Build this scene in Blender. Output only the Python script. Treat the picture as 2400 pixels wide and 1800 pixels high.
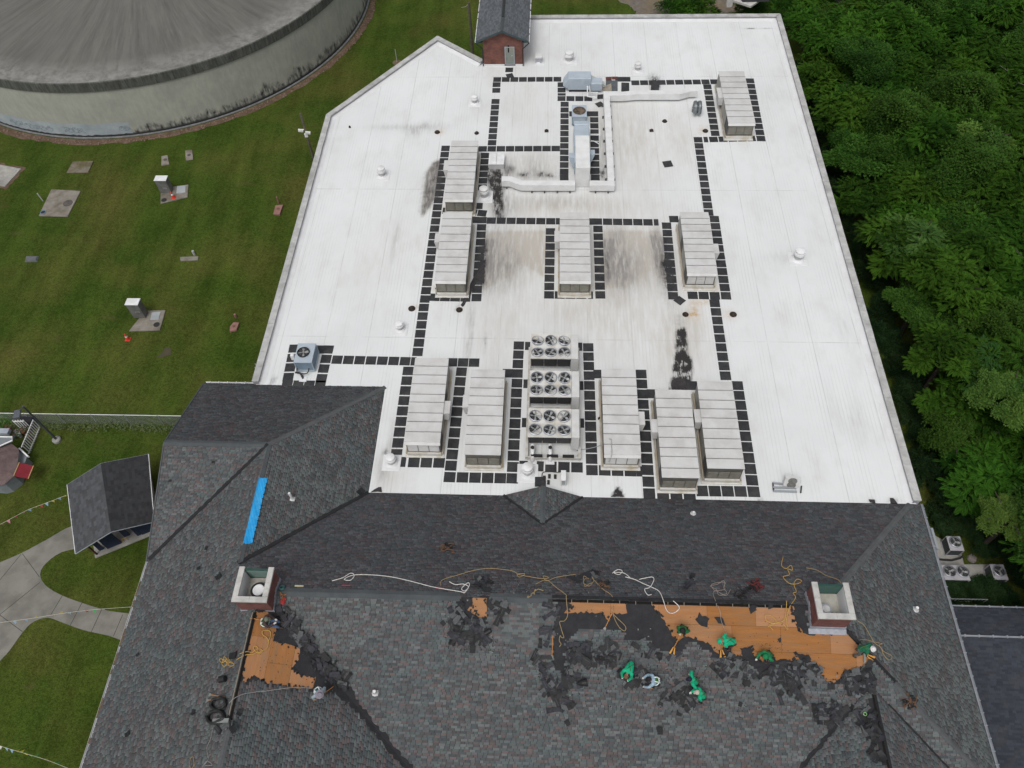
import bpy, bmesh, math, random
import numpy as np
from mathutils import Vector, Matrix
from mathutils.geometry import tessellate_polygon
rnd = random.Random(7)
for o in list(bpy.data.objects): bpy.data.objects.remove(o)
SC = bpy.context.scene
COL = SC.collection
# ------------------------------------------------------------------ camera
F_PX, PITCH, YAW, ROLL = 1830.0, 55.014, -4.438, -2.794
CAM = np.array([0.252, -2.976, 42.374])
_a, _b, _c = math.radians(PITCH), math.radians(YAW), math.radians(ROLL)
FW = np.array([math.sin(_b)*math.cos(_a), math.cos(_b)*math.cos(_a), -math.sin(_a)])
_r = np.array([math.cos(_b), -math.sin(_b), 0.0]); _u = np.cross(_r, FW)
RT = math.cos(_c)*_r + math.sin(_c)*_u
UP = -math.sin(_c)*_r + math.cos(_c)*_u
cam = bpy.data.cameras.new('camera'); camo = bpy.data.objects.new('camera', cam); COL.objects.link(camo)
cam.sensor_width = 36.0; cam.lens = F_PX*36/2400; cam.clip_end = 2000; cam.clip_start = 0.5
camo.matrix_world = Matrix(((RT[0], UP[0], -FW[0], CAM[0]), (RT[1], UP[1], -FW[1], CAM[1]), (RT[2], UP[2], -FW[2], CAM[2]), (0, 0, 0, 1)))
SC.camera = camo
# ------------------------------------------------------------------ light (overcast day)
W = bpy.data.worlds.new('World'); SC.world = W; W.use_nodes = True
wn = W.node_tree; wn.nodes.clear()
sky = wn.nodes.new('ShaderNodeTexSky'); sky.sky_type = 'NISHITA'; sky.sun_disc = False
SUN_EL, SUN_AZ = math.radians(62), math.radians(200)
sky.sun_elevation = SUN_EL; sky.sun_rotation = SUN_AZ; sky.dust_density = 4.0; sky.air_density = 1.0
hs = wn.nodes.new('ShaderNodeHueSaturation'); hs.inputs['Saturation'].default_value = 0.22   # cloud cover greys the sky
bg = wn.nodes.new('ShaderNodeBackground'); bg.inputs['Strength'].default_value = 0.14
wo = wn.nodes.new('ShaderNodeOutputWorld')
wn.links.new(sky.outputs[0], hs.inputs['Color']); wn.links.new(hs.outputs[0], bg.inputs['Color']); wn.links.new(bg.outputs[0], wo.inputs['Surface'])
sl = bpy.data.lights.new('sun', 'SUN'); sl.energy = 1.15; sl.angle = math.radians(24); sl.color = (1.0, 0.97, 0.93)
so = bpy.data.objects.new('sun', sl); COL.objects.link(so)
so.rotation_euler = (math.pi/2 - SUN_EL, 0, math.pi - SUN_AZ); so.location = (0, 0, 80)
SC.view_settings.view_transform = 'Standard'; SC.view_settings.look = 'None'
SC.view_settings.exposure = 0.0; SC.view_settings.gamma = 1.0; SC.view_settings.use_curve_mapping = False
SC.cycles.max_bounces = 6; SC.cycles.transparent_max_bounces = 6
# ------------------------------------------------------------------ measuring: photograph windows -> points on real planes
WIN = dict(A=(0, 0, 2.765), B=(800, 0, 2.765), C=(1600, 0, 2.765), D=(0, 600, 2.765), E=(800, 600, 2.765), F=(1600, 600, 2.765),
           G=(0, 1200, 2.765), H=(800, 1200, 2.765), I=(1600, 1200, 2.765), S=(0, 0, 1.0), V=(0, 0, 1/1.085),
           a=(500, 1280, 9.217), b=(1860, 1340, 11.06), c=(1080, 0, 11.06), d=(2140, 1220, 8.508), g=(0, 930, 7.21), h=(1300, 140, 6.506),
           i=(1160, 220, 6.913), j=(1210, 760, 4.15), k=(470, 1500, 13.825), l=(460, 1610, 13.825), m=(1920, 1600, 9.217), n=(1020, 1370, 9.217),
           o=(1200, 1380, 9.217), p=(580, 1400, 13.825), q=(680, 1540, 13.825), r=(1440, 1520, 13.825), s=(1540, 1550, 13.825),
           t=(1540, 1440, 10.055), u=(1740, 1480, 13.825), v=(1960, 1470, 13.825))
def ray(w, x, y):
    ox, oy, sc = WIN[w]
    px, py = ox + x/sc, oy + y/sc
    return FW + RT*((px-1200)/F_PX) - UP*((py-900)/F_PX)
def Z(w, x, y, z=0.0):
    d = ray(w, x, y); return CAM + d*((z-CAM[2])/d[2])
class Plane:
    """roof plane z = z0 + t*dot(xy-o, up)"""
    def __init__(s, o, up, t, z0=0.0):
        s.o = np.array(o, float); s.up = np.array(up, float); s.t = t; s.z0 = z0
        s.g = s.up*t
        s.n = np.array([-s.g[0], -s.g[1], 1.0]); s.d = z0 - float(s.g @ s.o)
        s.N = s.n/np.linalg.norm(s.n)
        k = math.sqrt(1+t*t)
        s.dn = np.array([-s.up[0]/k, -s.up[1]/k, -t/k])         # down the slope
        s.al = np.cross(s.N, s.dn)                               # along the course
    def z(s, x, y): return s.d + s.g[0]*x + s.g[1]*y
    def P(s, x, y, h=0.0):
        return np.array([x, y, s.z(x, y)]) + s.N*h
    def on(s, w, x, y, h=0.0):
        d = ray(w, x, y); k = (s.d - s.n @ CAM)/(s.n @ d); return CAM + d*k + s.N*h
    def sr(s, p):
        q = np.array([p[0], p[1], s.z(p[0], p[1])]); o = np.array([s.o[0], s.o[1], s.z0]); return float((q-o) @ s.al), float((q-o) @ s.dn)
    def from_sr(s, a, r, h=0.0):
        return np.array([s.o[0], s.o[1], s.z0]) + s.al*a + s.dn*r + s.N*h
def proj(p):
    d = np.asarray(p) - CAM; z = d @ FW
    return 1200 + F_PX*(d @ RT)/z, 900 - F_PX*(d @ UP)/z
# ------------------------------------------------------------------ materials
def nod(nt, t, **kw):
    n = nt.nodes.new(t)
    for k, v in kw.items():
        if k in n.inputs.keys() if hasattr(n.inputs, 'keys') else False: n.inputs[k].default_value = v
        else: setattr(n, k, v)
    return n
MATS = {}
def M(name, c1, c2=None, scale=3.0, rough=0.8, metal=0.0, bump=0.0, bscale=None, stretch=(1, 1, 1), c3=None, s3=0.4, attr=None, lo=0.35, hi=0.65, spec=0.3):
    if name in MATS: return MATS[name]
    m = bpy.data.materials.new(name); m.use_nodes = True; nt = m.node_tree
    b = nt.nodes['Principled BSDF']; b.inputs['Roughness'].default_value = rough; b.inputs['Metallic'].default_value = metal
    b.inputs['Specular IOR Level'].default_value = spec
    L = nt.links
    geo = nt.nodes.new('ShaderNodeNewGeometry'); mp = nt.nodes.new('ShaderNodeMapping'); mp.inputs['Scale'].default_value = stretch
    L.new(geo.outputs['Position'], mp.inputs['Vector'])
    def ramp(sc, lo, hi):
        n = nt.nodes.new('ShaderNodeTexNoise'); n.inputs['Scale'].default_value = sc; n.inputs['Detail'].default_value = 6; n.inputs['Roughness'].default_value = 0.6
        L.new(mp.outputs[0], n.inputs['Vector'])
        r = nt.nodes.new('ShaderNodeMapRange'); r.inputs['From Min'].default_value = lo; r.inputs['From Max'].default_value = hi
        L.new(n.outputs['Fac'], r.inputs['Value']); return r.outputs[0], n
    col = nt.nodes.new('ShaderNodeRGB'); col.outputs[0].default_value = (*c1, 1); out = col.outputs[0]
    if attr:
        at = nt.nodes.new('ShaderNodeAttribute'); at.attribute_name = attr; out = at.outputs['Color']
    def mix(a, bcol, fac):
        x = nt.nodes.new('ShaderNodeMix'); x.data_type = 'RGBA'
        L.new(fac, x.inputs[0]); L.new(a, x.inputs[6])
        x.inputs[7].default_value = (*bcol, 1); return x.outputs[2]
    n0 = None
    if c2 is not None:
        f, n0 = ramp(scale, lo, hi); out = mix(out, c2, f)
    if c3 is not None:
        f, _ = ramp(s3, 0.45, 0.7); out = mix(out, c3, f)
    L.new(out, b.inputs['Base Color'])
    if bump:
        bn = nt.nodes.new('ShaderNodeBump'); bn.inputs['Strength'].default_value = bump; bn.inputs['Distance'].default_value = 0.05
        n = nt.nodes.new('ShaderNodeTexNoise'); n.inputs['Scale'].default_value = bscale or scale*4; n.inputs['Detail'].default_value = 4
        L.new(mp.outputs[0], n.inputs['Vector']); L.new(n.outputs['Fac'], bn.inputs['Height']); L.new(bn.outputs[0], b.inputs['Normal'])
    MATS[name] = m; return m
# ------------------------------------------------------------------ object helpers
WL = {}
def link(o, parent=None, loc=(0, 0, 0)):
    COL.objects.link(o)
    loc = Vector(loc)
    if parent is not None:
        o.parent = parent; o.location = loc - WL[parent.name]
    else: o.location = loc
    WL[o.name] = loc
    return o
def thing(name, label, cat, loc=(0, 0, 0), group=None):
    o = bpy.data.objects.new(name, None); o.empty_display_size = 0.2
    link(o, None, loc); o['label'] = label; o['category'] = cat
    if group: o['group'] = group
    return o
def tag(o, label=None, cat=None, group=None, kind=None):
    if label: o['label'] = label
    if cat: o['category'] = cat
    if group: o['group'] = group
    if kind: o['kind'] = kind
    return o
class MB:
    """collects shapes in world coordinates, builds ONE mesh object"""
    def __init__(s): s.v = []; s.f = []; s.mi = []; s.cur = 0
    def poly(s, pts):
        b = len(s.v); s.v += [tuple(float(c) for c in p) for p in pts]; s.f.append(tuple(range(b, b+len(pts)))); s.mi.append(s.cur); return s
    def faces(s, pts, fs):
        b = len(s.v); s.v += [tuple(float(c) for c in p) for p in pts]
        for f in fs: s.f.append(tuple(b+i for i in f)); s.mi.append(s.cur)
        return s
    def hexa(s, p):   # 8 points: bottom 4 (ccw), top 4 (ccw)
        return s.faces(p, [(3, 2, 1, 0), (4, 5, 6, 7), (0, 1, 5, 4), (1, 2, 6, 5), (2, 3, 7, 6), (3, 0, 4, 7)])
    def box(s, x0, y0, z0, x1, y1, z1, bev=0.0):
        return s.prism([(x0, y0), (x1, y0), (x1, y1), (x0, y1)], z0, z1, bev)
    def prism(s, poly, z0, z1, bev=0.0):
        poly = [(float(p[0]), float(p[1])) for p in poly]
        if sum(poly[i-1][0]*poly[i][1]-poly[i][0]*poly[i-1][1] for i in range(len(poly))) < 0: poly = poly[::-1]
        n = len(poly); b = len(s.v)
        zf = (lambda p, z: z(p) if callable(z) else z)
        rings = [(poly, z0)]
        if bev and not callable(z1):
            cx = sum(p[0] for p in poly)/n; cy = sum(p[1] for p in poly)/n
            ins = []
            for p in poly:
                dx, dy = cx-p[0], cy-p[1]
                ins.append((p[0]+math.copysign(min(bev, abs(dx)), dx), p[1]+math.copysign(min(bev, abs(dy)), dy)))
            rings += [(poly, z1-bev), (ins, z1)]
        else: rings.append((poly, z1))
        for pl, z in rings: s.v += [(p[0], p[1], zf(p, z)) for p in pl]
        for k in range(len(rings)-1):
            for i in range(n):
                j = (i+1) % n; s.f.append((b+k*n+i, b+k*n+j, b+(k+1)*n+j, b+(k+1)*n+i)); s.mi.append(s.cur)
        s.f.append(tuple(b+(len(rings)-1)*n+i for i in range(n))); s.mi.append(s.cur)
        s.f.append(tuple(b+i for i in reversed(range(n)))); s.mi.append(s.cur)
        return s
    def obox(s, c, ex, ey, ez, hx, hy, hz):   # oriented box: centre, unit axes, half sizes
        c = np.array(c, float); ex, ey, ez = [np.array(e, float) for e in (ex, ey, ez)]
        P = [c+ex*a*hx+ey*b*hy+ez*d*hz for d in (-1, 1) for a, b in ((-1, -1), (1, -1), (1, 1), (-1, 1))]
        return s.hexa(P)
    def lathe(s, c, prof, n=20, axis=(0, 0, 1), cap=True):   # prof: (r, h)
        ax = Vector(axis).normalized(); e1 = ax.orthogonal().normalized(); e2 = ax.cross(e1); c = Vector(c)
        b = len(s.v)
        for r, h in prof:
            for i in range(n):
                t = 2*math.pi*i/n; s.v.append(tuple(c + ax*h + (e1*math.cos(t)+e2*math.sin(t))*r))
        for k in range(len(prof)-1):
            for i in range(n):
                j = (i+1) % n; s.f.append((b+k*n+i, b+k*n+j, b+(k+1)*n+j, b+(k+1)*n+i)); s.mi.append(s.cur)
        if cap:
            s.f.append(tuple(b+(len(prof)-1)*n+i for i in range(n))); s.mi.append(s.cur)
            s.f.append(tuple(b+i for i in reversed(range(n)))); s.mi.append(s.cur)
        return s
    def tube(s, pts, r, n=6, r2=None, closed=False):
        pts = [Vector(p) for p in pts]; m = len(pts); b = len(s.v); prev = None
        for k, p in enumerate(pts):
            t = (pts[(k+1) % m] - pts[k-1]) if closed else (pts[min(k+1, m-1)] - pts[max(k-1, 0)])
            if t.length < 1e-9: t = Vector((0, 0, 1))
            t.normalize()
            if prev is None: e1 = t.orthogonal().normalized()
            else:
                e1 = prev - t*prev.dot(t)
                e1 = e1.normalized() if e1.length > 1e-6 else t.orthogonal().normalized()
            prev = e1; e2 = t.cross(e1); rr = r if r2 is None else r+(r2-r)*k/max(1, m-1)
            for i in range(n):
                a = 2*math.pi*i/n; s.v.append(tuple(p + (e1*math.cos(a)+e2*math.sin(a))*rr))
        for k in range(m if closed else m-1):
            k2 = (k+1) % m
            for i in range(n):
                j = (i+1) % n; s.f.append((b+k*n+i, b+k*n+j, b+k2*n+j, b+k2*n+i)); s.mi.append(s.cur)
        if not closed:
            s.f.append(tuple(b+i for i in reversed(range(n)))); s.mi.append(s.cur)
            s.f.append(tuple(b+(m-1)*n+i for i in range(n))); s.mi.append(s.cur)
        return s
    def mesh(s, name, mat, org=(0, 0, 0)):
        me = bpy.data.meshes.new(name); o = Vector(org)
        me.from_pydata([(v[0]-o.x, v[1]-o.y, v[2]-o.z) for v in s.v], [], s.f)
        for m in (mat if isinstance(mat, (list, tuple)) else [mat]): me.materials.append(m)
        if any(s.mi): me.polygons.foreach_set('material_index', s.mi)
        return me
    def build(s, name, mat, parent=None, loc=None, smooth=False):
        if loc is None: loc = WL[parent.name] if parent is not None else (sum(v[0] for v in s.v)/len(s.v), sum(v[1] for v in s.v)/len(s.v), min(v[2] for v in s.v))
        me = s.mesh(name, mat, loc)
        if smooth:
            me.polygons.foreach_set('use_smooth', [True]*len(me.polygons))
            try: me.set_sharp_from_angle(angle=math.radians(40))
            except Exception: pass
        return link(bpy.data.objects.new(name, me), parent, loc)
def smooth_path(pts, k=6):
    P = [Vector(p) for p in pts]; out = []
    for i in range(len(P)-1):
        a, b, c, d = P[max(i-1, 0)], P[i], P[i+1], P[min(i+2, len(P)-1)]
        for j in range(k):
            t = j/k
            out.append(0.5*((2*b)+(c-a)*t+(2*a-5*b+4*c-d)*t*t+(3*b-a-3*c+d)*t**3))
    out.append(P[-1]); return out
def inpoly(x, y, poly):
    c = False; j = len(poly)-1
    for i in range(len(poly)):
        xi, yi = poly[i][0], poly[i][1]; xj, yj = poly[j][0], poly[j][1]
        if (yi > y) != (yj > y) and x < (xj-xi)*(y-yi)/(yj-yi)+xi: c = not c
        j = i
    return c
def jag(poly, amp=0.05, step=0.25):
    out = []
    for i in range(len(poly)):
        a, b = np.array(poly[i][:2], float), np.array(poly[(i+1) % len(poly)][:2], float)
        n = max(1, int(np.linalg.norm(b-a)/step))
        for k in range(n):
            p = a+(b-a)*k/n; out.append((p[0]+rnd.uniform(-amp, amp), p[1]+rnd.uniform(-amp, amp)))
    return out
def tess(pts3, holes=()):
    loops = [[Vector(p) for p in pts3]] + [[Vector(p) for p in h] for h in holes]
    flat = [p for l in loops for p in l]
    return flat, tessellate_polygon(loops)
# common materials
WHITE = M('white_paint', (.74, .75, .76), (.6, .6, .6), 1.5, .5, c3=(.55, .54, .52), s3=.6)
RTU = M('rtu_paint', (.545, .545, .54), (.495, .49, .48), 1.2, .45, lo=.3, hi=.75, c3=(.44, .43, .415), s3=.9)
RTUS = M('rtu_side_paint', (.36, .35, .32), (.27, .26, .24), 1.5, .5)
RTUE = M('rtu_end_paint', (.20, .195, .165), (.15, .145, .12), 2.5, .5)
GALV = M('galvanised_steel', (.42, .44, .47), (.33, .35, .38), 2.0, .4, .5)
BLUEM = M('blue_grey_steel', (.42, .475, .53), (.35, .41, .465), 1.5, .4, .1)
BLUED = M('blue_grey_steel_frame', (.20, .27, .34), (.16, .22, .28), 2, .45, .1)
DARK = M('black_metal', (.018, .018, .02), (.03, .03, .03), 8, .6)
RUBBER = M('rubber_pad_surface', (.022, .023, .026), (.034, .035, .038), 5, .75, bump=.3, bscale=60, c3=(.05, .05, .05), s3=1.2)
CONC = M('concrete', (.36, .35, .32), (.27, .26, .24), 2.5, .9, bump=.2, c3=(.2, .195, .18), s3=.5)
LIME = M('coping_limestone', (.47, .47, .46), (.36, .36, .35), 2.2, .85, bump=.15, c3=(.27, .27, .26), s3=.9)
BLACKF = M('black_felt', (.017, .0175, .02), (.027, .0275, .03), 2.5, .85, bump=.3, bscale=12)
GUTTER = M('gutter_white', (.62, .63, .64), (.5, .5, .5), 3, .4)
SOIL = M('bare_soil', (.11, .08, .05), (.16, .12, .08), 3, .95, bump=.6, c3=(.07, .05, .03), s3=1.5)
# ================================================================== GROUND
def grass_mat():
    m = M('lawn_grass', (.052, .076, .012), (.032, .058, .008), .3, .95, c3=(.070, .074, .017), s3=.16, bump=1.0, bscale=26, spec=.05)
    nt = m.node_tree; L = nt.links; b = nt.nodes['Principled BSDF']
    src = b.inputs['Base Color'].links[0].from_socket
    geo = nt.nodes.new('ShaderNodeNewGeometry')
    def noise(sc, lo, hi, stretch=(1, 1, 1), rough=.6):
        mp = nt.nodes.new('ShaderNodeMapping'); mp.inputs['Scale'].default_value = stretch; L.new(geo.outputs['Position'], mp.inputs['Vector'])
        n = nt.nodes.new('ShaderNodeTexNoise'); n.inputs['Scale'].default_value = sc; n.inputs['Detail'].default_value = 8; n.inputs['Roughness'].default_value = rough
        L.new(mp.outputs[0], n.inputs['Vector']); r = nt.nodes.new('ShaderNodeMapRange'); r.inputs['From Min'].default_value = lo; r.inputs['From Max'].default_value = hi
        L.new(n.outputs['Fac'], r.inputs['Value']); return r.outputs[0]
    def mul(a, fac, lo, hi):
        r = nt.nodes.new('ShaderNodeMapRange'); r.inputs['To Min'].default_value = lo; r.inputs['To Max'].default_value = hi; L.new(fac, r.inputs['Value'])
        x = nt.nodes.new('ShaderNodeMix'); x.data_type = 'RGBA'; x.blend_type = 'MULTIPLY'; x.inputs[0].default_value = 1
        c = nt.nodes.new('ShaderNodeCombineColor'); [L.new(r.outputs[0], c.inputs[i]) for i in range(3)]
        L.new(a, x.inputs[6]); L.new(c.outputs[0], x.inputs[7]); return x.outputs[2]
    out = mul(src, noise(5.5, .3, .7, rough=.75), .55, 1.5)
    out = mul(out, noise(.35, .35, .7, (2.2, .35, 1)), .8, 1.2)          # mown bands
    out = mul(out, noise(13, .3, .7), .6, 1.45)
    x = nt.nodes.new('ShaderNodeMix'); x.data_type = 'RGBA'; L.new(noise(.6, .62, .80, (.45, 1, 1)), x.inputs[0]); L.new(out, x.inputs[6]); x.inputs[7].default_value = (.085, .068, .03, 1)
    L.new(x.outputs[2], b.inputs['Base Color']); return m
GRASS = grass_mat()
GZ = -5.0
g = MB(); g.poly([(-260, -60, GZ), (300, -60, GZ), (300, 420, GZ), (-260, 420, GZ)])
tag(g.build('lawn', GRASS, loc=(0, 0, GZ)), kind='structure')
WOODSOIL = M('leaf_litter', (.022, .022, .012), (.012, .014, .008), 1.5, .95, bump=.6)
def sheet(name, mat, poly, z, kind='structure', jg=0):
    poly = [p[:2] for p in poly]
    if jg: poly = jag(poly, jg, .4)
    m = MB(); f, t = tess([(p[0], p[1], z) for p in poly])
    for tri in t:
        a, b, c = [f[i] for i in tri]
        if (b-a).cross(c-a).z < 0: tri = tri[::-1]
        m.poly([f[i] for i in tri])
    return tag(m.build(name, mat, loc=(0, 0, z)), kind=kind)
sheet('woodland_floor', WOODSOIL, [(31, -5), (120, -5), (120, 140), (28, 140), (27.5, 85), (28.5, 50)], GZ+.004, jg=.3)
# dirt yard beyond the back wall
sheet('gravel_yard', M('gravel_soil', (.17, .15, .13), (.1, .09, .08), 2, .95, bump=.7, c3=(.16, .12, .07), s3=.3), [Z('B', 1800, 0, GZ), Z('B', 1900, 60, GZ), Z('B', 1910, 110, GZ), Z('B', 2212, 110, GZ), Z('C', 400, 70, GZ), Z('C', 420, -80, GZ), Z('B', 1750, -80, GZ)], GZ+.004, jg=.25)
# concrete path lower left, slabs split by joints
pz = GZ+.004
outer = [Z('G', -60, 350, pz), Z('G', 130, 270, pz), Z('G', 300, 180, pz), Z('G', 480, 85, pz), Z('G', 640, 100, pz), Z('G', 560, 215, pz), Z('G', 400, 260, pz),
         Z('G', 300, 330, pz), Z('G', 260, 400, pz), Z('G', 290, 470, pz), Z('G', 380, 530, pz), Z('G', 520, 585, pz), Z('G', 700, 640, pz), Z('G', 900, 680, pz), Z('G', 830, 830, pz),
         Z('G', 700, 800, pz), Z('G', 540, 765, pz), Z('G', 400, 715, pz), Z('G', 310, 685, pz), Z('G', 220, 710, pz), Z('G', 150, 775, pz), Z('G', 60, 900, pz), Z('G', 0, 965, pz), Z('G', -80, 1060, pz)]
outer = [tuple(p) for p in smooth_path([*outer, outer[0]], 3)][:-1]
pathmat = M('path_concrete', (.215, .205, .18), (.17, .163, .145), .8, .9, bump=.15, c3=(.12, .115, .1), s3=.6)
path = sheet('concrete_path', pathmat, outer, pz)
jm = M('path_joint', (.05, .048, .04), rough=.95)
def strip(name, mat, a, b, w, z0, h, parent):
    a, b = np.array(a[:2]), np.array(b[:2]); d = (b-a)/np.linalg.norm(b-a); n = np.array([-d[1], d[0]])*w/2
    m = MB(); m.prism([a-n, b-n, b+n, a+n], z0, z0+h); return m.build(name, mat, parent)
for a, b in (((145, 270), (255, 420)), ((135, 275), (0, 440)), ((260, 455), (-20, 680)), ((0, 668), (145, 775)), ((405, 540), (330, 665)), ((530, 590), (455, 735)), ((660, 630), (590, 780)), ((795, 665), (735, 805))):
    strip('slab_joint', jm, Z('G', *a, pz), Z('G', *b, pz), .035, pz-.002, .006, path)
# ================================================================== MAIN BUILDING
BLD = thing('main_building', 'large building with a white flat roof behind a grey shingle hip roof being stripped', 'building', (0, 40, GZ))
BRICK = None
def brick_mat(name='red_brick', sc=1.0, c1=(.165, .048, .034), c2=(.11, .033, .026), mortar=(.15, .11, .09)):
    m = bpy.data.materials.new(name); m.use_nodes = True; nt = m.node_tree; L = nt.links; b = nt.nodes['Principled BSDF']; b.inputs['Roughness'].default_value = .9
    geo = nt.nodes.new('ShaderNodeNewGeometry'); sx = nt.nodes.new('ShaderNodeSeparateXYZ'); L.new(geo.outputs['Position'], sx.inputs[0])
    add = nt.nodes.new('ShaderNodeMath'); L.new(sx.outputs[0], add.inputs[0]); L.new(sx.outputs[1], add.inputs[1])
    cb = nt.nodes.new('ShaderNodeCombineXYZ'); L.new(add.outputs[0], cb.inputs[0]); L.new(sx.outputs[2], cb.inputs[1])
    t = nt.nodes.new('ShaderNodeTexBrick'); t.inputs['Scale'].default_value = 1; t.inputs['Brick Width'].default_value = .21*sc; t.inputs['Row Height'].default_value = .075*sc; t.inputs['Mortar Size'].default_value = .008*sc
    t.inputs['Color1'].default_value = (*c1, 1); t.inputs['Color2'].default_value = (*c2, 1); t.inputs['Mortar'].default_value = (*mortar, 1)
    L.new(cb.outputs[0], t.inputs['Vector'])
    n = nt.nodes.new('ShaderNodeTexNoise'); n.inputs['Scale'].default_value = 1.6; n.inputs['Detail'].default_value = 6; L.new(geo.outputs['Position'], n.inputs['Vector'])
    r = nt.nodes.new('ShaderNodeMapRange'); r.inputs['From Min'].default_value = .3; r.inputs['From Max'].default_value = .7; r.inputs['To Min'].default_value = .7; r.inputs['To Max'].default_value = 1.25; L.new(n.outputs['Fac'], r.inputs['Value'])
    c = nt.nodes.new('ShaderNodeCombineColor'); [L.new(r.outputs[0], c.inputs[i]) for i in range(3)]
    x = nt.nodes.new('ShaderNodeMix'); x.data_type = 'RGBA'; x.blend_type = 'MULTIPLY'; x.inputs[0].default_value = 1
    L.new(t.outputs['Color'], x.inputs[6]); L.new(c.outputs[0], x.inputs[7]); L.new(x.outputs[2], b.inputs['Base Color'])
    bn = nt.nodes.new('ShaderNodeBump'); bn.inputs['Strength'].default_value = .4; bn.inputs['Distance'].default_value = .01; L.new(t.outputs['Fac'], bn.inputs['Height']); bn.invert = True; L.new(bn.outputs[0], b.inputs['Normal'])
    return m
BRICK = brick_mat()
# flat roof outline (outer wall face)
YB, XL, YG = 18.4, -10.45, 26.2
OUT = [(22.25, YB), (22.25, 70.4), (-2.35, 70.4), (-2.35, 62.9), (-6.05, 62.9), (-6.5, 63.4), (-10.7, 66.9), (-19.35, 54.8), (-19.35, YG), (XL, YG), (XL, YB)]
WALLO = [(22.2, YB+.1), (22.2, 70.35), (-6.0, 70.35), (-6.1, 63.3), (-10.7, 66.8), (-19.3, 54.75), (-19.3, YG-.4), (XL-.4, YG-.4), (XL-.4, YB+.1)]
w = MB(); n = len(WALLO)
for i in range(n):
    a, b = WALLO[i], WALLO[(i+1) % n]; w.poly([(a[0], a[1], GZ), (b[0], b[1], GZ), (b[0], b[1], -.02), (a[0], a[1], -.02)])
w.build('wall', BRICK, BLD)
w = MB()
for a, b in (((-22.2, 26.0), (-22.2, -2)), ((-22.2, 26.0), (-19.3, 26.0)), ((22.0, 18.4), (22.0, -2))):
    w.poly([(a[0], a[1], GZ), (b[0], b[1], GZ), (b[0], b[1], -.3), (a[0], a[1], -.3)])
w.build('wall', BRICK, BLD)
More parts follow.
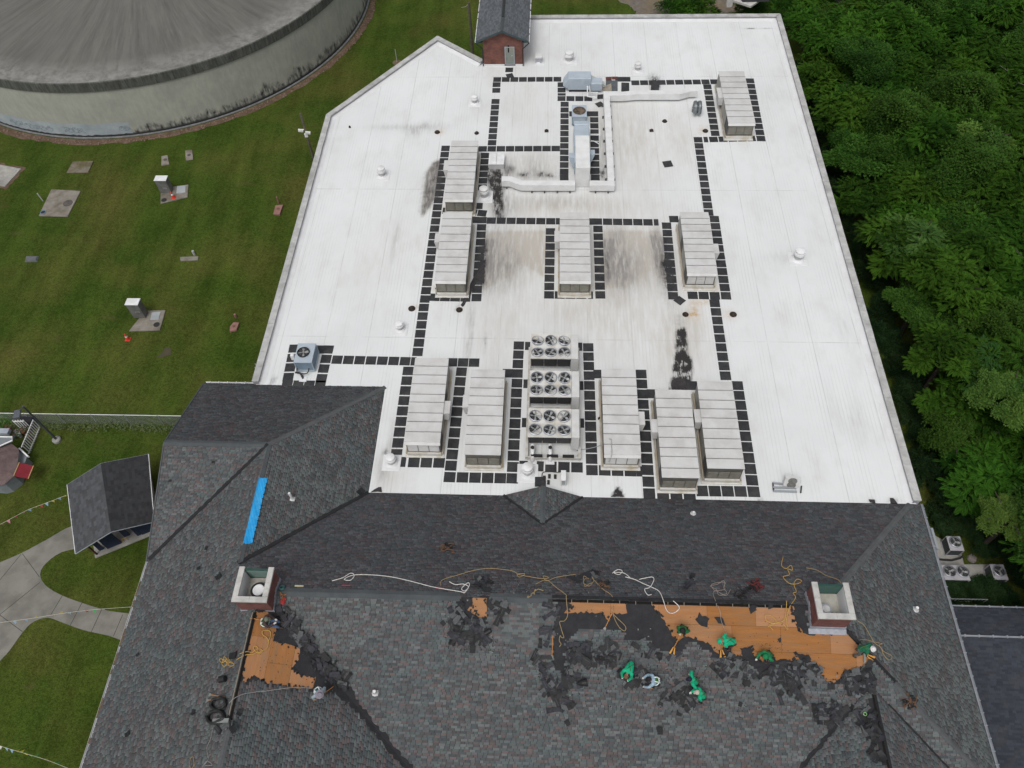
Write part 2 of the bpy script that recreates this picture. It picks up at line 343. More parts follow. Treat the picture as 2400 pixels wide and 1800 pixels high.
# ---- membrane with measured stains
def membrane_mat():
    m = bpy.data.materials.new('white_membrane'); m.use_nodes = True; nt = m.node_tree; L = nt.links; b = nt.nodes['Principled BSDF']; b.inputs['Roughness'].default_value = .55; b.inputs['Specular IOR Level'].default_value = .25
    geo = nt.nodes.new('ShaderNodeNewGeometry')
    def noise(sc, lo, hi, stretch=(1, 1, 1), detail=6):
        mp = nt.nodes.new('ShaderNodeMapping'); mp.inputs['Scale'].default_value = stretch; L.new(geo.outputs['Position'], mp.inputs['Vector'])
        n = nt.nodes.new('ShaderNodeTexNoise'); n.inputs['Scale'].default_value = sc; n.inputs['Detail'].default_value = detail; n.inputs['Roughness'].default_value = .65
        L.new(mp.outputs[0], n.inputs['Vector']); r = nt.nodes.new('ShaderNodeMapRange'); r.inputs['From Min'].default_value = lo; r.inputs['From Max'].default_value = hi
        L.new(n.outputs['Fac'], r.inputs['Value']); return r.outputs[0]
    def math_(op, a, c):
        n = nt.nodes.new('ShaderNodeMath'); n.operation = op; n.use_clamp = True
        for i, v in enumerate((a, c)):
            if hasattr(v, 'is_linked') or hasattr(v, 'links'): L.new(v, n.inputs[i])
            else: n.inputs[i].default_value = v
        return n.outputs[0]
    def mix(a, c, fac):
        x = nt.nodes.new('ShaderNodeMix'); x.data_type = 'RGBA'; L.new(fac, x.inputs[0])
        if isinstance(a, tuple): x.inputs[6].default_value = (*a, 1)
        else: L.new(a, x.inputs[6])
        x.inputs[7].default_value = (*c, 1); return x.outputs[2]
    def attr(n_):
        a = nt.nodes.new('ShaderNodeAttribute'); a.attribute_name = n_; return a.outputs['Fac']
    sx = nt.nodes.new('ShaderNodeSeparateXYZ'); L.new(geo.outputs['Position'], sx.inputs[0])
    # ribs of the deck showing through, running away from the street
    wv = nt.nodes.new('ShaderNodeMath'); wv.operation = 'MULTIPLY'; wv.inputs[1].default_value = 2*math.pi/.23; L.new(sx.outputs[0], wv.inputs[0])
    sn = nt.nodes.new('ShaderNodeMath'); sn.operation = 'SINE'; L.new(wv.outputs[0], sn.inputs[0])
    rib = nt.nodes.new('ShaderNodeMapRange'); rib.inputs['From Min'].default_value = .55; rib.inputs['From Max'].default_value = 1; L.new(sn.outputs[0], rib.inputs['Value']); rib = rib.outputs[0]
    out = mix((.655, .67, .67), (.60, .61, .61), noise(.12, .4, .7))
    out = mix(out, (.53, .525, .51), math_('MULTIPLY', noise(.7, .5, .75, (1, .45, 1)), .6))
    # soil caught in the ribs, in patches
    out = mix(out, (.42, .42, .40), math_('MULTIPLY', math_('MULTIPLY', rib, noise(.5, .44, .68, (1.6, .35, 1))), .42))
    out = mix(out, (.30, .29, .27), math_('MULTIPLY', math_('MULTIPLY', noise(9, .62, .74, (1, .1, 1)), noise(.35, .5, .68)), .5))
    out = mix(out, (.25, .24, .22), math_('MULTIPLY', noise(14, .735, .775), .45))
    sm = nt.nodes.new('ShaderNodeMath'); sm.operation = 'PINGPONG'; sm.inputs[1].default_value = 1.52; L.new(sx.outputs[0], sm.inputs[0])
    smr = nt.nodes.new('ShaderNodeMapRange'); smr.inputs['From Min'].default_value = .035; smr.inputs['From Max'].default_value = .012; L.new(sm.outputs[0], smr.inputs['Value'])
    out = mix(out, (.47, .475, .47), math_('MULTIPLY', smr.outputs[0], noise(.6, .3, .6)))
    sm2 = nt.nodes.new('ShaderNodeMath'); sm2.operation = 'PINGPONG'; sm2.inputs[1].default_value = 7.6; L.new(sx.outputs[1], sm2.inputs[0])
    smr2 = nt.nodes.new('ShaderNodeMapRange'); smr2.inputs['From Min'].default_value = .05; smr2.inputs['From Max'].default_value = .02; L.new(sm2.outputs[0], smr2.inputs['Value'])
    out = mix(out, (.45, .455, .45), math_('MULTIPLY', smr2.outputs[0], noise(.5, .4, .65)))
    bei = math_('MULTIPLY', attr('beige'), noise(1.0, .2, .62, (3.0, .45, 1), 9))
    out = mix(out, (.44, .41, .365), bei)
    gry = math_('MULTIPLY', attr('grey'), noise(1.5, .32, .62, (3.2, .4, 1), 9))
    out = mix(out, (.24, .23, .22), gry)
    rust = math_('MULTIPLY', attr('rust'), noise(3, .3, .6))
    out = mix(out, (.42, .27, .11), rust)
    soot = math_('ADD', math_('MULTIPLY', attr('soot'), noise(3.4, .36, .66, (2.2, .4, 1))), math_('MULTIPLY', attr('soot'), noise(1.4, .42, .66)))
    out = mix(out, (.028, .026, .025), soot)
    L.new(out, b.inputs['Base Color'])
    bn = nt.nodes.new('ShaderNodeBump'); bn.inputs['Strength'].default_value = .2; bn.inputs['Distance'].default_value = .004; L.new(rib, bn.inputs['Height'])
    bn2 = nt.nodes.new('ShaderNodeBump'); bn2.inputs['Strength'].default_value = .25; bn2.inputs['Distance'].default_value = .05; L.new(noise(.8, 0, 1), bn2.inputs['Height']); L.new(bn.outputs[0], bn2.inputs['Normal'])
    L.new(bn2.outputs[0], b.inputs['Normal']); return m
MEMB = membrane_mat()
ST = dict(beige=[], grey=[], rust=[], soot=[])
def stain(kind, w_, x, y, rx, ry, amt, pw=2.0):   # centre/radii in photograph window pixels -> real ellipse on the roof
    p = Z(w_, x, y); q = Z(w_, x+rx, y); r_ = Z(w_, x, y-ry)
    ST[kind].append((p[0], p[1], abs(q[0]-p[0]), abs(r_[1]-p[1]), amt, pw))
def stainpoly(kind, w_, pts, amt, soft=.25):
    ST[kind].append(('poly', [tuple(Z(w_, *p)[:2]) for p in pts], amt, soft))
for a in (('B', 1230, 1100, 260, 110, .8), ('B', 1900, 900, 180, 260, .7), ('B', 1400, 1330, 480, 60, .9), ('B', 1230, 1560, 260, 130, 1.), ('B', 1850, 1560, 230, 130, 1.), ('E', 1900, 90, 250, 120, 1.), ('E', 1100, 60, 200, 130, 1.),
          ('E', 1000, 500, 190, 260, .5), ('E', 1800, 400, 300, 300, .55), ('E', 1450, 350, 300, 130, .5), ('E', 2150, 600, 120, 280, .6), ('F', 60, 480, 110, 250, .6), ('B', 1200, 700, 220, 200, .3), ('B', 1650, 850, 130, 260, .5), ('E', 300, 1420, 80, 120, .7),
          ('E', 1700, 1180, 60, 160, .6), ('E', 1400, 1420, 160, 60, .5), ('C', 0, 900, 90, 200, .5), ('B', 320, 1550, 200, 200, .2), ('E', 150, 100, 220, 200, .2)): stain('beige', *a)
for a in (('B', 1250, 1090, 60, 90, .6), ('B', 1080, 1100, 40, 60, .7), ('B', 1000, 1500, 60, 120, .4), ('E', 1060, 60, 120, 160, 1.), ('E', 960, 90, 40, 130, 1.), ('E', 1850, 60, 130, 130, .9), ('E', 1800, 130, 70, 120, .7), ('B', 1780, 1560, 60, 110, .8), ('B', 2050, 1560, 40, 110, .9), ('E', 2080, 60, 50, 110, .9), ('B', 1090, 1340, 60, 90, .6), ('B', 350, 1560, 18, 120, .6), ('B', 560, 820, 120, 30, .55), ('B', 330, 825, 150, 18, .45), ('B', 470, 850, 60, 30, .5), ('B', 1700, 950, 25, 200, .5),
          ('E', 840, 350, 22, 300, .4), ('E', 820, 580, 20, 200, .4), ('F', 1130, 1050, 60, 160, .25), ('F', 960, 950, 40, 160, .2), ('C', 1100, 1200, 60, 160, .2), ('E', 270, 1380, 40, 90, .7), ('E', 310, 1230, 20, 160, .5), ('C', 580, 620, 100, 60, .2), ('F', 1050, 480, 60, 120, .25), ('F', 680, 10, 120, 40, .35), ('B', 860, 680, 60, 30, .3), ('F', 250, 380, 20, 60, .2), ('B', 1360, 1300, 320, 40, .35)): stain('grey', *a)
for a in (('F', 80, 360, 30, 60, .7), ('F', 60, 385, 40, 14, .8), ('F', 130, 300, 45, 18, .6), ('F', 205, 210, 25, 40, .8), ('E', 640, 210, 60, 14, .7), ('B', 750, 1345, 90, 8, .8), ('C', 350, 862, 90, 8, .5), ('C', 130, 845, 26, 26, .5), ('E', 500, 330, 50, 16, .4), ('F', 310, 380, 45, 30, .45), ('B', 640, 855, 30, 20, .5), ('E', 1600, 195, 100, 10, .4), ('F', 220, 1450, 120, 10, .5)): stain('rust', *a)
for a in (('B', 1190, 1132, 40, 18, .9), ('B', 1300, 1132, 26, 20, .95), ('B', 1360, 1138, 40, 16, .7), ('B', 1090, 1100, 28, 26, .6), ('B', 2030, 520, 36, 34, .9), ('B', 1690, 1120, 22, 40, .8), ('E', 925, 30, 20, 150, .9), ('E', 760, 340, 24, 20, .5), ('E', 2105, 90, 40, 130, .8), ('E', 1720, 60, 22, 90, .55), ('E', 900, 1385, 70, 6, .9), ('E', 285, 1270, 12, 16, .9), ('F', 1225, 1590, 16, 14, .9), ('F', 1365, 1590, 24, 16, .9), ('F', 500, 1580, 16, 8, .9), ('E', 690, 1490, 24, 5, .7), ('E', 2190, 420, 30, 40, .3), ('C', 440, 184, 30, 4, .8), ('C', 540, 184, 30, 3, .7), ('B', 1000, 1190, 46, 90, .55), ('B', 1010, 1330, 34, 70, .5), ('D', 1765, 805, 8, 30, .8), ('D', 1785, 800, 8, 16, .6), ('E', 930, 560, 8, 60, .5), ('E', 845, 520, 6, 120, .3), ('B', 1440, 1120, 30, 30, .3)): stain('soot', *a)
stainpoly('soot', 'B', [(610, 1060), (640, 1040), (640, 1260), (600, 1290), (530, 1370), (540, 1300), (565, 1120)], .42, .5)
stainpoly('beige', 'B', [(600, 1060), (640, 1040), (640, 1260), (600, 1290), (525, 1400), (540, 1300), (560, 1120)], 1.2, .25)
stainpoly('grey', 'B', [(600, 1060), (640, 1040), (640, 1260), (600, 1290), (528, 1390), (540, 1300), (562, 1120)], 1.4, .15)
stainpoly('soot', 'E', [(868, -60), (922, -60), (915, 200), (872, 200)], .55, .2)
stainpoly('soot', 'E', [(2088, 10), (2128, 10), (2160, 200), (2118, 210)], .6, .25)
stainpoly('beige', 'E', [(930, -150), (1310, -150), (1310, 120), (1200, 40), (1050, 130), (925, 210)], .9, .3)
stainpoly('beige', 'E', [(1705, -150), (2060, -150), (2110, 160), (1950, 40), (1850, 190), (1700, 200)], .9, .3)
stainpoly('grey', 'E', [(925, -100), (980, -100), (960, 60), (930, 180)], 1.0, .25)
stainpoly('grey', 'E', [(1705, -100), (1750, -100), (1760, 100), (1710, 180)], .9, .3)
stainpoly('grey', 'E', [(2010, -130), (2070, -120), (2110, 150), (2050, 60)], 1.0, .25)
stainpoly('soot', 'B', [(950, 1090), (1030, 1090), (1040, 1240), (1040, 1420), (1015, 1400), (985, 1280), (955, 1170)], .7, .2)
stainpoly('grey', 'B', [(950, 1090), (1100, 1090), (1040, 1240), (1040, 1420), (1015, 1400), (985, 1280), (955, 1170)], .8, .5)
stainpoly('soot', 'E', [(2192, 490), (2214, 480), (2226, 620), (2256, 700), (2252, 790), (2226, 862), (2145, 862), (2165, 780), (2182, 640)], 1.9, .3)
stainpoly('soot', 'E', [(1755, 1555), (1790, 1500), (1810, 1530), (1830, 1560)], 1.2, .12)
stainpoly('soot', 'B', [(2005, 545), (2060, 545), (2058, 585), (2008, 585)], .9, .15)
CELL = .16
x0, x1, y0, y1 = -19.35, 22.25, YB, 70.4
# align the grid to the notch edges
nx = int(round((x1-x0)/CELL)); ny = int(round((y1-y0)/CELL))
xs = np.linspace(x0, x1, nx+1); ys = np.linspace(y0, y1, ny+1)
xs[np.argmin(abs(xs-XL))] = XL; ys[np.argmin(abs(ys-YG))] = YG
X, Y = np.meshgrid(xs, ys, indexing='ij')
cx, cy = (xs[:-1]+xs[1:])/2, (ys[:-1]+ys[1:])/2
def inpoly_np(X, Y, poly):
    c = np.zeros(X.shape, bool); j = len(poly)-1
    for i in range(len(poly)):
        xi, yi = poly[i][:2]; xj, yj = poly[j][:2]
        if yi != yj: c ^= ((yi > Y) != (yj > Y)) & (X < (xj-xi)*(Y-yi)/(yj-yi)+xi)
        j = i
    return c
INNER = [(22.1, YB-.01), (22.1, 70.3), (-6.0, 70.3), (-6.0, 62.9), (-6.4, 63.2), (-10.7, 66.75), (-19.25, 54.75), (-19.25, YG-.01), (XL-.001, YG-.01), (XL-.001, YB-.01)]
CX, CY = np.meshgrid(cx, cy, indexing='ij')
keep = inpoly_np(CX, CY, INNER)
idx = (np.arange((nx+1)*(ny+1))).reshape(nx+1, ny+1)
ii, jj = np.nonzero(keep)
quads = np.stack([idx[ii, jj], idx[ii+1, jj], idx[ii+1, jj+1], idx[ii, jj+1]], 1)
used, inv = np.unique(quads, return_inverse=True); quads = inv.reshape(-1, 4)
vx, vy = X.ravel()[used], Y.ravel()[used]
me = bpy.data.meshes.new('flat_roof'); me.vertices.add(len(used)); me.loops.add(quads.size); me.polygons.add(len(quads))
me.vertices.foreach_set('co', np.stack([vx, vy, np.zeros_like(vx)], 1).ravel())
me.loops.foreach_set('vertex_index', quads.ravel().astype(np.int32)); me.polygons.foreach_set('loop_start', np.arange(0, quads.size, 4, dtype=np.int32))
me.update(calc_edges=True); me.materials.append(MEMB)
def dist_poly(px, py, poly):
    d = np.full(px.shape, 1e9)
    for i in range(len(poly)):
        ax, ay = poly[i]; bx, by = poly[(i+1) % len(poly)]; L2 = (bx-ax)**2+(by-ay)**2+1e-9
        t = np.clip(((px-ax)*(bx-ax)+(py-ay)*(by-ay))/L2, 0, 1); d = np.minimum(d, np.hypot(px-ax-t*(bx-ax), py-ay-t*(by-ay)))
    return d
for kname, lst in ST.items():
    val = np.zeros(len(vx))
    for s_ in lst:
        if s_[0] == 'poly':
            ins = inpoly_np(vx, vy, s_[1]); d = dist_poly(vx, vy, s_[1])
            val += s_[2]*np.where(ins, 1.0, np.clip(1-d/s_[3], 0, 1))
        else:
            q = ((vx-s_[0])/s_[2])**2 + ((vy-s_[1])/max(s_[3], .05))**2; val += s_[4]*np.exp(-np.maximum(q, 0)**.9)
    at = me.attributes.new(kname, 'FLOAT', 'POINT'); at.data.foreach_set('value', np.clip(val, 0, 1.4).astype(np.float32))
FLAT = link(bpy.data.objects.new('flat_roof', me), BLD, (0, 0, 0))
MEMB2 = M('membrane_flashing', (.66, .67, .68), (.60, .60, .60), 1.0, .55)
# ---- parapet: low wall, metal counterflashing, white cant, coping stones
PW, PH = .46, .34
def parapet_run(a, b, fa=0., fb=0.):   # outer line a->b, building on the left-hand side of travel reversed: inside = normal
    a, b = np.array(a, float), np.array(b, float); d = (b-a)/np.linalg.norm(b-a); nrm = np.array([-d[1], d[0]])
    L = np.linalg.norm(b-a); ex, ey, ez = np.r_[d, 0], np.r_[nrm, 0], np.array([0, 0, 1.])
    def pt(s, o, z): return np.r_[a+d*s+nrm*o, z]
    PARM.hexa([pt(0, .03, -.6), pt(L, .03, -.6), pt(L-fb*.4, PW-.08, -.02), pt(0+fa*.4, PW-.08, -.02), pt(0, .03, PH-.07), pt(L, .03, PH-.07), pt(L-fb*.4, PW-.08, PH-.07), pt(fa*.4, PW-.08, PH-.07)])
    CANT.poly([pt(fa*.4, PW-.075, .13), pt(L-fb*.4, PW-.075, .13), pt(L-fb*.75, PW+.28, .004), pt(fa*.75, PW+.28, .004)][::-1])
    n = max(1, int(round(L/1.22)))
    for k in range(n):
        s0, s1 = L*k/n+.008, L*(k+1)/n-.008
        dz = rnd.uniform(-.006, .006)
        i0 = fa*PW if k == 0 else 0; i1 = fb*PW if k == n-1 else 0
        st = MB(); o0, o1 = -.03, PW-.03+rnd.uniform(-.006, .006)
        z0, z1 = PH-.07, PH+.03+dz
        P = [pt(s0, o0, z0), pt(s1, o0, z0), pt(s1-i1, o1, z0), pt(s0+i0, o1, z0), pt(s0, o0, z1), pt(s1, o0, z1), pt(s1-i1, o1, z1), pt(s0+i0, o1, z1)]
        st.hexa(P); COPING.append(st)
PARM, CANT, COPING = MB(), MB(), []
# travel so that the inside is to the left
parapet_run((22.25, 18.45), (22.25, 70.4), 0, 1)
parapet_run((22.25, 70.4), (-2.35, 70.4), 1, 0)
parapet_run((-6.05, 62.95), (-10.7, 66.9), 0, .8)
parapet_run((-10.7, 66.9), (-19.35, 54.8), .8, .3)
parapet_run((-19.35, 54.8), (-19.35, 26.25), .3, 0)
PAR = PARM.build('parapet', M('parapet_flashing_metal', (.30, .30, .33), (.24, .24, .26), 2, .6), BLD)
CANT.build('membrane_upstand', MEMB2, BLD)
for st in COPING: st.build('coping_stone', LIME, PAR)
# ================================================================== SHINGLE ROOF
YR, ZR, XF, XRB, XRE, XW, ZW = 11.03, 3.0, -14.6, -16.4, 14.35, 16.5, 1.62
YGR, ZG = 20.3, 2.29
tL = ZR/(XF+22.65)
PL = Plane((-22.65, 0), (1, 0), tL)                       # left face of the left wing
PGB = Plane((0, YG), (0, -1), ZG/(YG-YGR)); PGF = Plane((0, 13.77), (0, 1), ZG/(YGR-13.77))
PLR = Plane((XL, 0), (-1, 0), ZG/(XL-XRB))
PMB = Plane((0, YB), (0, -1), ZR/(YB-YR)); PR = Plane((21.72, 0), (-1, 0), ZR/(21.72-XRE))
PMF = Plane((0, YR), (0, 1), .4, ZR)
PFR = Plane((XF, 0), (-1, 0), .37, ZR)                    # right face of the front-left wing
PWL = Plane((XW, 0), (1, 0), .4, ZW); PWR = Plane((XW, 0), (-1, 0), .4, ZW)
for p_, o_ in ((PMF, None), (PFR, None), (PWL, None), (PWR, None)): pass
YE = 1.2   # lower edge of the front slopes, below the frame
yv = YB - ZG/(ZR/(YB-YR))
yw = YR - (ZR-ZW)/.4
zE = PMF.z(0, YE)
xv = XF + (ZR - zE)/.37
ROOFP = [
    ('L', PL, [(-22.65, 13.77), (XRB, YGR), (XRB, yv), (XF, YR), (XF, YE), (-22.65, YE)]),
    ('GB', PGB, [(-22.75, YGR), (XRB, YGR), (XL, YG), (-22.75, YG+.12)]),
    ('GF', PGF, [(-22.75, 13.7), (XRB, YGR), (-22.75, YGR)]),
    ('LR', PLR, [(XRB, YGR), (XL, YG), (XL, YB), (XRB, yv)]),
    ('MB', PMB, [(XL, YB), (XRB, yv), (XF, YR), (XRE, YR), (21.72, YB)]),
    ('R', PR, [(22.5, YB+.25), (21.72, YB), (XRE, YR), (XRE+(YR-3.0), 3.0), (22.5, 2.4), ]),
    ('MF', PMF, [(XF, YR), (XRE, YR), (XRE+(YR-2.4), 2.4), (XW+(yw-YE), YE), (XW, yw), (XW-(yw-YE), YE), (xv, YE)]),
    ('FR', PFR, [(XF, YR), (xv, YE), (XF, YE)]),
    ('WL', PWL, [(XW, yw), (XW, YE), (XW-(yw-YE), YE)]),
    ('WR', PWR, [(XW, yw), (XW+(yw-YE), YE), (XW, YE)]),
]
# dormer cricket on the back slope
cw = 2.4; czp = PMB.z(0, 16.16)
PCL = Plane((-2.27, 0), (1, 0), czp/2.4); PCR = Plane((2.53, 0), (-1, 0), czp/2.4)
ROOFP += [('CL', PCL, [(-2.27, 18.4), (.13, 16.16), (.13, 18.62)]), ('CR', PCR, [(2.53, 18.4), (.13, 18.62), (.13, 16.16)])]
# torn-off areas (window pixels -> roof plane)
def pp(pl, pts): return [tuple(pl.on(*p)[:2]) for p in pts]
def H_(*l): return [('H', *p) for p in l]
def I_(*l): return [('I', *p) for p in l]
def G_(*l): return [('G', *p) for p in l]
REM_BIG = pp(PMF, H_((1365, 520)) + I_((690, 545), (800, 560), (800, 790), (1070, 745), (1150, 820), (1250, 930), (1370, 1075), (1290, 1010), (1235, 965), (1190, 1000), (1040, 1060), (1000, 1110), (940, 1115), (870, 1015), (800, 965), (640, 975), (560, 1015), (510, 1055), (400, 955), (330, 935), (220, 955), (170, 905), (100, 855), (40, 845))
             + H_((2200, 905), (2120, 915), (2000, 870), (2000, 830), (1840, 830), (1830, 775), (1700, 760), (1560, 752), (1480, 805), (1460, 860), (1450, 960), (1450, 1035), (1370, 1035), (1370, 870), (1390, 740), (1410, 640), (1380, 570)))
PLY1 = pp(PMF, H_((1460, 562), (1870, 570), (1850, 600), (1855, 655), (1760, 655), (1740, 705), (1700, 680), (1690, 655), (1450, 650), (1480, 620), (1490, 600)))
PLY2 = pp(PMF, H_((1995, 575), (2210, 580)) + I_((340, 590), (700, 605), (745, 640), (722, 655), (742, 740), (795, 795), (1060, 785), (1080, 775), (1140, 830), (1160, 920), (1240, 945), (1200, 985), (1040, 1050), (975, 1110), (930, 1090), (870, 1010), (830, 965), (790, 930), (740, 915), (760, 960), (640, 955), (590, 965), (500, 965), (470, 930), (430, 880), (390, 880), (380, 940), (335, 932), (310, 890), (255, 880), (230, 925), (180, 860), (110, 830), (20, 810)) + H_((2180, 845), (2140, 800), (2105, 730), (2080, 680), (2040, 650), (2020, 610)))
REM_S = pp(PMF, H_((770, 522), (960, 525), (965, 560), (1000, 575), (950, 600), (935, 725), (870, 700), (730, 705), (740, 600), (760, 580)))
PLY3 = pp(PMF, H_((815, 572), (862, 546), (945, 548), (945, 600), (935, 690), (890, 680), (850, 655), (808, 640), (850, 610)))
REM_L = pp(PFR, G_((1640, 600), (1800, 590), (1900, 740), (1960, 850), (2060, 920), (2150, 1000), (2230, 1090), (2250, 1180), (2040, 1150), (1900, 1142), (1790, 1122), (1720, 1115), (1640, 1080), (1600, 1110), (1550, 1112)))
PLY4 = pp(PFR, G_((1655, 645), (1740, 650), (1800, 755), (1780, 790), (1775, 840), (1850, 850), (1950, 880), (1935, 960), (1900, 1010), (1950, 1060), (2045, 1070), (2020, 1140), (1890, 1140), (1840, 1128), (1760, 1115), (1690, 1095), (1640, 1060), (1600, 1095), (1562, 1110), (1590, 960), (1620, 800)))
REM_W = pp(PWL, I_((1240, 1170), (1262, 1280), (1300, 1480), (1330, 1650), (1285, 1650), (1270, 1520), (1180, 1460), (1160, 1390), (1185, 1300), (1215, 1200)))
PLY5 = pp(PWL, I_((1252, 1315), (1268, 1350), (1284, 1415), (1272, 1410), (1256, 1370), (1246, 1330)))
REMOVED = {'MF': [REM_BIG, REM_S], 'FR': [REM_L], 'WL': [REM_W]}
PLYS = {'MF': [PLY1, PLY2, PLY3], 'FR': [PLY4], 'WL': [PLY5]}
# deck of felt (with openings down to the plywood)
ROOF = bpy.data.objects.new('shingle_roof', None); link(ROOF, BLD, (0, 0, 0))
def up_tris(m, flat, tris):
    for t in tris:
        a, b, c = [flat[i] for i in t]
        m.poly([a, b, c] if (b-a).cross(c-a).z > 0 else [a, c, b])
PLYWOOD = M('bare_plywood', (.36, .150, .040), (.26, .105, .028), 2.2, .75, stretch=(.45, 3, 3), bump=.3, c3=(.26, .135, .058), s3=1.4, lo=.25, hi=.8)
PLYWOODB = M('bare_plywood_turned', (.36, .150, .040), (.26, .105, .028), 2.2, .75, stretch=(3, .45, 3), bump=.3, c3=(.26, .135, .058), s3=1.4, lo=.25, hi=.8)
for nm, pl, poly in ROOFP:
    m = MB()
    holes = [jag(p, .06, .13) for p in PLYS.get(nm, [])]
    f, t = tess([pl.P(*p) for p in poly], [[pl.P(*q) for q in h] for h in holes])
    up_tris(m, f, t); m.build('roofing_felt', BLACKF, ROOF)
# plywood sheets 1.22 x 2.44, laid in the plane just under the felt
from mathutils.geometry import convex_hull_2d
for m_ in (PLYWOOD, PLYWOODB):   # sheets differ a little from one another
    nt = m_.node_tree; b_ = nt.nodes['Principled BSDF']; src = b_.inputs['Base Color'].links[0].from_socket; oi = nt.nodes.new('ShaderNodeObjectInfo'); hsv = nt.nodes.new('ShaderNodeHueSaturation')
    r_ = nt.nodes.new('ShaderNodeMapRange'); r_.inputs['To Min'].default_value = .78; r_.inputs['To Max'].default_value = 1.12; nt.links.new(oi.outputs['Random'], r_.inputs['Value']); nt.links.new(r_.outputs[0], hsv.inputs['Value'])
    r2_ = nt.nodes.new('ShaderNodeMapRange'); r2_.inputs['To Min'].default_value = 1.05; r2_.inputs['To Max'].default_value = .85; nt.links.new(oi.outputs['Random'], r2_.inputs['Value']); nt.links.new(r2_.outputs[0], hsv.inputs['Saturation']); nt.links.new(src, hsv.inputs['Color']); nt.links.new(hsv.outputs[0], b_.inputs['Base Color'])
def clip(P, inside):   # Sutherland-Hodgman against one half-plane f(x, y) >= 0
    out = []
    for i in range(len(P)):
        a, b = P[i-1], P[i]; fa, fb = inside(a), inside(b)
        if (fa >= 0) != (fb >= 0): out.append(a+(b-a)*(fa/(fa-fb)))
        if fb >= 0: out.append(b)
    return out
def plysheets(pl, polys, lims, h=-.018):
    S = [pl.sr(p) for poly in polys for p in poly]
    s0, s1 = min(s[0] for s in S)-.1, max(s[0] for s in S)+.1; r0, r1 = min(s[1] for s in S)-.1, max(s[1] for s in S)+.1
    a, b = (2.44, 1.22)
    k = 0; r = r0
    while r < r1:
        s = s0 - (a/2 if k % 2 else 0)
        while s < s1:
            # only where the sheet shows
            c = [pl.from_sr(s+a*i/14, r+b*j/9) for i in range(0, 15) for j in range(0, 10)]
            if any(inpoly(q[0], q[1], poly) for q in c for poly in polys):
                dz = rnd.uniform(-.003, .003); g_ = .005
                P = [pl.from_sr(s+i, r+j, h+dz) for i, j in ((g_, b-g_), (a-g_, b-g_), (a-g_, g_), (g_, g_))]
                for f_ in lims: P = clip(P, f_) if P else P
                if len(P) < 3: s += a; continue
                m = MB(); n_ = len(P); Q = [p-pl.N*.012 for p in P]; f, t = tess(P); up_tris(m, f, t); [m.poly([Q[i], Q[(i+1) % n_], P[(i+1) % n_], P[i]]) for i in range(n_)]
                m.build('plywood_sheet', PLYWOODB if abs(pl.up[0]) > .5 else PLYWOOD, ROOF)
            s += a
        r += b; k += 1
LMF = [lambda p: YR-.03-p[1], lambda p: (XRE+YR)-.02-p[0]-p[1]]
plysheets(PMF, [PLY1, PLY2], LMF); plysheets(PMF, [PLY3], LMF); plysheets(PFR, [PLY4], [lambda p: p[0]-XF-.03]); plysheets(PWL, [PLY5], [lambda p: XW-.03-p[0]])
# ---- shingle tabs
PAL = np.array([(.088, .105, .107), (.074, .086, .091), (.110, .088, .086), (.086, .078, .080), (.116, .123, .126), (.062, .069, .073), (.080, .096, .095), (.096, .099, .103), (.076, .071, .072), (.104, .118, .116)])*1.04
WID = [.20, .26, .31, .36]
EXP = .12
tabs = []   # plane index, s0, r0, w, class, colour, lift
NZ = np.random.RandomState(3)
grid = NZ.rand(64, 64)
def vnoise(x, y):
    xi, yi = int(math.floor(x)), int(math.floor(y)); fx, fy = x-xi, y-yi
    g_ = lambda i, j: grid[i % 64, j % 64]
    return (g_(xi, yi)*(1-fx)+g_(xi+1, yi)*fx)*(1-fy)+(g_(xi, yi+1)*(1-fx)+g_(xi+1, yi+1)*fx)*fy
for pi, (nm, pl, poly) in enumerate(ROOFP):
    SR = [pl.sr(p) for p in poly]; rem = [jag(p, .02, .2) for p in REMOVED.get(nm, [])]
    rmin, rmax = min(p[1] for p in SR), max(p[1] for p in SR); k = 0
    r = rmin
    while r < rmax-.02:
        rm = r+EXP*.5; xs_ = []
        for i in range(len(SR)):
            (a1, b1), (a2, b2) = SR[i], SR[(i+1) % len(SR)]
            if (b1 > rm) != (b2 > rm): xs_.append(a1+(a2-a1)*(rm-b1)/(b2-b1))
        xs_.sort(); k += 1
        for q in range(0, len(xs_)-1, 2):
            s, e = xs_[q], xs_[q+1]; first = True
            while s < e-.03:
                ci = rnd.randrange(4); wv = WID[ci]
                if first: wv *= rnd.uniform(.3, 1); ci = -1; first = False
                if s+wv > e: wv = e-s; ci = -1
                c3 = pl.from_sr(s+wv/2, rm)
                if not (rem and any(inpoly(c3[0], c3[1], p) for p in rem)):
                    # blends come out of the bundle in drifting bands
                    v = .5+(vnoise((s+r*.25)*.45+pi*9, r*.12+pi*5)-.5)*.75 + rnd.uniform(-.48, .48)
                    ix = int(min(9, max(0, v*10)))
                    tabs.append((pi, s, r, wv, ci, ix, rnd.choice((.007, .007, .013)), c3[0], c3[1], c3[2]))
                s += wv
        r += EXP
TB = np.array(tabs)
cen = TB[:, 7:10]; d = cen - CAM; zz = d @ FW
pu = 1200+F_PX*(d @ RT)/zz; pv = 900-F_PX*(d @ UP)/zz
inv = (pu > 0) & (pu < 2400) & (pv > 0) & (pv < 1795) & (TB[:, 4] >= 0)
score = np.where(inv, np.linalg.norm(d, axis=1), 1e9)
near = set(np.argsort(score)[:300].tolist())
def shingle_mat():
    m = M('shingle_granules', (.1, .1, .1), (.06, .06, .062), 1.3, .95, attr='col', bump=.25, bscale=90, lo=.5, hi=.95)
    return m
SHG = shingle_mat()
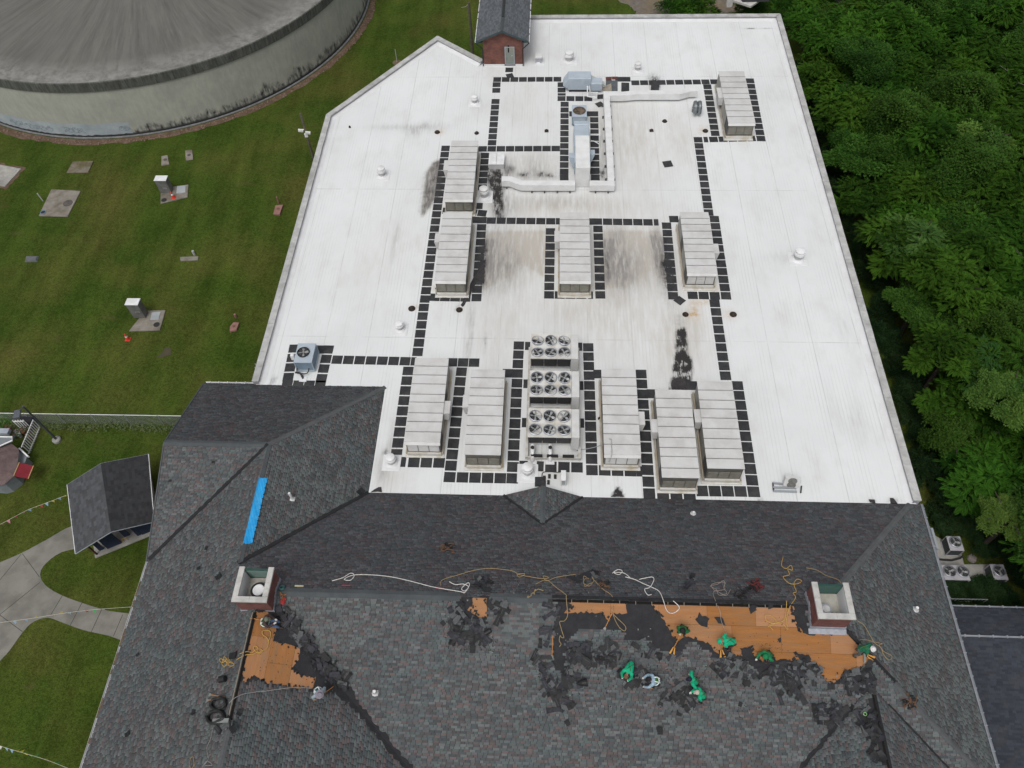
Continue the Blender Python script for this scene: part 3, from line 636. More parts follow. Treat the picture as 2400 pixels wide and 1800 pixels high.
back = {'MB': (.96, .91, .95), 'GB': (.84, .81, .84), 'LR': (1.0, 1.0, 1.0), 'GF': (1, .98, .98), 'CL': (1, 1, 1)}   # older, algae-browned slopes
rest = [i for i in range(len(tabs)) if i not in near]
VV = np.zeros((len(rest), 6, 3)); CC = np.zeros((len(rest), 6, 4)); CC[..., 3] = 1
T = TB[rest]
for pi, (nm, pl, poly) in enumerate(ROOFP):
    sel = np.nonzero(T[:, 0] == pi)[0]
    if not len(sel): continue
    t = T[sel]; s0 = t[:, 1]+.010; s1 = t[:, 1]+t[:, 3]-.010; r0 = t[:, 2]; r1 = t[:, 2]+EXP+.004; h1 = t[:, 6]+.004; h0 = np.full(len(t), .003)
    O = np.array([pl.o[0], pl.o[1], pl.z0])
    def P_(s, r, h): return O+np.outer(s, pl.al)+np.outer(r, pl.dn)+np.outer(h, pl.N)
    z_ = np.zeros(len(t))
    VV[sel, 0] = P_(s0, r0, h0); VV[sel, 1] = P_(s1, r0, h0); VV[sel, 2] = P_(s1, r1, h1); VV[sel, 3] = P_(s0, r1, h1); VV[sel, 4] = P_(s0, r1, z_); VV[sel, 5] = P_(s1, r1, z_)
    c = PAL[t[:, 5].astype(int)]*np.array(back.get(nm, (1, 1, 1)))*NZ.uniform(.86, 1.14, (len(t), 1)); CC[sel, :, :3] = c[:, None, :]
nT = len(rest)
base = (np.arange(nT)*6)[:, None]
# winding: al x dn = ? keep the top facing the plane normal
flip = np.dot(np.cross(ROOFP[0][1].al, ROOFP[0][1].dn), ROOFP[0][1].N) < 0
q1 = np.array([0, 1, 2, 3]); q2 = np.array([3, 2, 5, 4]); t1 = np.array([0, 3, 4]); t2 = np.array([1, 5, 2])
if flip: q1, q2, t1, t2 = q1[::-1], q2[::-1], t1[::-1], t2[::-1]
loops = np.concatenate([base+q1, base+q2, base+t1, base+t2], 1)    # 14 per tab
me = bpy.data.meshes.new('shingles'); me.vertices.add(nT*6); me.loops.add(nT*14); me.polygons.add(nT*4)
me.vertices.foreach_set('co', VV.ravel()); me.loops.foreach_set('vertex_index', loops.ravel().astype(np.int32))
me.polygons.foreach_set('loop_start', (np.arange(nT)[:, None]*14+np.array([0, 4, 8, 11])).ravel().astype(np.int32))
me.update(calc_edges=True); me.materials.append(SHG)
at = me.attributes.new('col', 'FLOAT_COLOR', 'POINT'); at.data.foreach_set('color', CC.ravel().astype(np.float32))
tag(link(bpy.data.objects.new('shingles', me), ROOF, (0, 0, 0)), kind='stuff')
# the 300 nearest, each its own object with shared meshes
cache = {}
def tabmesh(ci, ix, lift):
    key = (ci, ix, lift)
    if key not in cache:
        wv = WID[ci]; h = lift+.004
        m = bpy.data.meshes.new('shingle')
        m.from_pydata([(.004, 0, .003), (wv-.004, 0, .003), (wv-.004, EXP+.004, h), (.004, EXP+.004, h), (.004, EXP+.004, 0), (wv-.004, EXP+.004, 0)], [], [tuple(q1), tuple(q2), tuple(t1), tuple(t2)])
        a = m.attributes.new('col', 'FLOAT_COLOR', 'POINT')
        for dd in a.data: dd.color = (*PAL[ix], 1)
        m.materials.append(SHG); cache[key] = m
    return cache[key]
for i in sorted(near):
    pi, s, r, wv, ci, ix, lift = tabs[i][:7]; pl = ROOFP[int(pi)][1]
    o = bpy.data.objects.new('shingle', tabmesh(int(ci), int(ix), lift)); COL.objects.link(o); o.parent = ROOF
    p = pl.from_sr(s, r); o.matrix_local = Matrix(((pl.al[0], pl.dn[0], pl.N[0], p[0]), (pl.al[1], pl.dn[1], pl.N[1], p[1]), (pl.al[2], pl.dn[2], pl.N[2], p[2]), (0, 0, 0, 1)))
# ---- ridge and hip caps, valleys
CAP = M('ridge_cap_shingle', (.072, .082, .085), (.055, .062, .066), 1.5, .9, bump=.2, bscale=60)
HIPCAP = M('hip_cap_shingle', (.088, .094, .096), (.066, .070, .073), 2.5, .95, bump=.2, bscale=60)
def caps(a, b, pa, pb, w_, step, lift=.03, mat=CAP, name='ridge_cap', lap=.012):
    """bent caps along the ridge a->b (3-D), lying on planes pa and pb"""
    a, b = np.array(a, float), np.array(b, float); L = np.linalg.norm(b-a); d = (b-a)/L; n = max(1, int(round(L/step)))
    ea = np.cross(d, pa.N); ea *= (1 if pa is None else 1); eb = np.cross(pb.N, d)
    mid = np.array([(a+b)[0]/2, (a+b)[1]/2])
    # make both wings point down
    if ea[2] > 0: ea = -ea
    if eb[2] > 0: eb = -eb
    ea /= np.linalg.norm(ea); eb /= np.linalg.norm(eb)
    for k in range(n):
        p0, p1 = a+d*(L*k/n+.002), a+d*(L*(k+1)/n+.03 if k < n-1 else L)
        h0, h1 = lift+lap, lift
        m = MB(); up = np.array([0, 0, 1.])
        V = [p0+up*h0, p1+up*h1, p0+ea*w_+pa.N*h0, p1+ea*w_+pa.N*h1, p0+eb*w_+pb.N*h0, p1+eb*w_+pb.N*h1,
             p0+ea*w_+pa.N*.002, p1+ea*w_+pa.N*.002, p0+eb*w_+pb.N*.002, p1+eb*w_+pb.N*.002, p0, p1]
        m.faces(V, [(0, 1, 3, 2), (1, 0, 4, 5), (2, 3, 7, 6), (5, 4, 8, 9), (0, 2, 6, 10), (4, 0, 10, 8), (3, 1, 11, 7), (1, 5, 9, 11)])
        m.build(name, mat, ROOF)
P3 = lambda pl, x, y: pl.P(x, y)
def xy(pl, w_, x, y): return pl.on(w_, x, y)[0]
xa = xy(PMF, 'H', 770, 545); xb = xy(PMF, 'H', 962, 545); xc = xy(PMF, 'H', 1365, 555)
caps((-13.75, YR, ZR), (xa, YR, ZR), PMB, PMF, .23, 1.2)
caps((xb, YR, ZR), (xc, YR, ZR), PMB, PMF, .23, 1.2)
caps((-22.75, YGR, ZG), (XRB, YGR, ZG), PGB, PGF, .2, 1.2)
caps((XRB, YGR, ZG), (XRB, yv, ZG), PL, PLR, .2, 1.2)
yl = xy(PFR, 'G', 1490, 1420)
yfr = [PFR.on('G', 1500, 1400)[1]]
caps((XF, yfr[0], ZR), (XF, YE, ZR), PL, PFR, .13, .3, mat=HIPCAP)
caps((XL, YG, 0), (XRB, YGR, ZG), PGB, PLR, .15, .3, mat=HIPCAP)
caps((21.72, YB, 0), (XRE, YR, ZR), PMB, PR, .15, .3, mat=HIPCAP)
hipx = PMF.on('I', 1370, 1075)[0]
e_ = XRE+(YR-2.4); caps((hipx, YR-(hipx-XRE), PMF.z(0, YR-(hipx-XRE))), (e_, 2.4, PMF.z(0, 2.4)), PMF, PR, .13, .3, mat=HIPCAP)
caps((.13, 18.62, czp), (.13, 16.2, czp), PCL, PCR, .15, .3)
# right part of the front wing ridge
VAL = M('valley_membrane', (.013, .0135, .015), (.022, .0225, .025), 3, .85, bump=.4, bscale=15)
def valley(a, b, pa, pb, wd, amp=.03, name='valley_flashing'):
    a, b = np.array(a, float), np.array(b, float); L = np.linalg.norm((b-a)[:2]); d = (b-a)/L; n = max(2, int(L/.14)); nr = np.array([-d[1], d[0]])
    m = MB(); rows = []
    for k in range(n+1):
        p = a[:2]+d[:2]*L*k/n
        w1, w2 = wd*.5+rnd.uniform(-amp, amp), wd*.5+rnd.uniform(-amp, amp)
        q1_, q2_ = p+nr*w1, p-nr*w2
        za = max(pa.z(*p), pb.z(*p))
        rows.append([(q1_[0], q1_[1], max(pa.z(*q1_), pb.z(*q1_))+.028), (p[0], p[1], za+.028), (q2_[0], q2_[1], max(pa.z(*q2_), pb.z(*q2_))+.028)])
    for k in range(n):
        r0_, r1_ = rows[k], rows[k+1]
        m.poly([r0_[0], r0_[1], r1_[1], r1_[0]][::-1]); m.poly([r0_[1], r0_[2], r1_[2], r1_[1]][::-1])
    return m.build(name, VAL, ROOF)
v3 = lambda pl, x, y: (x, y, pl.z(x, y))
valley(v3(PMB, XL, YB), v3(PMB, XRB, yv), PMB, PLR, .26)
valley(v3(PL, -22.65, 13.77), v3(PL, XRB, YGR), PL, PGF, .24)
vx_ = lambda y: XF+(ZR-PMF.z(0, y))/.37
valley(v3(PMF, vx_(8.6), 8.6), v3(PMF, vx_(6.2), 6.2), PMF, PFR, .62, .16)
valley(v3(PMF, vx_(6.2), 6.2), v3(PMF, vx_(1.4), 1.4), PMF, PFR, .36, .09)
valley(v3(PMF, XW-.9, yw-.9), v3(PMF, XW-(yw-1.4), 1.4), PMF, PWL, .2, .06)
valley(v3(PMF, XW+.8, yw-.8), v3(PMF, XW+(yw-1.4), 1.4), PMF, PWR, .10, .02)
valley((-2.27, 18.4, 0), (.13, 16.16, czp), PMB, PCL, .16, .03); valley((2.53, 18.4, 0), (.13, 16.16, czp), PMB, PCR, .16, .03)
# open ridge slot along the stripped part and torn cap on the front wing
SLOT = M('open_ridge_gap', (.008, .007, .006), rough=1)
xd = PMF.on('I', 690, 597)[0]
def slab(pl, pts, h, mat, name, parent, th=.01):
    m = MB(); P = [pl.P(p[0], p[1], h) for p in pts]; Q = [pl.P(p[0], p[1], h-th) for p in pts]; n = len(P)
    f, t = tess(P); up_tris(m, f, t)
    for i in range(n): m.poly([Q[i], Q[(i+1) % n], P[(i+1) % n], P[i]])
    return m.build(name, mat, parent)
slab(PMF, [(xc, YR-.02), (xd, YR-.02), (xd, YR-.13), (xc, YR-.13)], .012, SLOT, 'ridge_gap', ROOF)
TIM = M('weathered_batten', (.25, .22, .18), (.18, .16, .13), 4, .9)
for k in range(14):
    x = xc+1+(xd-xc-1)*k/13.5
    slab(PMF, [(x, YR+.0), (x+.03, YR+.0), (x+.03, YR-.16), (x, YR-.16)], .03, TIM, 'batten', ROOF, .02)
slab(PMB, [(xc, YR+.03), (xd, YR+.03), (xd, YR+.22), (xc, YR+.22)], .035, BLACKF, 'torn_ridge_felt', ROOF)
yA, yB_ = PFR.on('G', 1650, 650)[1], PFR.on('G', 1480, 1410)[1]
slab(PFR, [(XF-.06, yA), (XF+.06, yA), (XF+.06, yB_), (XF-.06, yB_)], .02, SLOT, 'ridge_gap', ROOF)
slab(PL, [(XF-.14, yA), (XF-.09, yA), (XF-.09, yB_), (XF-.14, yB_)], .05, TIM, 'batten', ROOF, .03)
ys_ = PWL.on('I', 1235, 1140)[1]
slab(PWR, [(XW-.05, ys_-.3), (XW+.07, ys_-.3), (XW+.07, YE), (XW-.05, YE)], .02, SLOT, 'ridge_gap', ROOF)
slab(PWR, [(XW+.08, ys_-.3), (XW+.2, ys_-.3), (XW+.2, YE), (XW+.08, YE)], .03, VAL, 'torn_ridge_felt', ROOF)
xh, yh = XRE+.9, YR-.9
slab(PR, [(XRE+.2, YR-.25), (hipx, YR-(hipx-XRE)+.05), (hipx+.18, YR-(hipx-XRE)+.1), (XRE+.5, YR-.2)], .03, VAL, 'torn_hip_felt', ROOF)
# loose felt flaps on the bare deck
for poly in (I_((85, 695), (110, 655), (175, 690), (160, 740), (120, 730)), I_((200, 685), (245, 680), (285, 745), (250, 730)), I_((430, 615), (480, 602), (465, 635), (480, 640), (440, 658)),
             I_((610, 820), (640, 820), (645, 845), (620, 850)), I_((375, 880), (430, 880), (470, 940), (490, 985), (430, 985), (395, 930)), I_((735, 915), (810, 925), (830, 960), (800, 985), (755, 960)), I_((715, 645), (760, 640), (800, 700), (820, 790), (770, 760), (745, 700)), H_((810, 575), (850, 560), (850, 600), (800, 640), (750, 650), (760, 590)),
             I_((1040, 1050), (1200, 985), (1230, 970), (1215, 1080), (1150, 1140), (1060, 1110)), I_((940, 1115), (985, 1112), (985, 1150), (940, 1150)), I_((553, 590), (583, 590), (580, 625), (560, 625)), H_((1500, 920), (1560, 880), (1640, 920), (1740, 870), (1780, 900), (1700, 960), (1590, 980)), I_((640, 985), (850, 975), (890, 1040), (780, 1080), (680, 1030)), I_((480, 1000), (560, 1015), (560, 1060), (500, 1060))):
    slab(PMF, jag(pp(PMF, poly), .06, .16), .022, BLACKF, 'loose_felt', ROOF, .008)
# gutters
def gutter(a, b, name, mat, hanger=None, debris=None, w_=.13):
    a, b = np.array(a, float), np.array(b, float); d = (b-a)/np.linalg.norm(b-a); L = np.linalg.norm(b-a); s = np.array([-d[1], d[0], 0.]); u = np.array([0, 0, 1.])
    m = MB(); prof = [(-w_/2, 0), (-w_/2, -.1), (w_/2, -.1), (w_/2, 0), (w_/2-.012, 0), (w_/2-.012, -.088), (-w_/2+.012, -.088), (-w_/2+.012, 0)]
    A = [a+s*x+u*z for x, z in prof]; B = [b+s*x+u*z for x, z in prof]; n = len(prof)
    for i in range(n): m.poly([A[i], A[(i+1) % n], B[(i+1) % n], B[i]])
    g_ = m.build(name, mat, ROOF)
    if hanger:
        k = int(L/hanger)
        hm = MB(); hm.obox(a, d, s, u, .02, w_/2+.03, .012); hme = hm.mesh('gutter_hanger', mat, a)
        for i in range(k):
            o = bpy.data.objects.new('gutter_hanger', hme); COL.objects.link(o); o.parent = g_; o.location = Vector(a+d*(hanger*(i+.5))+u*.012) - WL[g_.name]
    if debris:
        for t0, t1 in debris:
            m = MB(); m.obox(a+d*L*(t0+t1)/2+u*-.03, d, s, u, L*(t1-t0)/2, w_/2-.014, .04); m.build('gutter_debris', SOIL, g_)
gutter((22.58, 18.6, -.32), (22.58, 2.0, -.32), 'gutter', GALV, .6)
gutter((-22.74, 13.7, -.03), (-22.74, 1.5, -.03), 'gutter', GUTTER, None, [(.1, .17), (.19, .22), (.32, .4), (.43, .48), (.5, .52), (.62, .7), (.78, .8)], .16)
gutter((-22.7, YG+.2, -.06), (-19.4, YG+.2, -.06), 'gutter', GUTTER, .6)
RAKE = M('rake_trim', (.07, .08, .085), (.05, .055, .06), 3, .6)
for a, b in (((-22.78, YG+.1, PGB.z(0, YG+.1)+.01), (-22.78, YGR, ZG+.01)), ((-22.78, YGR, ZG+.01), (-22.78, 13.7, PGF.z(0, 13.7)+.01))):
    m = MB(); m.tube([a, b], .05, 4); m.build('rake_trim', RAKE, ROOF)
# ================================================================== WALKWAY PADS (bonded to the membrane: pieces of the flat roof)
PADP, PADW = .79, .355
pm = MB()
pm.prism([(-PADW, -PADW), (PADW, -PADW), (PADW, PADW), (-PADW, PADW)], .004, .016, .012)
for y in (-.12, .12): pm.box(-PADW+.02, y-.012, .0165, PADW-.02, y+.012, .02)
PADM = pm.mesh('walkway_pad', RUBBER)
ph = MB(); ph.prism([(-PADW*.5, -PADW), (PADW*.5, -PADW), (PADW*.5, PADW), (-PADW*.5, PADW)], .004, .016, .012); PADH = ph.mesh('walkway_pad', RUBBER)
PADS = []
def pad(p, rot=0., half=None):
    PADS.append((p[0], p[1], rot, half))
def pads(*a, n=None):
    w0, xa_, ya_, w1, xb_, yb_ = a
    p, q = Z(w0, xa_, ya_), Z(w1, xb_, yb_)
    if n is None: n = int(round(np.linalg.norm(q-p)/PADP))+1
    for k in range(n): pad(p+(q-p)*k/max(1, n-1), rnd.gauss(0, .006)+math.atan2(-(q-p)[0], (q-p)[1]) if abs((q-p)[1]) > abs((q-p)[0]) else rnd.gauss(0, .006)+math.atan2((q-p)[1], (q-p)[0]))
R5 = [('B', 1010, 516, 'B', 1400, 514), ('B', 1006, 549, 'B', 1004, 586), ('B', 999, 658, 'B', 977, 925), ('B', 916, 965, 'B', 1389, 963), ('B', 1427, 549, 'B', 1427, 584),
      ('B', 1427, 639, 'B', 1600, 640), ('B', 1447, 676, 'B', 1444, 1112), ('B', 1638, 738, 'B', 1646, 1150), ('B', 1800, 514, 'B', 1848, 514), ('B', 1840, 551, 'B', 1840, 582),
      ('B', 1905, 537, 'C', 205, 530), ('C', 437, 524, 'C', 507, 898), ('C', 160, 563, 'C', 210, 864), ('C', 200, 904, 'C', 444, 898), ('C', 100, 906, 'C', 168, 1377),
      ('C', 206, 1420, 'F', 280, 258), ('B', 2108, 1463, 'E', 2150, 258), ('B', 972, 1430, 'B', 1357, 1434), ('B', 1660, 1436, 'B', 1987, 1441), ('F', 65, 255, 'F', 208, 258),
      ('F', 208, 307, 'F', 277, 776), ('F', 356, 840, 'F', 460, 1528), ('F', 125, 1523, 'F', 375, 1526), ('B', 1355, 1500, 'E', 1346, 252), ('B', 1663, 1484, 'E', 1678, 252),
      ('E', 1415, 253, 'E', 1555, 254), ('B', 675, 962, 'E', 495, 622), ('B', 930, 1008, 'B', 914, 1214), ('B', 685, 1366, 'B', 685, 1366), ('B', 788, 1370, 'B', 912, 1382), ('B', 912, 1427, 'E', 876, 270),
      ('E', 607, 268, 'E', 805, 272), ('D', 2185, 672, 'E', 413, 682), ('E', 432, 745, 'E', 357, 1283), ('E', 470, 1337, 'E', 633, 1340), ('E', 718, 689, 'E', 860, 691), ('E', 778, 750, 'E', 702, 1433),
      ('E', 785, 1435, 'E', 1030, 1440), ('E', 1150, 580, 'E', 1108, 1441), ('E', 1600, 592, 'E', 1624, 1388), ('E', 1190, 1360, 'E', 1527, 1370), ('E', 1943, 765, 'E', 1995, 1540),
      ('E', 1707, 1390, 'E', 1873, 1395), ('E', 2085, 1548, 'F', 45, 1553), ('D', 1905, 600, 'D', 1868, 785), ('D', 2127, 606, 'D', 2084, 793), ('D', 1860, 834, 'D', 2075, 836)]
for a in R5: pads(*a)
for a in (('B', 1088, 453), ('B', 2155, 1420), ('B', 887, 1335), ('B', 862, 1425), ('E', 1079, 760), ('E', 1668, 765), ('E', 2015, 893), ('F', 60, 840), ('D', 2075, 606), ('B', 1640, 1110), ('B', 1444, 1150)): pad(Z(*a), rnd.gauss(0, .01))
for a in (('B', 1428, 612, math.pi/2), ('B', 1490, 738, 0), ('B', 1600, 738, 0), ('C', 150, 905, 0), ('B', 1405, 1434, 0), ('B', 1617, 1436, 0), ('B', 2040, 1441, 0), ('B', 887, 1297, 0), ('B', 735, 1366, 0), ('E', 467, 683, 0), ('E', 400, 1335, 0), ('E', 1207, 583, 0), ('E', 1197, 828, 0), ('E', 1188, 1080, 0), ('E', 1545, 588, 0), ('E', 1552, 840, 0), ('E', 1556, 1083, 0), ('E', 1615, 254, 0), ('E', 1930, 1396, 0)): pad(Z(*a[:3]), a[3], True)
# nearest 300 as pieces, the rest joined
PADS.sort(key=lambda p: p[1])
far = PADS[300:]
for k, (x, y, r, hf) in enumerate(PADS[:300]):
    o = bpy.data.objects.new('walkway_pad', PADH if hf else PADM); COL.objects.link(o); o.parent = FLAT
    o.location = (x, y, .0005*(k % 5)); o.rotation_euler = (0, 0, r)
if far:
    m = MB()
    for k, (x, y, r, hf) in enumerate(far):
        c, s = math.cos(r), math.sin(r); hx = PADW*(.5 if hf else 1)
        q = [(x+c*a-s*b, y+s*a+c*b) for a, b in ((-hx, -PADW), (hx, -PADW), (hx, PADW), (-hx, PADW))]
        m.prism(q, .004, .016+.0005*(k % 5), .012)
    tag(m.build('walkway_pads', RUBBER, FLAT), kind='stuff')
# loose pads
for a, r, sc, lab in ((('C', 0, 0), .2, .95, None),):
    pass
def loosepad(w_, x, y, r, sc, lab):
    m = MB(); p = Z(w_, x, y); c, s = math.cos(r)*PADW*sc, math.sin(r)*PADW*sc
    m.prism([(p[0]+c*a-s*b, p[1]+s*a+c*b) for a, b in ((-1, -1), (1, -1), (1, 1), (-1, 1))], .024, .04, .012)
    tag(m.build('loose_pad', RUBBER), lab, 'rubber pad')
loosepad('B', 1674, 678, .55, .9, 'black rubber pad lying askew between the blue exhaust fan and the white duct')
loosepad('B', 1680, 628, .12, .9, 'black rubber pad under the white pipe bend beside the blue air handler')
loosepad('B', 2115, 1064, .2, 1.05, 'lone black rubber pad on open white roof right of the white duct')
loosepad('B', 1092, 492, .3, .9, 'crumpled black rubber pad on the pad row below the brick roof house door')
loosepad('E', 2192, 290, .8, .9, 'loose black rubber pad turned diagonally at the corner below the right middle rooftop unit')
loosepad('E', 1290, 1464, .02, .95, 'black rubber pad by the small condenser in front of the dormer peak')
def flatpiece(w_, pts, name, mat, lab, cat, h=.02, z0=.005):
    m = MB(); m.prism([tuple(Z(w_, *p)[:2]) for p in pts], z0, z0+h); tag(m.build(name, mat), lab, cat)
flatpiece('h', [(778, 268), (870, 264), (870, 316), (780, 320)], 'mat', M('red_brown_mat', (.12, .045, .035), (.08, .03, .025), 3), 'reddish brown mat next to the ramp of the pale blue air handler', 'mat', .03)
flatpiece('h', [(780, 322), (960, 318), (960, 478), (870, 480), (780, 400)], 'mat', M('grey_slate_mat', (.10, .11, .12), (.07, .08, .09), 3), 'grey sheet lying behind the white duct beside the blue air handler', 'mat', .025)
flatpiece('h', [(872, 262), (962, 262), (962, 300), (876, 305)], 'mat', MATS['red_brown_mat'], 'second reddish brown mat touching the black pads by the white duct', 'mat', .028, .006)
flatpiece('h', [(730, 420), (860, 370), (872, 480), (760, 480), (720, 470)], 'cardboard', M('wet_cardboard', (.33, .29, .24), (.24, .21, .17), 4), 'torn tan cardboard sheet under the right end of the blue air handler', 'cardboard', .03, .035)
flatpiece('h', [(1470, 330), (1590, 330), (1590, 465), (1466, 465)], 'mat', RUBBER, 'black soot stained mat crossing the pad row behind the white duct', 'mat', .022, .006)
# ================================================================== ROOFTOP UNITS
def rect(w_, pts, z):
    q = [Z(w_ if len(p) == 2 else p[0], *p[-2:], z) for p in pts]   # TL TR BR BL
    return (q[0][0]+q[3][0])/2, (q[1][0]+q[2][0])/2, (q[2][1]+q[3][1])/2, (q[0][1]+q[1][1])/2
def RTUNIT(label, pts, zt=1.62, side='L', sy=None, hood='flat', seams=10, boxlen=.95):
    x0, x1, y0, y1 = rect('S', pts, zt)
    xc_ = (x0+x1)/2; t = thing('rooftop_unit', label, 'rooftop unit', (xc_, (y0+y1)/2, 0), 'packaged rooftop air units')
    m = MB(); m.box(x0-.14, y0-.2, .004, x1+.14, y1+.08, .08, .02); m.box(x0+.02, y0-.1, .08, x1-.02, y1-.02, .34); m.build('base_curb', M('curb_paint', (.56, .55, .52), (.42, .37, .28), 1.6, .6, lo=.45, hi=.7), t)
    yb = y0+ (.0 if hood == 'flat' else .42)
    m = MB(); m.prism([(x0+.03, y0+.03), (x1-.03, y0+.03), (x1-.03, y1-.03), (x0+.03, y1-.03)], .34, zt-.05) if hood == 'flat' else m.hexa([(x0+.03, y0+.03, .34), (x1-.03, y0+.03, .34), (x1-.03, y1-.03, .34), (x0+.03, y1-.03, .34), (x0+.03, y0+.03, zt-.40), (x1-.03, y0+.03, zt-.40), (x1-.03, y1-.03, zt-.05), (x0+.03, y1-.03, zt-.05)]) if False else m.box(x0+.03, y0+.03, .34, x1-.03, y1-.03, zt-.05)
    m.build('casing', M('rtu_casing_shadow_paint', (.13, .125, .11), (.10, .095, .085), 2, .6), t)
    # roof panels with turned-up seams
    n = seams; ed = [y1-(y1-y0)*k/n for k in range(n+1)]
    for k in range(1, n): ed[k] += rnd.uniform(-.06, .06)
    for k in range(n):
        a, b = ed[k]-.02, ed[k+1]+.02; dz = 0
        m = MB(); z_ = zt-.05
        m.hexa([(x0-.03, b, z_), (x1+.03, b, z_), (x1+.03, a, z_), (x0-.03, a, z_), (x0-.03, b, zt-.012+dz*4), (x1+.03, b, zt-.012+dz*4), (x1+.03, a, zt), (x0-.03, a, zt)])
        if k < n-1: m.box(x0-.03, b, zt-.03, x1+.03, b+.018, zt+.03)
        m.build('roof_panel', RTU, t)
    # front end: louvred panels
    for k in range(3):
        w_ = (x1-x0-.16)/3; xa_ = x0+.08+k*w_
        m = MB(); m.box(xa_+.02, y0-.01, .5, xa_+w_-.02, y0+.029, zt-.2 if hood != 'slope' else zt-.5)
        for q in range(5): m.hexa([(xa_+.05, y0-.03, .56+q*.16), (xa_+w_-.05, y0-.03, .56+q*.16), (xa_+w_-.05, y0-.012, .60+q*.16), (xa_+.05, y0-.012, .60+q*.16), (xa_+.05, y0-.012, .57+q*.16), (xa_+w_-.05, y0-.012, .57+q*.16), (xa_+w_-.05, y0-.011, .62+q*.16), (xa_+.05, y0-.011, .62+q*.16)])
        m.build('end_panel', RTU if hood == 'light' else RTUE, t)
    m = MB()
    if hood == 'slope': m.hexa([(x0-.03, y0-.30, zt-.46), (x1+.03, y0-.30, zt-.46), (x1+.03, y0+.02, zt-.46), (x0-.03, y0+.02, zt-.46), (x0-.03, y0-.30, zt-.42), (x1+.03, y0-.30, zt-.42), (x1+.03, y0+.02, zt-.03), (x0-.03, y0+.02, zt-.03)])
    else: m.hexa([(x0-.03, y0-.14, zt-.2), (x1+.03, y0-.14, zt-.2), (x1+.03, y0+.02, zt-.13), (x0-.03, y0+.02, zt-.13), (x0-.03, y0-.14, zt-.17), (x1+.03, y0-.14, zt-.17), (x1+.03, y0+.02, zt-.05), (x0-.03, y0+.02, zt-.05)]); m.build('end_hood', RTU, t)
    # side access panels
    for sx_ in (x0, x1):
        k = 6; L = (y1-y0-.2)/k
        for q in range(k):
            a = y0+.1+q*L; m = MB()
            if sx_ == x0: m.box(sx_-.0, a+.02, .42, sx_+.035, a+L-.02, zt-.16)
            else: m.box(sx_-.035, a+.02, .42, sx_+.0, a+L-.02, zt-.16)
            dm = DARK if q in (1, 2) and hood != 'light' else RTUS
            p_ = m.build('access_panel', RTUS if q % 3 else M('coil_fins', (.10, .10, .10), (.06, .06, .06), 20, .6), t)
    # side economiser box
    xs_ = x0 if side == 'L' else x1; sg = -1 if side == 'L' else 1
    ym = sy if sy is not None else (y0+y1)/2
    m = MB(); m.hexa([(min(xs_, xs_+sg*.3), ym-boxlen/2, .75), (max(xs_, xs_+sg*.3), ym-boxlen/2, .75), (max(xs_, xs_+sg*.3), ym+boxlen/2, .75), (min(xs_, xs_+sg*.3), ym+boxlen/2, .75),
                      (min(xs_, xs_+sg*.42), ym-boxlen/2, zt-.12), (max(xs_, xs_+sg*.42), ym-boxlen/2, zt-.12), (max(xs_, xs_+sg*.42), ym+boxlen/2, zt-.12), (min(xs_, xs_+sg*.42), ym+boxlen/2, zt-.12)])
    m.build('side_hood', RTU, t)
    # lifting rail with rust
    for sx_ in (x0-.06, x1+.06):
        m = MB(); m.box(sx_-.04, y0-.05, .22, sx_+.04, y1+.02, .34); m.build('base_rail', M('rail_paint', (.40, .38, .34), (.33, .26, .17), 2, .6), t)
    return t, (x0, x1, y0, y1, zt)
def Sx(w_, x, y): ox, oy, sc = WIN[w_]; return ('S', ox+x/sc, oy+y/sc)
def SY(w_, x, y, z=1.5): return Z(w_, x, y, z)[1]
UN = [
 ('beige rooftop unit alone in the far right corner of the white roof', [('C', 243, 460), ('C', 405, 460), ('C', 460, 797), ('C', 290, 797)], 'L', ('C', 245, 600), 'flat', 9, 1.4),
 ('beige rooftop unit directly above the left end of the long white duct', [('B', 710, 910), ('B', 880, 910), ('B', 855, 1290), ('B', 675, 1290)], 'L', ('B', 672, 1070), 'flat', 9, 1.2),
 ('stained beige rooftop unit with torn black membrane at its lower right corner', [('B', 657, 1375), ('B', 838, 1375), ('E', 812, 160), ('E', 610, 160)], 'L', ('B', 610, 1540), 'flat', 9, .95),
 ('beige rooftop unit boxed in by black pads at the centre of the roof', [('B', 1418, 1375), ('B', 1605, 1375), ('E', 1613, 160), ('E', 1418, 160)], 'L', ('B', 1400, 1530), 'flat', 9, 1.1),
 ('beige rooftop unit with a rust yellow drip trail from its lower right corner', [('C', 0, 1373), ('C', 165, 1373), ('F', 222, 112), ('F', 15, 108)], 'R', ('C', 215, 1610), 'light', 9, .95),
 ('beige rooftop unit with a rust streak across its top, nearest the blue tarp', [('E', 480, 660), ('E', 692, 660), ('E', 637, 1210), ('E', 412, 1200)], 'R', ('E', 690, 980), 'light', 9, .95),
 ('beige rooftop unit with a sloping end just left of the fan condensers', [('E', 845, 735), ('E', 1058, 735), ('E', 1030, 1290), ('E', 799, 1290)], 'L', ('E', 800, 940), 'slope', 9, .95),
 ('beige rooftop unit with a conduit loop just right of the fan condensers', [('E', 1692, 730), ('E', 1905, 730), ('E', 1938, 1290), ('E', 1702, 1285)], 'R', ('E', 1945, 1050), 'light', 9, .95),
 ('beige rooftop unit standing close against its right neighbour, nearest the shingle roof', [('E', 2037, 865), ('F', 48, 865), ('F', 105, 1440), ('E', 2080, 1437)], 'L', ('E', 2030, 1100), 'slope', 9, .95),
 ('beige rooftop unit rightmost of the front group beside the open white roof', [('F', 97, 812), ('F', 325, 812), ('F', 392, 1380), ('F', 163, 1378)], 'L', ('F', 105, 1035), 'slope', 9, .95)]
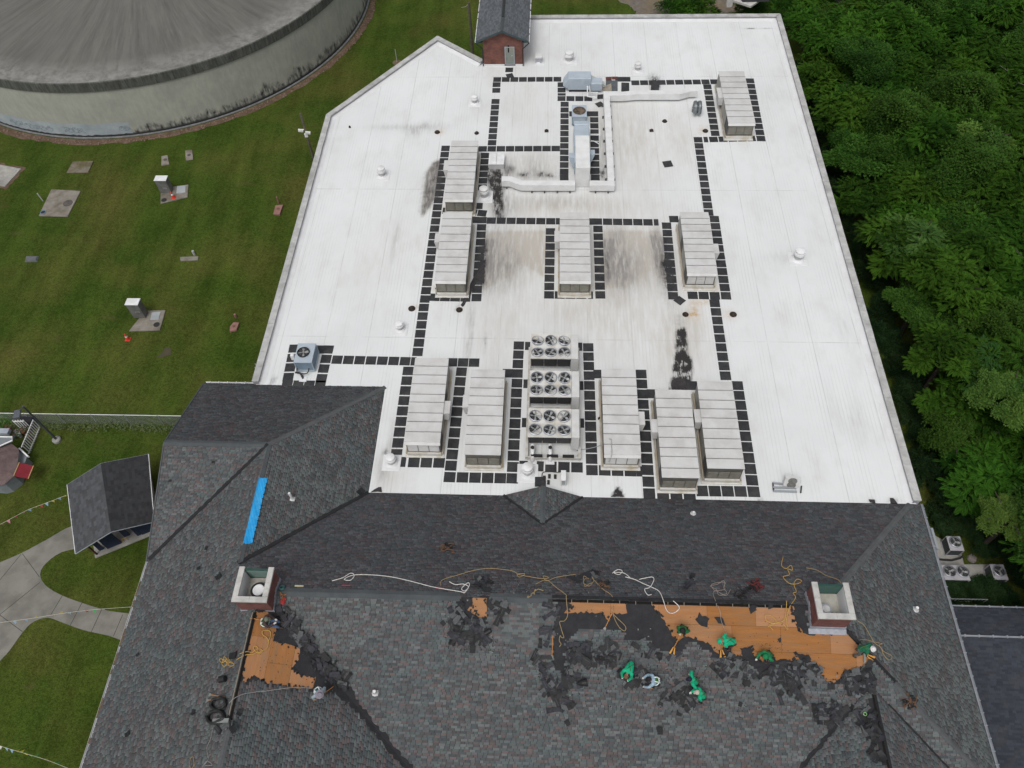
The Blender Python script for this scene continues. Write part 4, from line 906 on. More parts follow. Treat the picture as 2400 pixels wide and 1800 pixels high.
for lab, pts, side, sp, hood, sm, bl in UN:
    _, (x0, x1, y0, y1, zt) = RTUNIT(lab, [Sx(*p) for p in pts], 1.62, side, SY(*sp), hood, sm, bl)
    if 'conduit' in lab:
        m = MB(); m.tube(smooth_path([(x0-1.6, y0+1.1, .1), (x0-.3, y0+1.1, .7), (x0+.35, y0+1.05, zt+.06), (x0+.42, y0+.6, zt+.05), (x0+.4, y0-.05, zt+.02), (x0+.3, y0-.1, .9)], 5), .022, 6)
        tag(m.build('conduit', GALV), 'grey conduit looping over the rooftop unit right of the fan condensers', 'conduit')
# ---- fan condensers on one frame
FANW = M('fan_cream_metal', (.60, .60, .585), (.52, .51, .48), 2, .5, c3=(.44, .40, .33), s3=1.5)
BLADE = M('fan_blade_steel', (.36, .37, .37), (.27, .28, .28), 4, .45, .2)
COIL = M('coil_black', (.016, .016, .017), (.026, .026, .027), 30, .55, stretch=(1, 1, 6))
def fan_mesh(R, nb=4, ang=0., seed=0):
    m = MB(); m.cur = 0
    m.lathe((0, 0, 0), [(R*1.06, -.05), (R*1.10, .0), (R*1.10, .07), (R*1.02, .09), (R*.97, .06), (R*.96, -.12)], 28, cap=False)
    m.cur = 1; m.lathe((0, 0, 0), [(R*1.0, -.028), (.001, -.028)], 20, cap=False)
    m.cur = 2; m.lathe((0, 0, 0), [(.001, -.02), (R*.17, -.02), (R*.17, .06), (R*.10, .07), (.001, .07)], 14, cap=False)
    for k in range(nb):
        t = ang+2*math.pi*k/nb; P = []
        for rr, w0, w1 in ((.16, -.16, .16), (.5, -.34, .30), (.9, -.36, .32)):
            for w_ in (w0, w1):
                a = t+w_/max(rr, .3)*.55; P.append((math.cos(a)*R*rr, math.sin(a)*R*rr, (.045 if w_ > 0 else .0)))
        m.faces(P, [(0, 1, 3, 2), (2, 3, 5, 4)])
    m.cur = 3
    for rr in (.45, .75): # wire guard
        m.tube([(math.cos(2*math.pi*i/24)*R*rr, math.sin(2*math.pi*i/24)*R*rr, .085) for i in range(24)], .005, 4, closed=True)
    for i in range(8):
        a = 2*math.pi*i/8+.2; m.tube([(math.cos(a)*R*.15, math.sin(a)*R*.15, .085), (math.cos(a)*R*1.02, math.sin(a)*R*1.02, .085)], .005, 4)
    return m
CH = thing('fan_condenser', 'bank of three white condenser sections with eighteen fans on a steel frame', 'condenser', Z('E', 1370, 1000))
zc = 2.0
fanmeshes = [fan_mesh(.40, 4, .5*k).mesh('fan', [GALV, M('fan_throat', (.012, .012, .012), rough=.9), BLADE, M('fan_guard_wire', (.20, .20, .20), rough=.5)]) for k in range(5)]
secs = [('E', (1230, 505), (1535, 507), (1535, 667), (1227, 665)), ('E', (1222, 742), (1542, 745), (1540, 914), (1219, 914)), ('E', (1212, 988), (1542, 990), (1541, 1176), (1208, 1176))]
allx = []
for si, (w_, *pts) in enumerate(secs):
    x0, x1, y0, y1 = rect(w_, pts, zc); allx.append((x0, x1, y0, y1)); xe = x1-.48; ym = (y0+y1)/2
    m = MB(); tl = .16
    m.hexa([(x0, y0+.03, zc-.1), (xe, y0+.03, zc-.1), (xe, ym, zc-.1-tl), (x0, ym, zc-.1-tl), (x0, y0, zc), (xe, y0, zc), (xe, ym, zc-tl), (x0, ym, zc-tl)])
    m.hexa([(x0, ym, zc-.1-tl), (xe, ym, zc-.1-tl), (xe, y1-.03, zc-.1), (x0, y1-.03, zc-.1), (x0, ym, zc-tl), (xe, ym, zc-tl), (xe, y1, zc), (x0, y1, zc)])
    sec = m.build('fan_deck', FANW, CH)
    # A-frame coils
    for side_ in (0, 1):
        for k in range(3):
            L = (xe-x0)/3; a, b = x0+k*L+.025, x0+(k+1)*L-.025; m = MB()
            yt, yb = (y0+.04, y0+.42) if side_ == 0 else (y1-.04, y1-.42)
            o = .05 if side_ == 0 else -.05
            P = [(a, yb, .62), (b, yb, .62), (b, yb+o, .62), (a, yb+o, .62), (a, yt, zc-.11), (b, yt, zc-.11), (b, yt+o, zc-.11), (a, yt+o, zc-.11)]
            m.hexa(P); m.build('coil_panel', COIL, CH)
    m = MB(); m.box(xe+.01, y0+.02, .55, x1, y1-.02, zc+.01, .01); m.build('control_cabinet', M('cabinet_grey', (.56, .56, .55), (.48, .48, .47), 1.5, .45), CH)
    m = MB(); m.hexa([(x0, ym-.5, .6), (x0+.03, ym-.5, .6), (x0+.03, ym+.5, .6), (x0, ym+.5, .6), (x0, y0+.04, zc-.1), (x0+.03, y0+.04, zc-.1), (x0+.03, y1-.04, zc-.1), (x0, y1-.04, zc-.1)]); m.build('end_plate', FANW, CH)
    rad = min((xe-x0)/3, (ym-y0))*.43/.40
    for row in range(2):
        for k in range(3):
            o = bpy.data.objects.new('fan', fanmeshes[(si*6+row*3+k*2) % 5]); COL.objects.link(o); o.parent = sec
            fx = x0+(k+.5)*(xe-x0)/3; fy = (y0+ym)/2+.02 if row == 0 else (ym+y1)/2-.02
            tilt = math.atan2(tl, ym-y0)*(1 if row else -1)
            o.location = Vector((fx, fy, zc-tl/2+.04)) - WL[sec.name]; o.rotation_euler = (tilt, 0, rnd.uniform(0, 6)); o.scale = (rad*.98, rad*.98, 1)
X0 = min(a[0] for a in allx)-.15; X1 = max(a[1] for a in allx)+.12; Y0 = min(a[2] for a in allx)-.55; Y1 = max(a[3] for a in allx)+.05
m = MB(); m.box(X0, Y0, .25, X0+.16, Y1, .5); m.box(X1-.16, Y0, .25, X1, Y1, .5)
for k in range(8): yy = Y0+(Y1-Y0-.14)*k/7; m.box(X0+.162, yy, .28, X1-.162, yy+.12, .48)
m.build('base_frame', M('frame_grey', (.5, .5, .48), (.36, .33, .28), 3, .5), CH)
for k in range(6): m = MB(); m.box(X0+(.02 if k % 2 else X1-X0-.18), Y0+.3+(k//2)*(Y1-Y0-.7)/2, .004, X0+(.14 if k % 2 else X1-X0-.04), Y0+.45+(k//2)*(Y1-Y0-.7)/2, .25); m.build('frame_leg', GALV, CH)
for k in range(3):
    xa_ = X0+.35+k*(X1-X0-.5)/3; m = MB(); m.box(xa_, Y0+.02, .3, xa_+.7, Y0+.14, .68); m.build('pump_bay', COIL, CH)
# insulated water pipes in front
for nme, (x, y), lab in (('a', (1238, 1310), 'left white insulated pipe elbow dropping from the fan condenser bank'), ('b', (1352, 1310), 'right white insulated pipe elbow dropping from the fan condenser bank')):
    p = Z('E', x, y, .3); m = MB(); m.tube(smooth_path([(p[0], p[1]+.75, .62), (p[0], p[1]+.3, .62), (p[0], p[1]+.02, .5), (p[0], p[1]-.08, .1)], 5), .13, 12)
    t = thing('insulated_pipe', lab, 'pipe', (p[0], p[1], 0)); m.build('pipe_jacket', WHITE, t, smooth=True)
    m = MB(); m.box(p[0]-.28, p[1]-.3, .02, p[0]+.28, p[1]+.18, .1, .02); m.build('pipe_boot', MEMB2, t)
    m = MB(); m.lathe((p[0], p[1]+.45, .70), [(.05, 0), (.05, .12), (.12, .13), (.12, .16), (.001, .16)], 12); m.build('valve', DARK, t)
# ---- roof vents
def vent(w_, x, y, r, h, lab, square=False, boot=True):
    p = Z(w_, x, y); t = thing('roof_vent', lab, 'roof vent', (p[0], p[1], 0), 'white vents on the flat roof')
    if boot: m = MB(); m.box(p[0]-r*1.9, p[1]-r*1.9, .003, p[0]+r*1.9, p[1]+r*1.9, .03, .02); m.lathe((p[0], p[1], .03), [(r*1.35, 0), (r*.95, .12)], 20); m.build('flashing_boot', MEMB2, t, smooth=True)
    m = MB()
    if square: m.box(p[0]-r, p[1]-r, .03, p[0]+r, p[1]+r, h*.75)
    else: m.lathe((p[0], p[1], .03), [(r*.8, 0), (r*.8, h*.7)], 20)
    m.build('stack', GALV if square else M('vent_grey', (.42, .42, .42), (.35, .35, .35), 3, .5), t, smooth=not square)
    m = MB()
    if square: m.box(p[0]-r*1.15, p[1]-r*1.15, h*.75, p[0]+r*1.15, p[1]+r*1.15, h, .03)
    else: m.lathe((p[0], p[1], h*.55), [(r*.9, 0), (r*1.05, .02), (r*1.05, h*.22), (r*.9, h*.24), (r*.95, h*.27), (r*.95, h*.42), (r*.8, h*.46), (.001, h*.47)], 22)
    m.build('cap', WHITE, t, smooth=not square)
for a in (('B', 1277, 400, .28, .7, 'square white vent on the far roof nearest the brick roof house', True), ('B', 1475, 395, .42, .95, 'large round white vent on the far roof above the blue air handler'), ('B', 1918, 458, .3, .8, 'small round white vent behind the long right pad row'),
          ('B', 864, 668, .3, .75, 'round white vent beside the left pad column below the brick house'), ('B', 265, 1140, .33, .85, 'white vent alone on the open left roof beside the camera pole'), ('B', 926, 1278, .36, .95, 'round white vent at the lower right corner of the upper left rooftop unit'),
          ('E', 382, 475, .28, .7, 'white vent alone left of the long pad column at mid roof'), ('E', 327, 1340, .3, .75, 'white vent with dirty boot beside the left wing shingle edge'), ('E', 1207, 1408, .34, .85, 'white dome vent between the black pads and the dormer peak'),
          ('F', 745, 20, .36, .9, 'round white vent alone on the right roof beside the right middle unit')): vent(*a)
# ---- roof drains
DRB = M('drain_iron', (.02, .017, .015), (.05, .03, .02), 8, .7)
def drain(w_, x, y, r, lab, square=False):
    p = Z(w_, x, y); t = thing('roof_drain', lab, 'roof drain', (p[0], p[1], 0), 'drains in the flat roof'); m = MB()
    if square: m.box(p[0]-r, p[1]-r, .006, p[0]+r, p[1]+r, .05, .02)
    else: m.lathe((p[0], p[1], .006), [(r, 0), (r, .03), (r*.82, .045), (r*.8, .02)], 20)
    m.build('clamp_ring', DRB, t)
    m = MB(); m.lathe((p[0], p[1], .02), [(r*.75, 0), (r*.7, .07), (r*.45, .13), (.001, .15)], 14, cap=False)
    for i in range(10):
        a = 2*math.pi*i/10; m.tube([(p[0]+math.cos(a)*r*.76, p[1]+math.sin(a)*r*.76, .02), (p[0]+math.cos(a)*r*.7, p[1]+math.sin(a)*r*.7, .1), (p[0]+math.cos(a)*r*.4, p[1]+math.sin(a)*r*.4, .165)], .014, 4)
    m.build('strainer', DRB, t)
for a in (('B', 622, 858, .24, 'rust ringed drain on the upper left roof'), ('B', 877, 864, .2, 'black drain beside the left pad column above the upper left unit'), ('B', 1330, 850, .17, 'small square black drain inside the upper pad rectangle', True), ('B', 2010, 848, .17, 'square black drain right of the long vertical white duct', True),
          ('B', 2095, 787, .22, 'round black drain below the twin gooseneck pipes'), ('C', 147, 850, .24, 'rusty drain at the left foot of the far right rooftop unit'), ('E', 457, 342, .26, 'brown drain left of the long pad column near the torn membrane unit'), ('E', 765, 350, .24, 'dark drain at the end of the torn black membrane strip'),
          ('F', 18, 380, .22, 'black drain in the yellow rust trail below the right middle unit'), ('F', 327, 380, .25, 'drain inside a stained patch right of the lower right pad column'), ('E', 1672, 1055, .1, 'small black hole beside the unit right of the fan condensers'), ('B', 55, 826, .1, 'tiny black stub on the left roof near the slanted parapet')): drain(*a)
# gooseneck pipes
for x, lab in ((72, 'left one of two grey gooseneck pipes by the far right unit'), (99, 'right one of two grey gooseneck pipes by the far right unit')):
    p = Z('C', x, 735); m = MB(); pts = smooth_path([(p[0], p[1]+.25, .0), (p[0], p[1]+.25, .75), (p[0], p[1]+.12, 1.0), (p[0], p[1]-.2, 1.0), (p[0], p[1]-.42, .8), (p[0], p[1]-.48, .35)], 4); m.tube(pts, .17, 12)
    t = thing('gooseneck_pipe', lab, 'pipe', (p[0], p[1], 0)); m.build('bend', M('galv_dark', (.20, .22, .23), (.14, .155, .16), 4, .45, .4), t, smooth=True)
    for k in (2, 8, 14):
        m = MB(); q = pts[k]; d_ = (pts[k+1]-pts[k-1]).normalized(); m.lathe(q-d_*.02, [(.18, 0), (.195, .01), (.195, .04), (.18, .05)], 14, d_, cap=False); m.build('band', GALV, t)
# ---- pale blue air handler
def B3(w_, x, y, z): return Z(w_, x, y, z)
za = 1.35
x0, x1, y0, y1 = rect('h', [(215, 176), (556, 176), (556, 290), (203, 290)], za)
AH = thing('air_handler', 'pale blue air handler with a hood on its left at the far pad row', 'air handler', ((x0+x1)/2, y0, 0))
m = MB(); m.box(x0, y0, .25, x1, y1, za, .02); m.build('casing', BLUEM, AH)
for k in range(4):
    L = (x1-x0)/4; m = MB(); m.box(x0+k*L+.03, y0-.02, .35, x0+(k+1)*L-.03, y0-.001, za-.12); m.build('access_panel', BLUEM, AH)
m = MB(); m.hexa([(x0-.45, y0+.15, .55), (x0-.001, y0, .35), (x0-.001, y1, .35), (x0-.45, y1-.2, .55), (x0-.38, y0+.2, .9), (x0-.001, y0, za-.05), (x0-.001, y1, za-.05), (x0-.38, y1-.25, .9)]); m.build('intake_hood', BLUEM, AH)
m = MB(); m.box(x1+.001, y0-.15, .25, x1+1.0, y0+.75, .95, .02); m.build('burner_box', BLUEM, AH)
m = MB(); m.hexa([(x1+.02, y0+.78, .3), (x1+1.35, y0+.55, .1), (x1+1.35, y1-.05, .1), (x1+.02, y1, .3), (x1+.02, y0+.78, 1.0), (x1+1.35, y0+.55, .3), (x1+1.35, y1-.05, .3), (x1+.02, y1, 1.0)]); m.build('sloped_duct', M('bare_duct', (.52, .54, .52), (.42, .43, .4), 2, .45), AH)
m = MB(); m.box(x0+.1, y0+.05, .01, x1-.1, y1-.1, .248); m.build('curb', DARK, AH)
p = [Z('h', 500, 400, 1.0), Z('h', 500, 560, .45), Z('h', 640, 580, .35), Z('h', 650, 500, .35), Z('h', 540, 500, .45), Z('h', 530, 400, 1.0)]
m = MB(); m.tube(p, .06, 8); tag(m.build('gas_pipe', WHITE), 'white pipe loop in front of the pale blue air handler', 'pipe')
# ---- exhaust fan box
zf = 1.0
x0, x1, y0, y1 = rect('i', [(1255, 186), (1480, 186), (1480, 366), (1255, 366)], zf)
EF = thing('exhaust_fan', 'blue grey exhaust fan box with a round open top', 'exhaust fan', ((x0+x1)/2, (y0+y1)/2, 0))
cx_, cy_ = (x0+x1)/2, (y0+y1)/2
m = MB(); R_ = .52; ring = [(cx_+R_*math.cos(t*math.pi/16), cy_+R_*math.sin(t*math.pi/16)) for t in range(32)]
m.box(x0, y0, .2, x1, y1, zf-.06, .0); m.build('housing', BLUEM, EF)
m = MB(); f, t_ = tess([(x0-.04, y0-.04, zf), (x1+.04, y0-.04, zf), (x1+.04, y1+.04, zf), (x0-.04, y1+.04, zf)], [[(a, b, zf) for a, b in ring]]); up_tris(m, f, t_)
for i in range(4):
    c = [(x0-.04, y0-.04), (x1+.04, y0-.04), (x1+.04, y1+.04), (x0-.04, y1+.04)]; a, b = c[i], c[(i+1) % 4]; m.poly([(a[0], a[1], zf-.07), (b[0], b[1], zf-.07), (b[0], b[1], zf), (a[0], a[1], zf)])
m.build('top_plate', BLUEM, EF)
m = MB(); m.lathe((cx_, cy_, zf-.35), [(.0, .3), (R_*.98, .3), (R_, .345), (R_*1.06, .38), (R_*1.02, .41), (R_*.96, .39), (R_*.9, .31)], 30, cap=False); m.build('throat_ring', M('rusty_throat', (.07, .06, .05), (.13, .09, .06), 4, .7), EF)
m = MB()
for k in range(6):
    a = k*math.pi/3; ca, sa = math.cos(a), math.sin(a); m.obox((cx_+ca*.25, cy_+sa*.25, zf-.02), (ca, sa, 0), (-sa, ca, .4), (0, 0, 1), .2, .09, .006)
m.lathe((cx_, cy_, zf-.06), [(.08, 0), (.08, .08), (.001, .09)], 12); m.build('fan', M('rusty_blade', (.10, .08, .06), (.16, .12, .08), 5, .7), EF)
for sx_ in (x0+.03, x1-.07):
    m = MB(); m.box(sx_-.05 if sx_ < cx_ else sx_+.03, y0-.03, .15, sx_+.01 if sx_ < cx_ else sx_+.09, y1+.03, zf-.1); m.build('side_flange', BLUED, EF)
m = MB(); m.box(x0+.1, y0+.1, .006, x1-.1, y1-.1, .198); m.build('curb', DARK, EF)
# ---- air handler with white supply duct
zh = 1.95
x0, x1, y0, y1 = rect('i', [(1276, 446), (1530, 446), (1530, 1100), (1300, 1100)], 1.55)
AH2 = thing('air_handler', 'long blue grey air handler lying under the broad white supply duct', 'air handler', ((x0+x1)/2, (y0+y1)/2, 0))
m = MB(); m.box(x0, y0, .3, x1, y1, 1.5, .03); m.build('casing', BLUEM, AH2)
m = MB(); m.box(x0-.02, y1-.42, 1.2, x1+.02, y1+.06, 1.57, .03); m.build('end_cover', BLUEM, AH2)
m = MB(); m.box(x0+.1, y0+.1, .006, x1-.1, y1-.1, .298); m.build('curb', GALV, AH2)
for k in range(5):
    L = (y1-y0)/5
    for sx_ in (0, 1):
        m = MB(); xx = x1-.0 if sx_ else x0-.02; m.box(xx, y0+k*L+.05, .4, xx+.02, y0+(k+1)*L-.05, 1.4); m.build('access_panel', BLUEM, AH2)
for w_, xx, yy, sg in (('i', 1580, 985, 1), ('i', 1245, 1035, -1)):
    p = Z(w_, xx, yy, .9); xb_ = x1 if sg > 0 else x0; m = MB(); a, b = sorted((xb_+sg*.022, xb_+sg*.45)); m.hexa([(a if sg > 0 else b-.1, p[1]-.45, .35), (b if sg < 0 else a+.1, p[1]-.45, .35), (b if sg < 0 else a+.1, p[1]+.3, .35), (a if sg > 0 else b-.1, p[1]+.3, .35), (a, p[1]-.3, 1.15), (b, p[1]-.3, 1.15), (b, p[1]+.3, 1.15), (a, p[1]+.3, 1.15)]); m.build('weather_hood', BLUEM, AH2)
xa_, xb_, ya_, yb_ = rect('i', [(1306, 672), (1535, 672), (1536, 1150), (1304, 1150)], zh)
DUCTM = M('duct_white_coating', (.66, .665, .665), (.58, .58, .575), 1.2, .55)
DUCTS = thing('supply_duct', 'white coated supply duct stepping down from the blue air handler to the low duct run', 'duct', ((xa_+xb_)/2, ya_, 0))
m = MB(); m.box(xa_, ya_+.001, 1.5, xb_, yb_, zh, .01); m.build('horizontal_run', DUCTM, DUCTS)
m = MB(); m.box(xa_, ya_-.35, .05, xb_, ya_, zh-.01, .01); m.build('drop', DUCTM, DUCTS)
# low trunk duct: left run with jog, right run up, far run
def runduct(pts, wd, z0, z1, name):   # plan polyline of centre points
    m = MB(); P = [np.array(p[:2]) for p in pts]; n = len(P); off = []
    for i in range(n):
        a = P[i]-P[i-1] if i else P[1]-P[0]; b = P[i+1]-P[i] if i < n-1 else a
        a = a/np.linalg.norm(a); b = b/np.linalg.norm(b); t_ = a+b; t_ /= np.linalg.norm(t_); nn = np.array([-t_[1], t_[0]]); off.append(nn*wd/2/max(.4, abs(nn @ np.array([-a[1], a[0]]))))
    L = [P[i]+off[i] for i in range(n)]; R = [P[i]-off[i] for i in range(n)]
    m.prism(L+R[::-1], z0, z1); return m
dz = .78
lo = rect('i', [(440, 1404), (1290, 1404), (1290, 1482), (440, 1482)], dz); yc_ = (lo[2]+lo[3])/2; wd = lo[3]-lo[2]
xl_ = Z('i', 108, 1380, dz)[0]; xj0 = Z('i', 250, 1380, dz)[0]; xj1 = Z('i', 430, 1440, dz)[0]; yj = (Z('i', 180, 1336, dz)[1]+Z('i', 180, 1412, dz)[1])/2
xr = (Z('i', 1825, 1300, dz)[0]+Z('i', 1930, 1300, dz)[0])/2; wv_ = Z('i', 1930, 1300, dz)[0]-Z('i', 1822, 1300, dz)[0]
yt_ = (Z('h', 1000, 487, dz)[1]+Z('h', 1000, 545, dz)[1])/2; xe_ = Z('h', 2175, 490, dz)[0]
DT = thing('low_duct', 'long low white duct running round three sides of the roof bay', 'duct', (xr, yc_, 0))
runduct([(xl_, yj), (xj0, yj), (xj1, yc_), (xa_-.005, yc_)], wd, .22, dz, '').build('left_run', DUCTM, DT)
runduct([(xb_+.005, yc_), (xr+wv_/2, yc_)], wd, .22, dz, '').build('near_run', DUCTM, DT)
runduct([(xr, yc_+wd/2+.003), (xr, yt_-wd/2-.003)], wv_, .22, dz-.002, '').build('side_run', DUCTM, DT)
ja, jb, jc = Z('h', 1050, 520, dz)[0], Z('h', 1250, 500, dz)[0], Z('h', 1900, 500, dz)[0]
yq, yr_ = Z('h', 1300, 503, dz)[1], Z('h', 2100, 470, dz)[1]
runduct([(xr-wv_/2, yt_), (ja, yt_), (jb, yt_+.18), (jc, yt_+.18), (jc+.9, yt_+.55), (xe_, yt_+.6)], wd, .22, dz, '').build('far_run', DUCTM, DT)
for k in range(7):
    yy = yc_+1.2+k*(yt_-yc_-2)/6; m = MB(); m.box(xr-wv_/2-.14, yy-.05, .006, xr+wv_/2+.14, yy+.05, .22); m.build('duct_support', M('block_dark', (.09, .09, .09), rough=.9), DT)
for k in range(9):
    xx = xl_+.4+k*(xr-xl_-.6)/8
    if xa_-.2 < xx < xb_+.2: continue
    m = MB(); m.box(xx-.05, yc_-wd/2-.05, .006, xx+.05, yc_+wd/2+.05, .22) if xx > xj1 else m.box(xx-.05, yj-wd/2-.05, .006, xx+.05, yj+wd/2+.05, .22); m.build('duct_support', MATS['block_dark'], DT)
# duct seams
for k in range(16):
    yy = yc_+.8+k*(yt_-yc_-1.4)/15; m = MB(); m.box(xr-wv_/2-.012, yy-.02, .22, xr+wv_/2+.012, yy+.02, dz+.012); m.build('duct_flange', DUCTM, DT)
for k in range(12):
    xx = xj1+.3+k*(xr-xj1-.5)/11
    if xa_-.1 < xx < xb_+.1: continue
    m = MB(); m.box(xx-.02, yc_-wd/2-.012, .22, xx+.02, yc_+wd/2+.012, dz+.012); m.build('duct_flange', DUCTM, DT)
for a, r_ in (((('i', 1540, 655, .5), ('i', 1700, 655, .5)), .045), ((('i', 1550, 760, .35), ('i', 1600, 765, .35), ('i', 1650, 790, .35), ('i', 1690, 815, .3), ('i', 1690, 880, .05)), .045), ((('i', 1700, 570, .8), ('i', 1700, 655, .5), ('i', 1690, 800, .35)), .035)):
    m = MB(); m.tube([Z(*q) for q in a], r_, 8); tag(m.build('gas_pipe', WHITE), 'white gas pipe branch on the right flank of the blue grey air handler', 'pipe', 'white gas pipes by the air handler')
# twin lid white hatch box
x0, x1, y0, y1 = rect('B', [(960, 992), (1055, 992), (1053, 1062), (957, 1062)], .55)
t = thing('roof_hatch', 'white roof hatch box with two lids above the left end of the low duct', 'roof hatch', ((x0+x1)/2, y0, 0))
m = MB(); m.box(x0, y0, .006, x1, y1, .5); m.build('curb', M('hatch_curb', (.5, .5, .5), (.4, .4, .4), 2), t)
for a, b in ((x0-.04, (x0+x1)/2-.015), ((x0+x1)/2+.015, x1+.04)): m = MB(); m.box(a, y0-.04, .5, b, y1+.04, .56, .02); m.build('lid', WHITE, t)
# ---- small condensers
def condenser(name, label, x0, x1, y0, y1, z0, h, mat, fans, sidem, parent_pad=None, bl=4, feet=.05):
    t = thing(name, label, 'condenser unit', ((x0+x1)/2, (y0+y1)/2, z0))
    m = MB(); m.box(x0+.03, y0+.03, z0+feet, x1-.03, y1-.03, z0+h-.05); m.build('coil_body', sidem, t)
    m = MB(); m.box(x0, y0, z0+h-.05, x1, y1, z0+h, .015); m.box(x0, y0, z0+.002, x1, y1, z0+feet)
    for a, b in ((x0, y0), (x1-.05, y0), (x1-.05, y1-.05), (x0, y1-.05)): m.box(a, b, z0+feet, a+.05, b+.05, z0+h-.05)
    m.build('cabinet', mat, t)
    for fx, fy, R in fans:
        o = bpy.data.objects.new('fan', fan_mesh(R, bl, rnd.uniform(0, 3)).mesh('fan', [GALV if mat is not BLUEM else DARK, DARK, BLADE, MATS['fan_guard_wire']])); COL.objects.link(o); o.parent = t; o.location = Vector((fx, fy, z0+h+.034))-WL[t.name]
        m = MB(); m.lathe((fx, fy, z0+h+.002), [(R*.9, 0), (.001, 0)], 24, cap=False); m.build('fan_well', DARK, t)
    return t
x0, x1, y0, y1 = rect('D', [(1932, 565), (2042, 565), (2025, 690), (1900, 690)], 1.1)
t = condenser('condenser_unit', 'pale blue condenser with one fan at the left edge of the white roof', x0, x1, y0, y1, .1, 1.0, BLUEM, [((x0+x1)/2-.08, (y0+y1)/2, (x1-x0)*.31)], BLUED, feet=.12)
m = MB(); m.tube(smooth_path([Z('D', 1935, 700, .5), Z('D', 1925, 750, .3), Z('D', 1990, 760, .3), Z('D', 2005, 700, .5)], 4), .035, 7); tag(m.build('refrigerant_pipe', DARK), 'black pipe loop in front of the pale blue condenser', 'pipe')
m = MB(); m.tube(smooth_path([Z('D', 1915, 755, .2), Z('D', 1945, 760, .25), Z('D', 1965, 795, .02)], 4), .07, 8); tag(m.build('insulated_pipe', DARK), 'black insulated pipe entering the roof below the pale blue condenser', 'pipe')
m = MB(); p = Z('D', 1965, 800); m.box(p[0]-.25, p[1]-.2, .006, p[0]+.25, p[1]+.2, .05, .02); tag(m.build('pipe_boot', MEMB2), 'white pipe boot in the membrane below the pale blue condenser', 'pipe boot')
p = Z('D', 1897, 650, .3); m = MB(); m.box(p[0]-.12, p[1]-.12, .02, p[0]+.12, p[1]+.12, .5, .03); tag(m.build('disconnect_box', WHITE), 'small white disconnect box left of the pale blue condenser', 'electrical box')
# ductless unit near the dormer
x0, x1, y0, y1 = rect('E', [(1423, 1388), (1457, 1388), (1457, 1455), (1425, 1455)], .75)
t = condenser('condenser_unit', 'slim white condenser standing in front of the dormer peak', x0, x1, y0, y1, .08, .68, WHITE, [], GALV)
p0 = Z('E', 1300, 1440, .05)
for w_, x, y in (('E', 1315, 1440), ('E', 1348, 1430), ('E', 1386, 1432), ('E', 1342, 1468)):
    p = Z(w_, x, y); m = MB(); m.box(p[0]-.08, p[1]-.14, .006, p[0]+.08, p[1]+.14, .1, .02); tag(m.build('pipe_block', DARK), 'black rubber support block under the thin line by the slim white condenser', 'support block', 'pipe supports before the dormer')
m = MB(); m.tube(smooth_path([Z('E', 1300, 1440, .03), Z('E', 1305, 1405, .06), Z('E', 1340, 1398, .1), Z('E', 1400, 1402, .12), Z('E', 1425, 1398, .3)], 5), .025, 6); tag(m.build('line_set', DARK), 'thin black line curving to the slim white condenser', 'pipe')
# fallen ductless condenser on its steel stand
SR_ = thing('condenser_stand', 'galvanised stand lying on the right of the white roof under the tilted condenser', 'stand', Z('F', 670, 1500))
a, b, c, d_ = Z('F', 585, 1472, .3), Z('F', 735, 1490, .3), Z('F', 740, 1525, .06), Z('F', 590, 1522, .06)
m = MB()
for s_, e_2 in ((('F', 583, 1470), ('F', 650, 1478)), (('F', 585, 1500), ('F', 735, 1503)), (('F', 588, 1523), ('F', 740, 1528))):
    p, q = Z(*s_, .1), Z(*e_2, .1); m.tube([p, q], .07, 4)
m.build('rail', GALV, SR_)
m = MB(); m.tube([Z('F', 585, 1470, .1), Z('F', 590, 1525, .1)], .05, 4); m.tube([Z('F', 770, 1490, .12), Z('F', 765, 1535, .1)], .05, 4); m.build('crossbar', DARK, SR_)
p, q = Z('F', 650, 1490, .15), Z('F', 750, 1505, .15); px_, qx_ = Z('F', 675, 1440, .8), Z('F', 780, 1447, .8)
t = thing('condenser_unit', 'white twin fan condenser tipped back on its stand at the right of the white roof', 'condenser unit', p)
ex = (q-p)/np.linalg.norm(q-p); ez = (px_-p); ez -= ex*(ez @ ex); hgt = np.linalg.norm(ez); ez /= hgt; ey = np.cross(ez, ex)
cc = (p+q)/2+ez*hgt/2-ey*.0
m = MB(); m.obox(cc+ey*.16, ex, ey, ez, np.linalg.norm(q-p)/2, .15, hgt/2); m.build('cabinet', WHITE, t)
for s_ in (-.25, .25):
    m = MB(); m.lathe(cc-ey*.005+ez*hgt*s_, [(.001, .0), (.2, .0), (.24, .012), (.26, .0)], 22, tuple(-ey), cap=False); m.build('fan_grille', M('fan_grille_grey', (.2, .2, .19), (.13, .13, .12), 6), t)
# torn membrane strips
STRIP = M('membrane_scrap_dark', (.03, .028, .03), (.05, .045, .045), 3, .8)
def tornstrip(w_, pts, lab, h=.05):
    m = MB(); poly = jag([Z(w_, *p)[:2] for p in pts], .03, .2); f, t_ = tess([(p[0], p[1], .024+rnd.uniform(0, h)) for p in poly]); up_tris(m, f, t_)
    b_ = [(p.x, p.y, .006) for p in f]; n_ = len(f)
    for i in range(n_): m.poly([b_[i], b_[(i+1) % n_], tuple(f[(i+1) % n_]), tuple(f[i])])
    tag(m.build('torn_membrane', STRIP), lab, 'torn membrane')
tornstrip('E', [(850, 150), (905, 60), (930, 60), (925, 180), (880, 150), (835, 260), (790, 330), (775, 320), (815, 240)], 'torn black membrane strip hanging off the lower right of the stained rooftop unit')
tornstrip('E', [(605, 210), (640, 210), (690, 285), (660, 280)], 'small torn black scrap at the lower left foot of the stained rooftop unit')
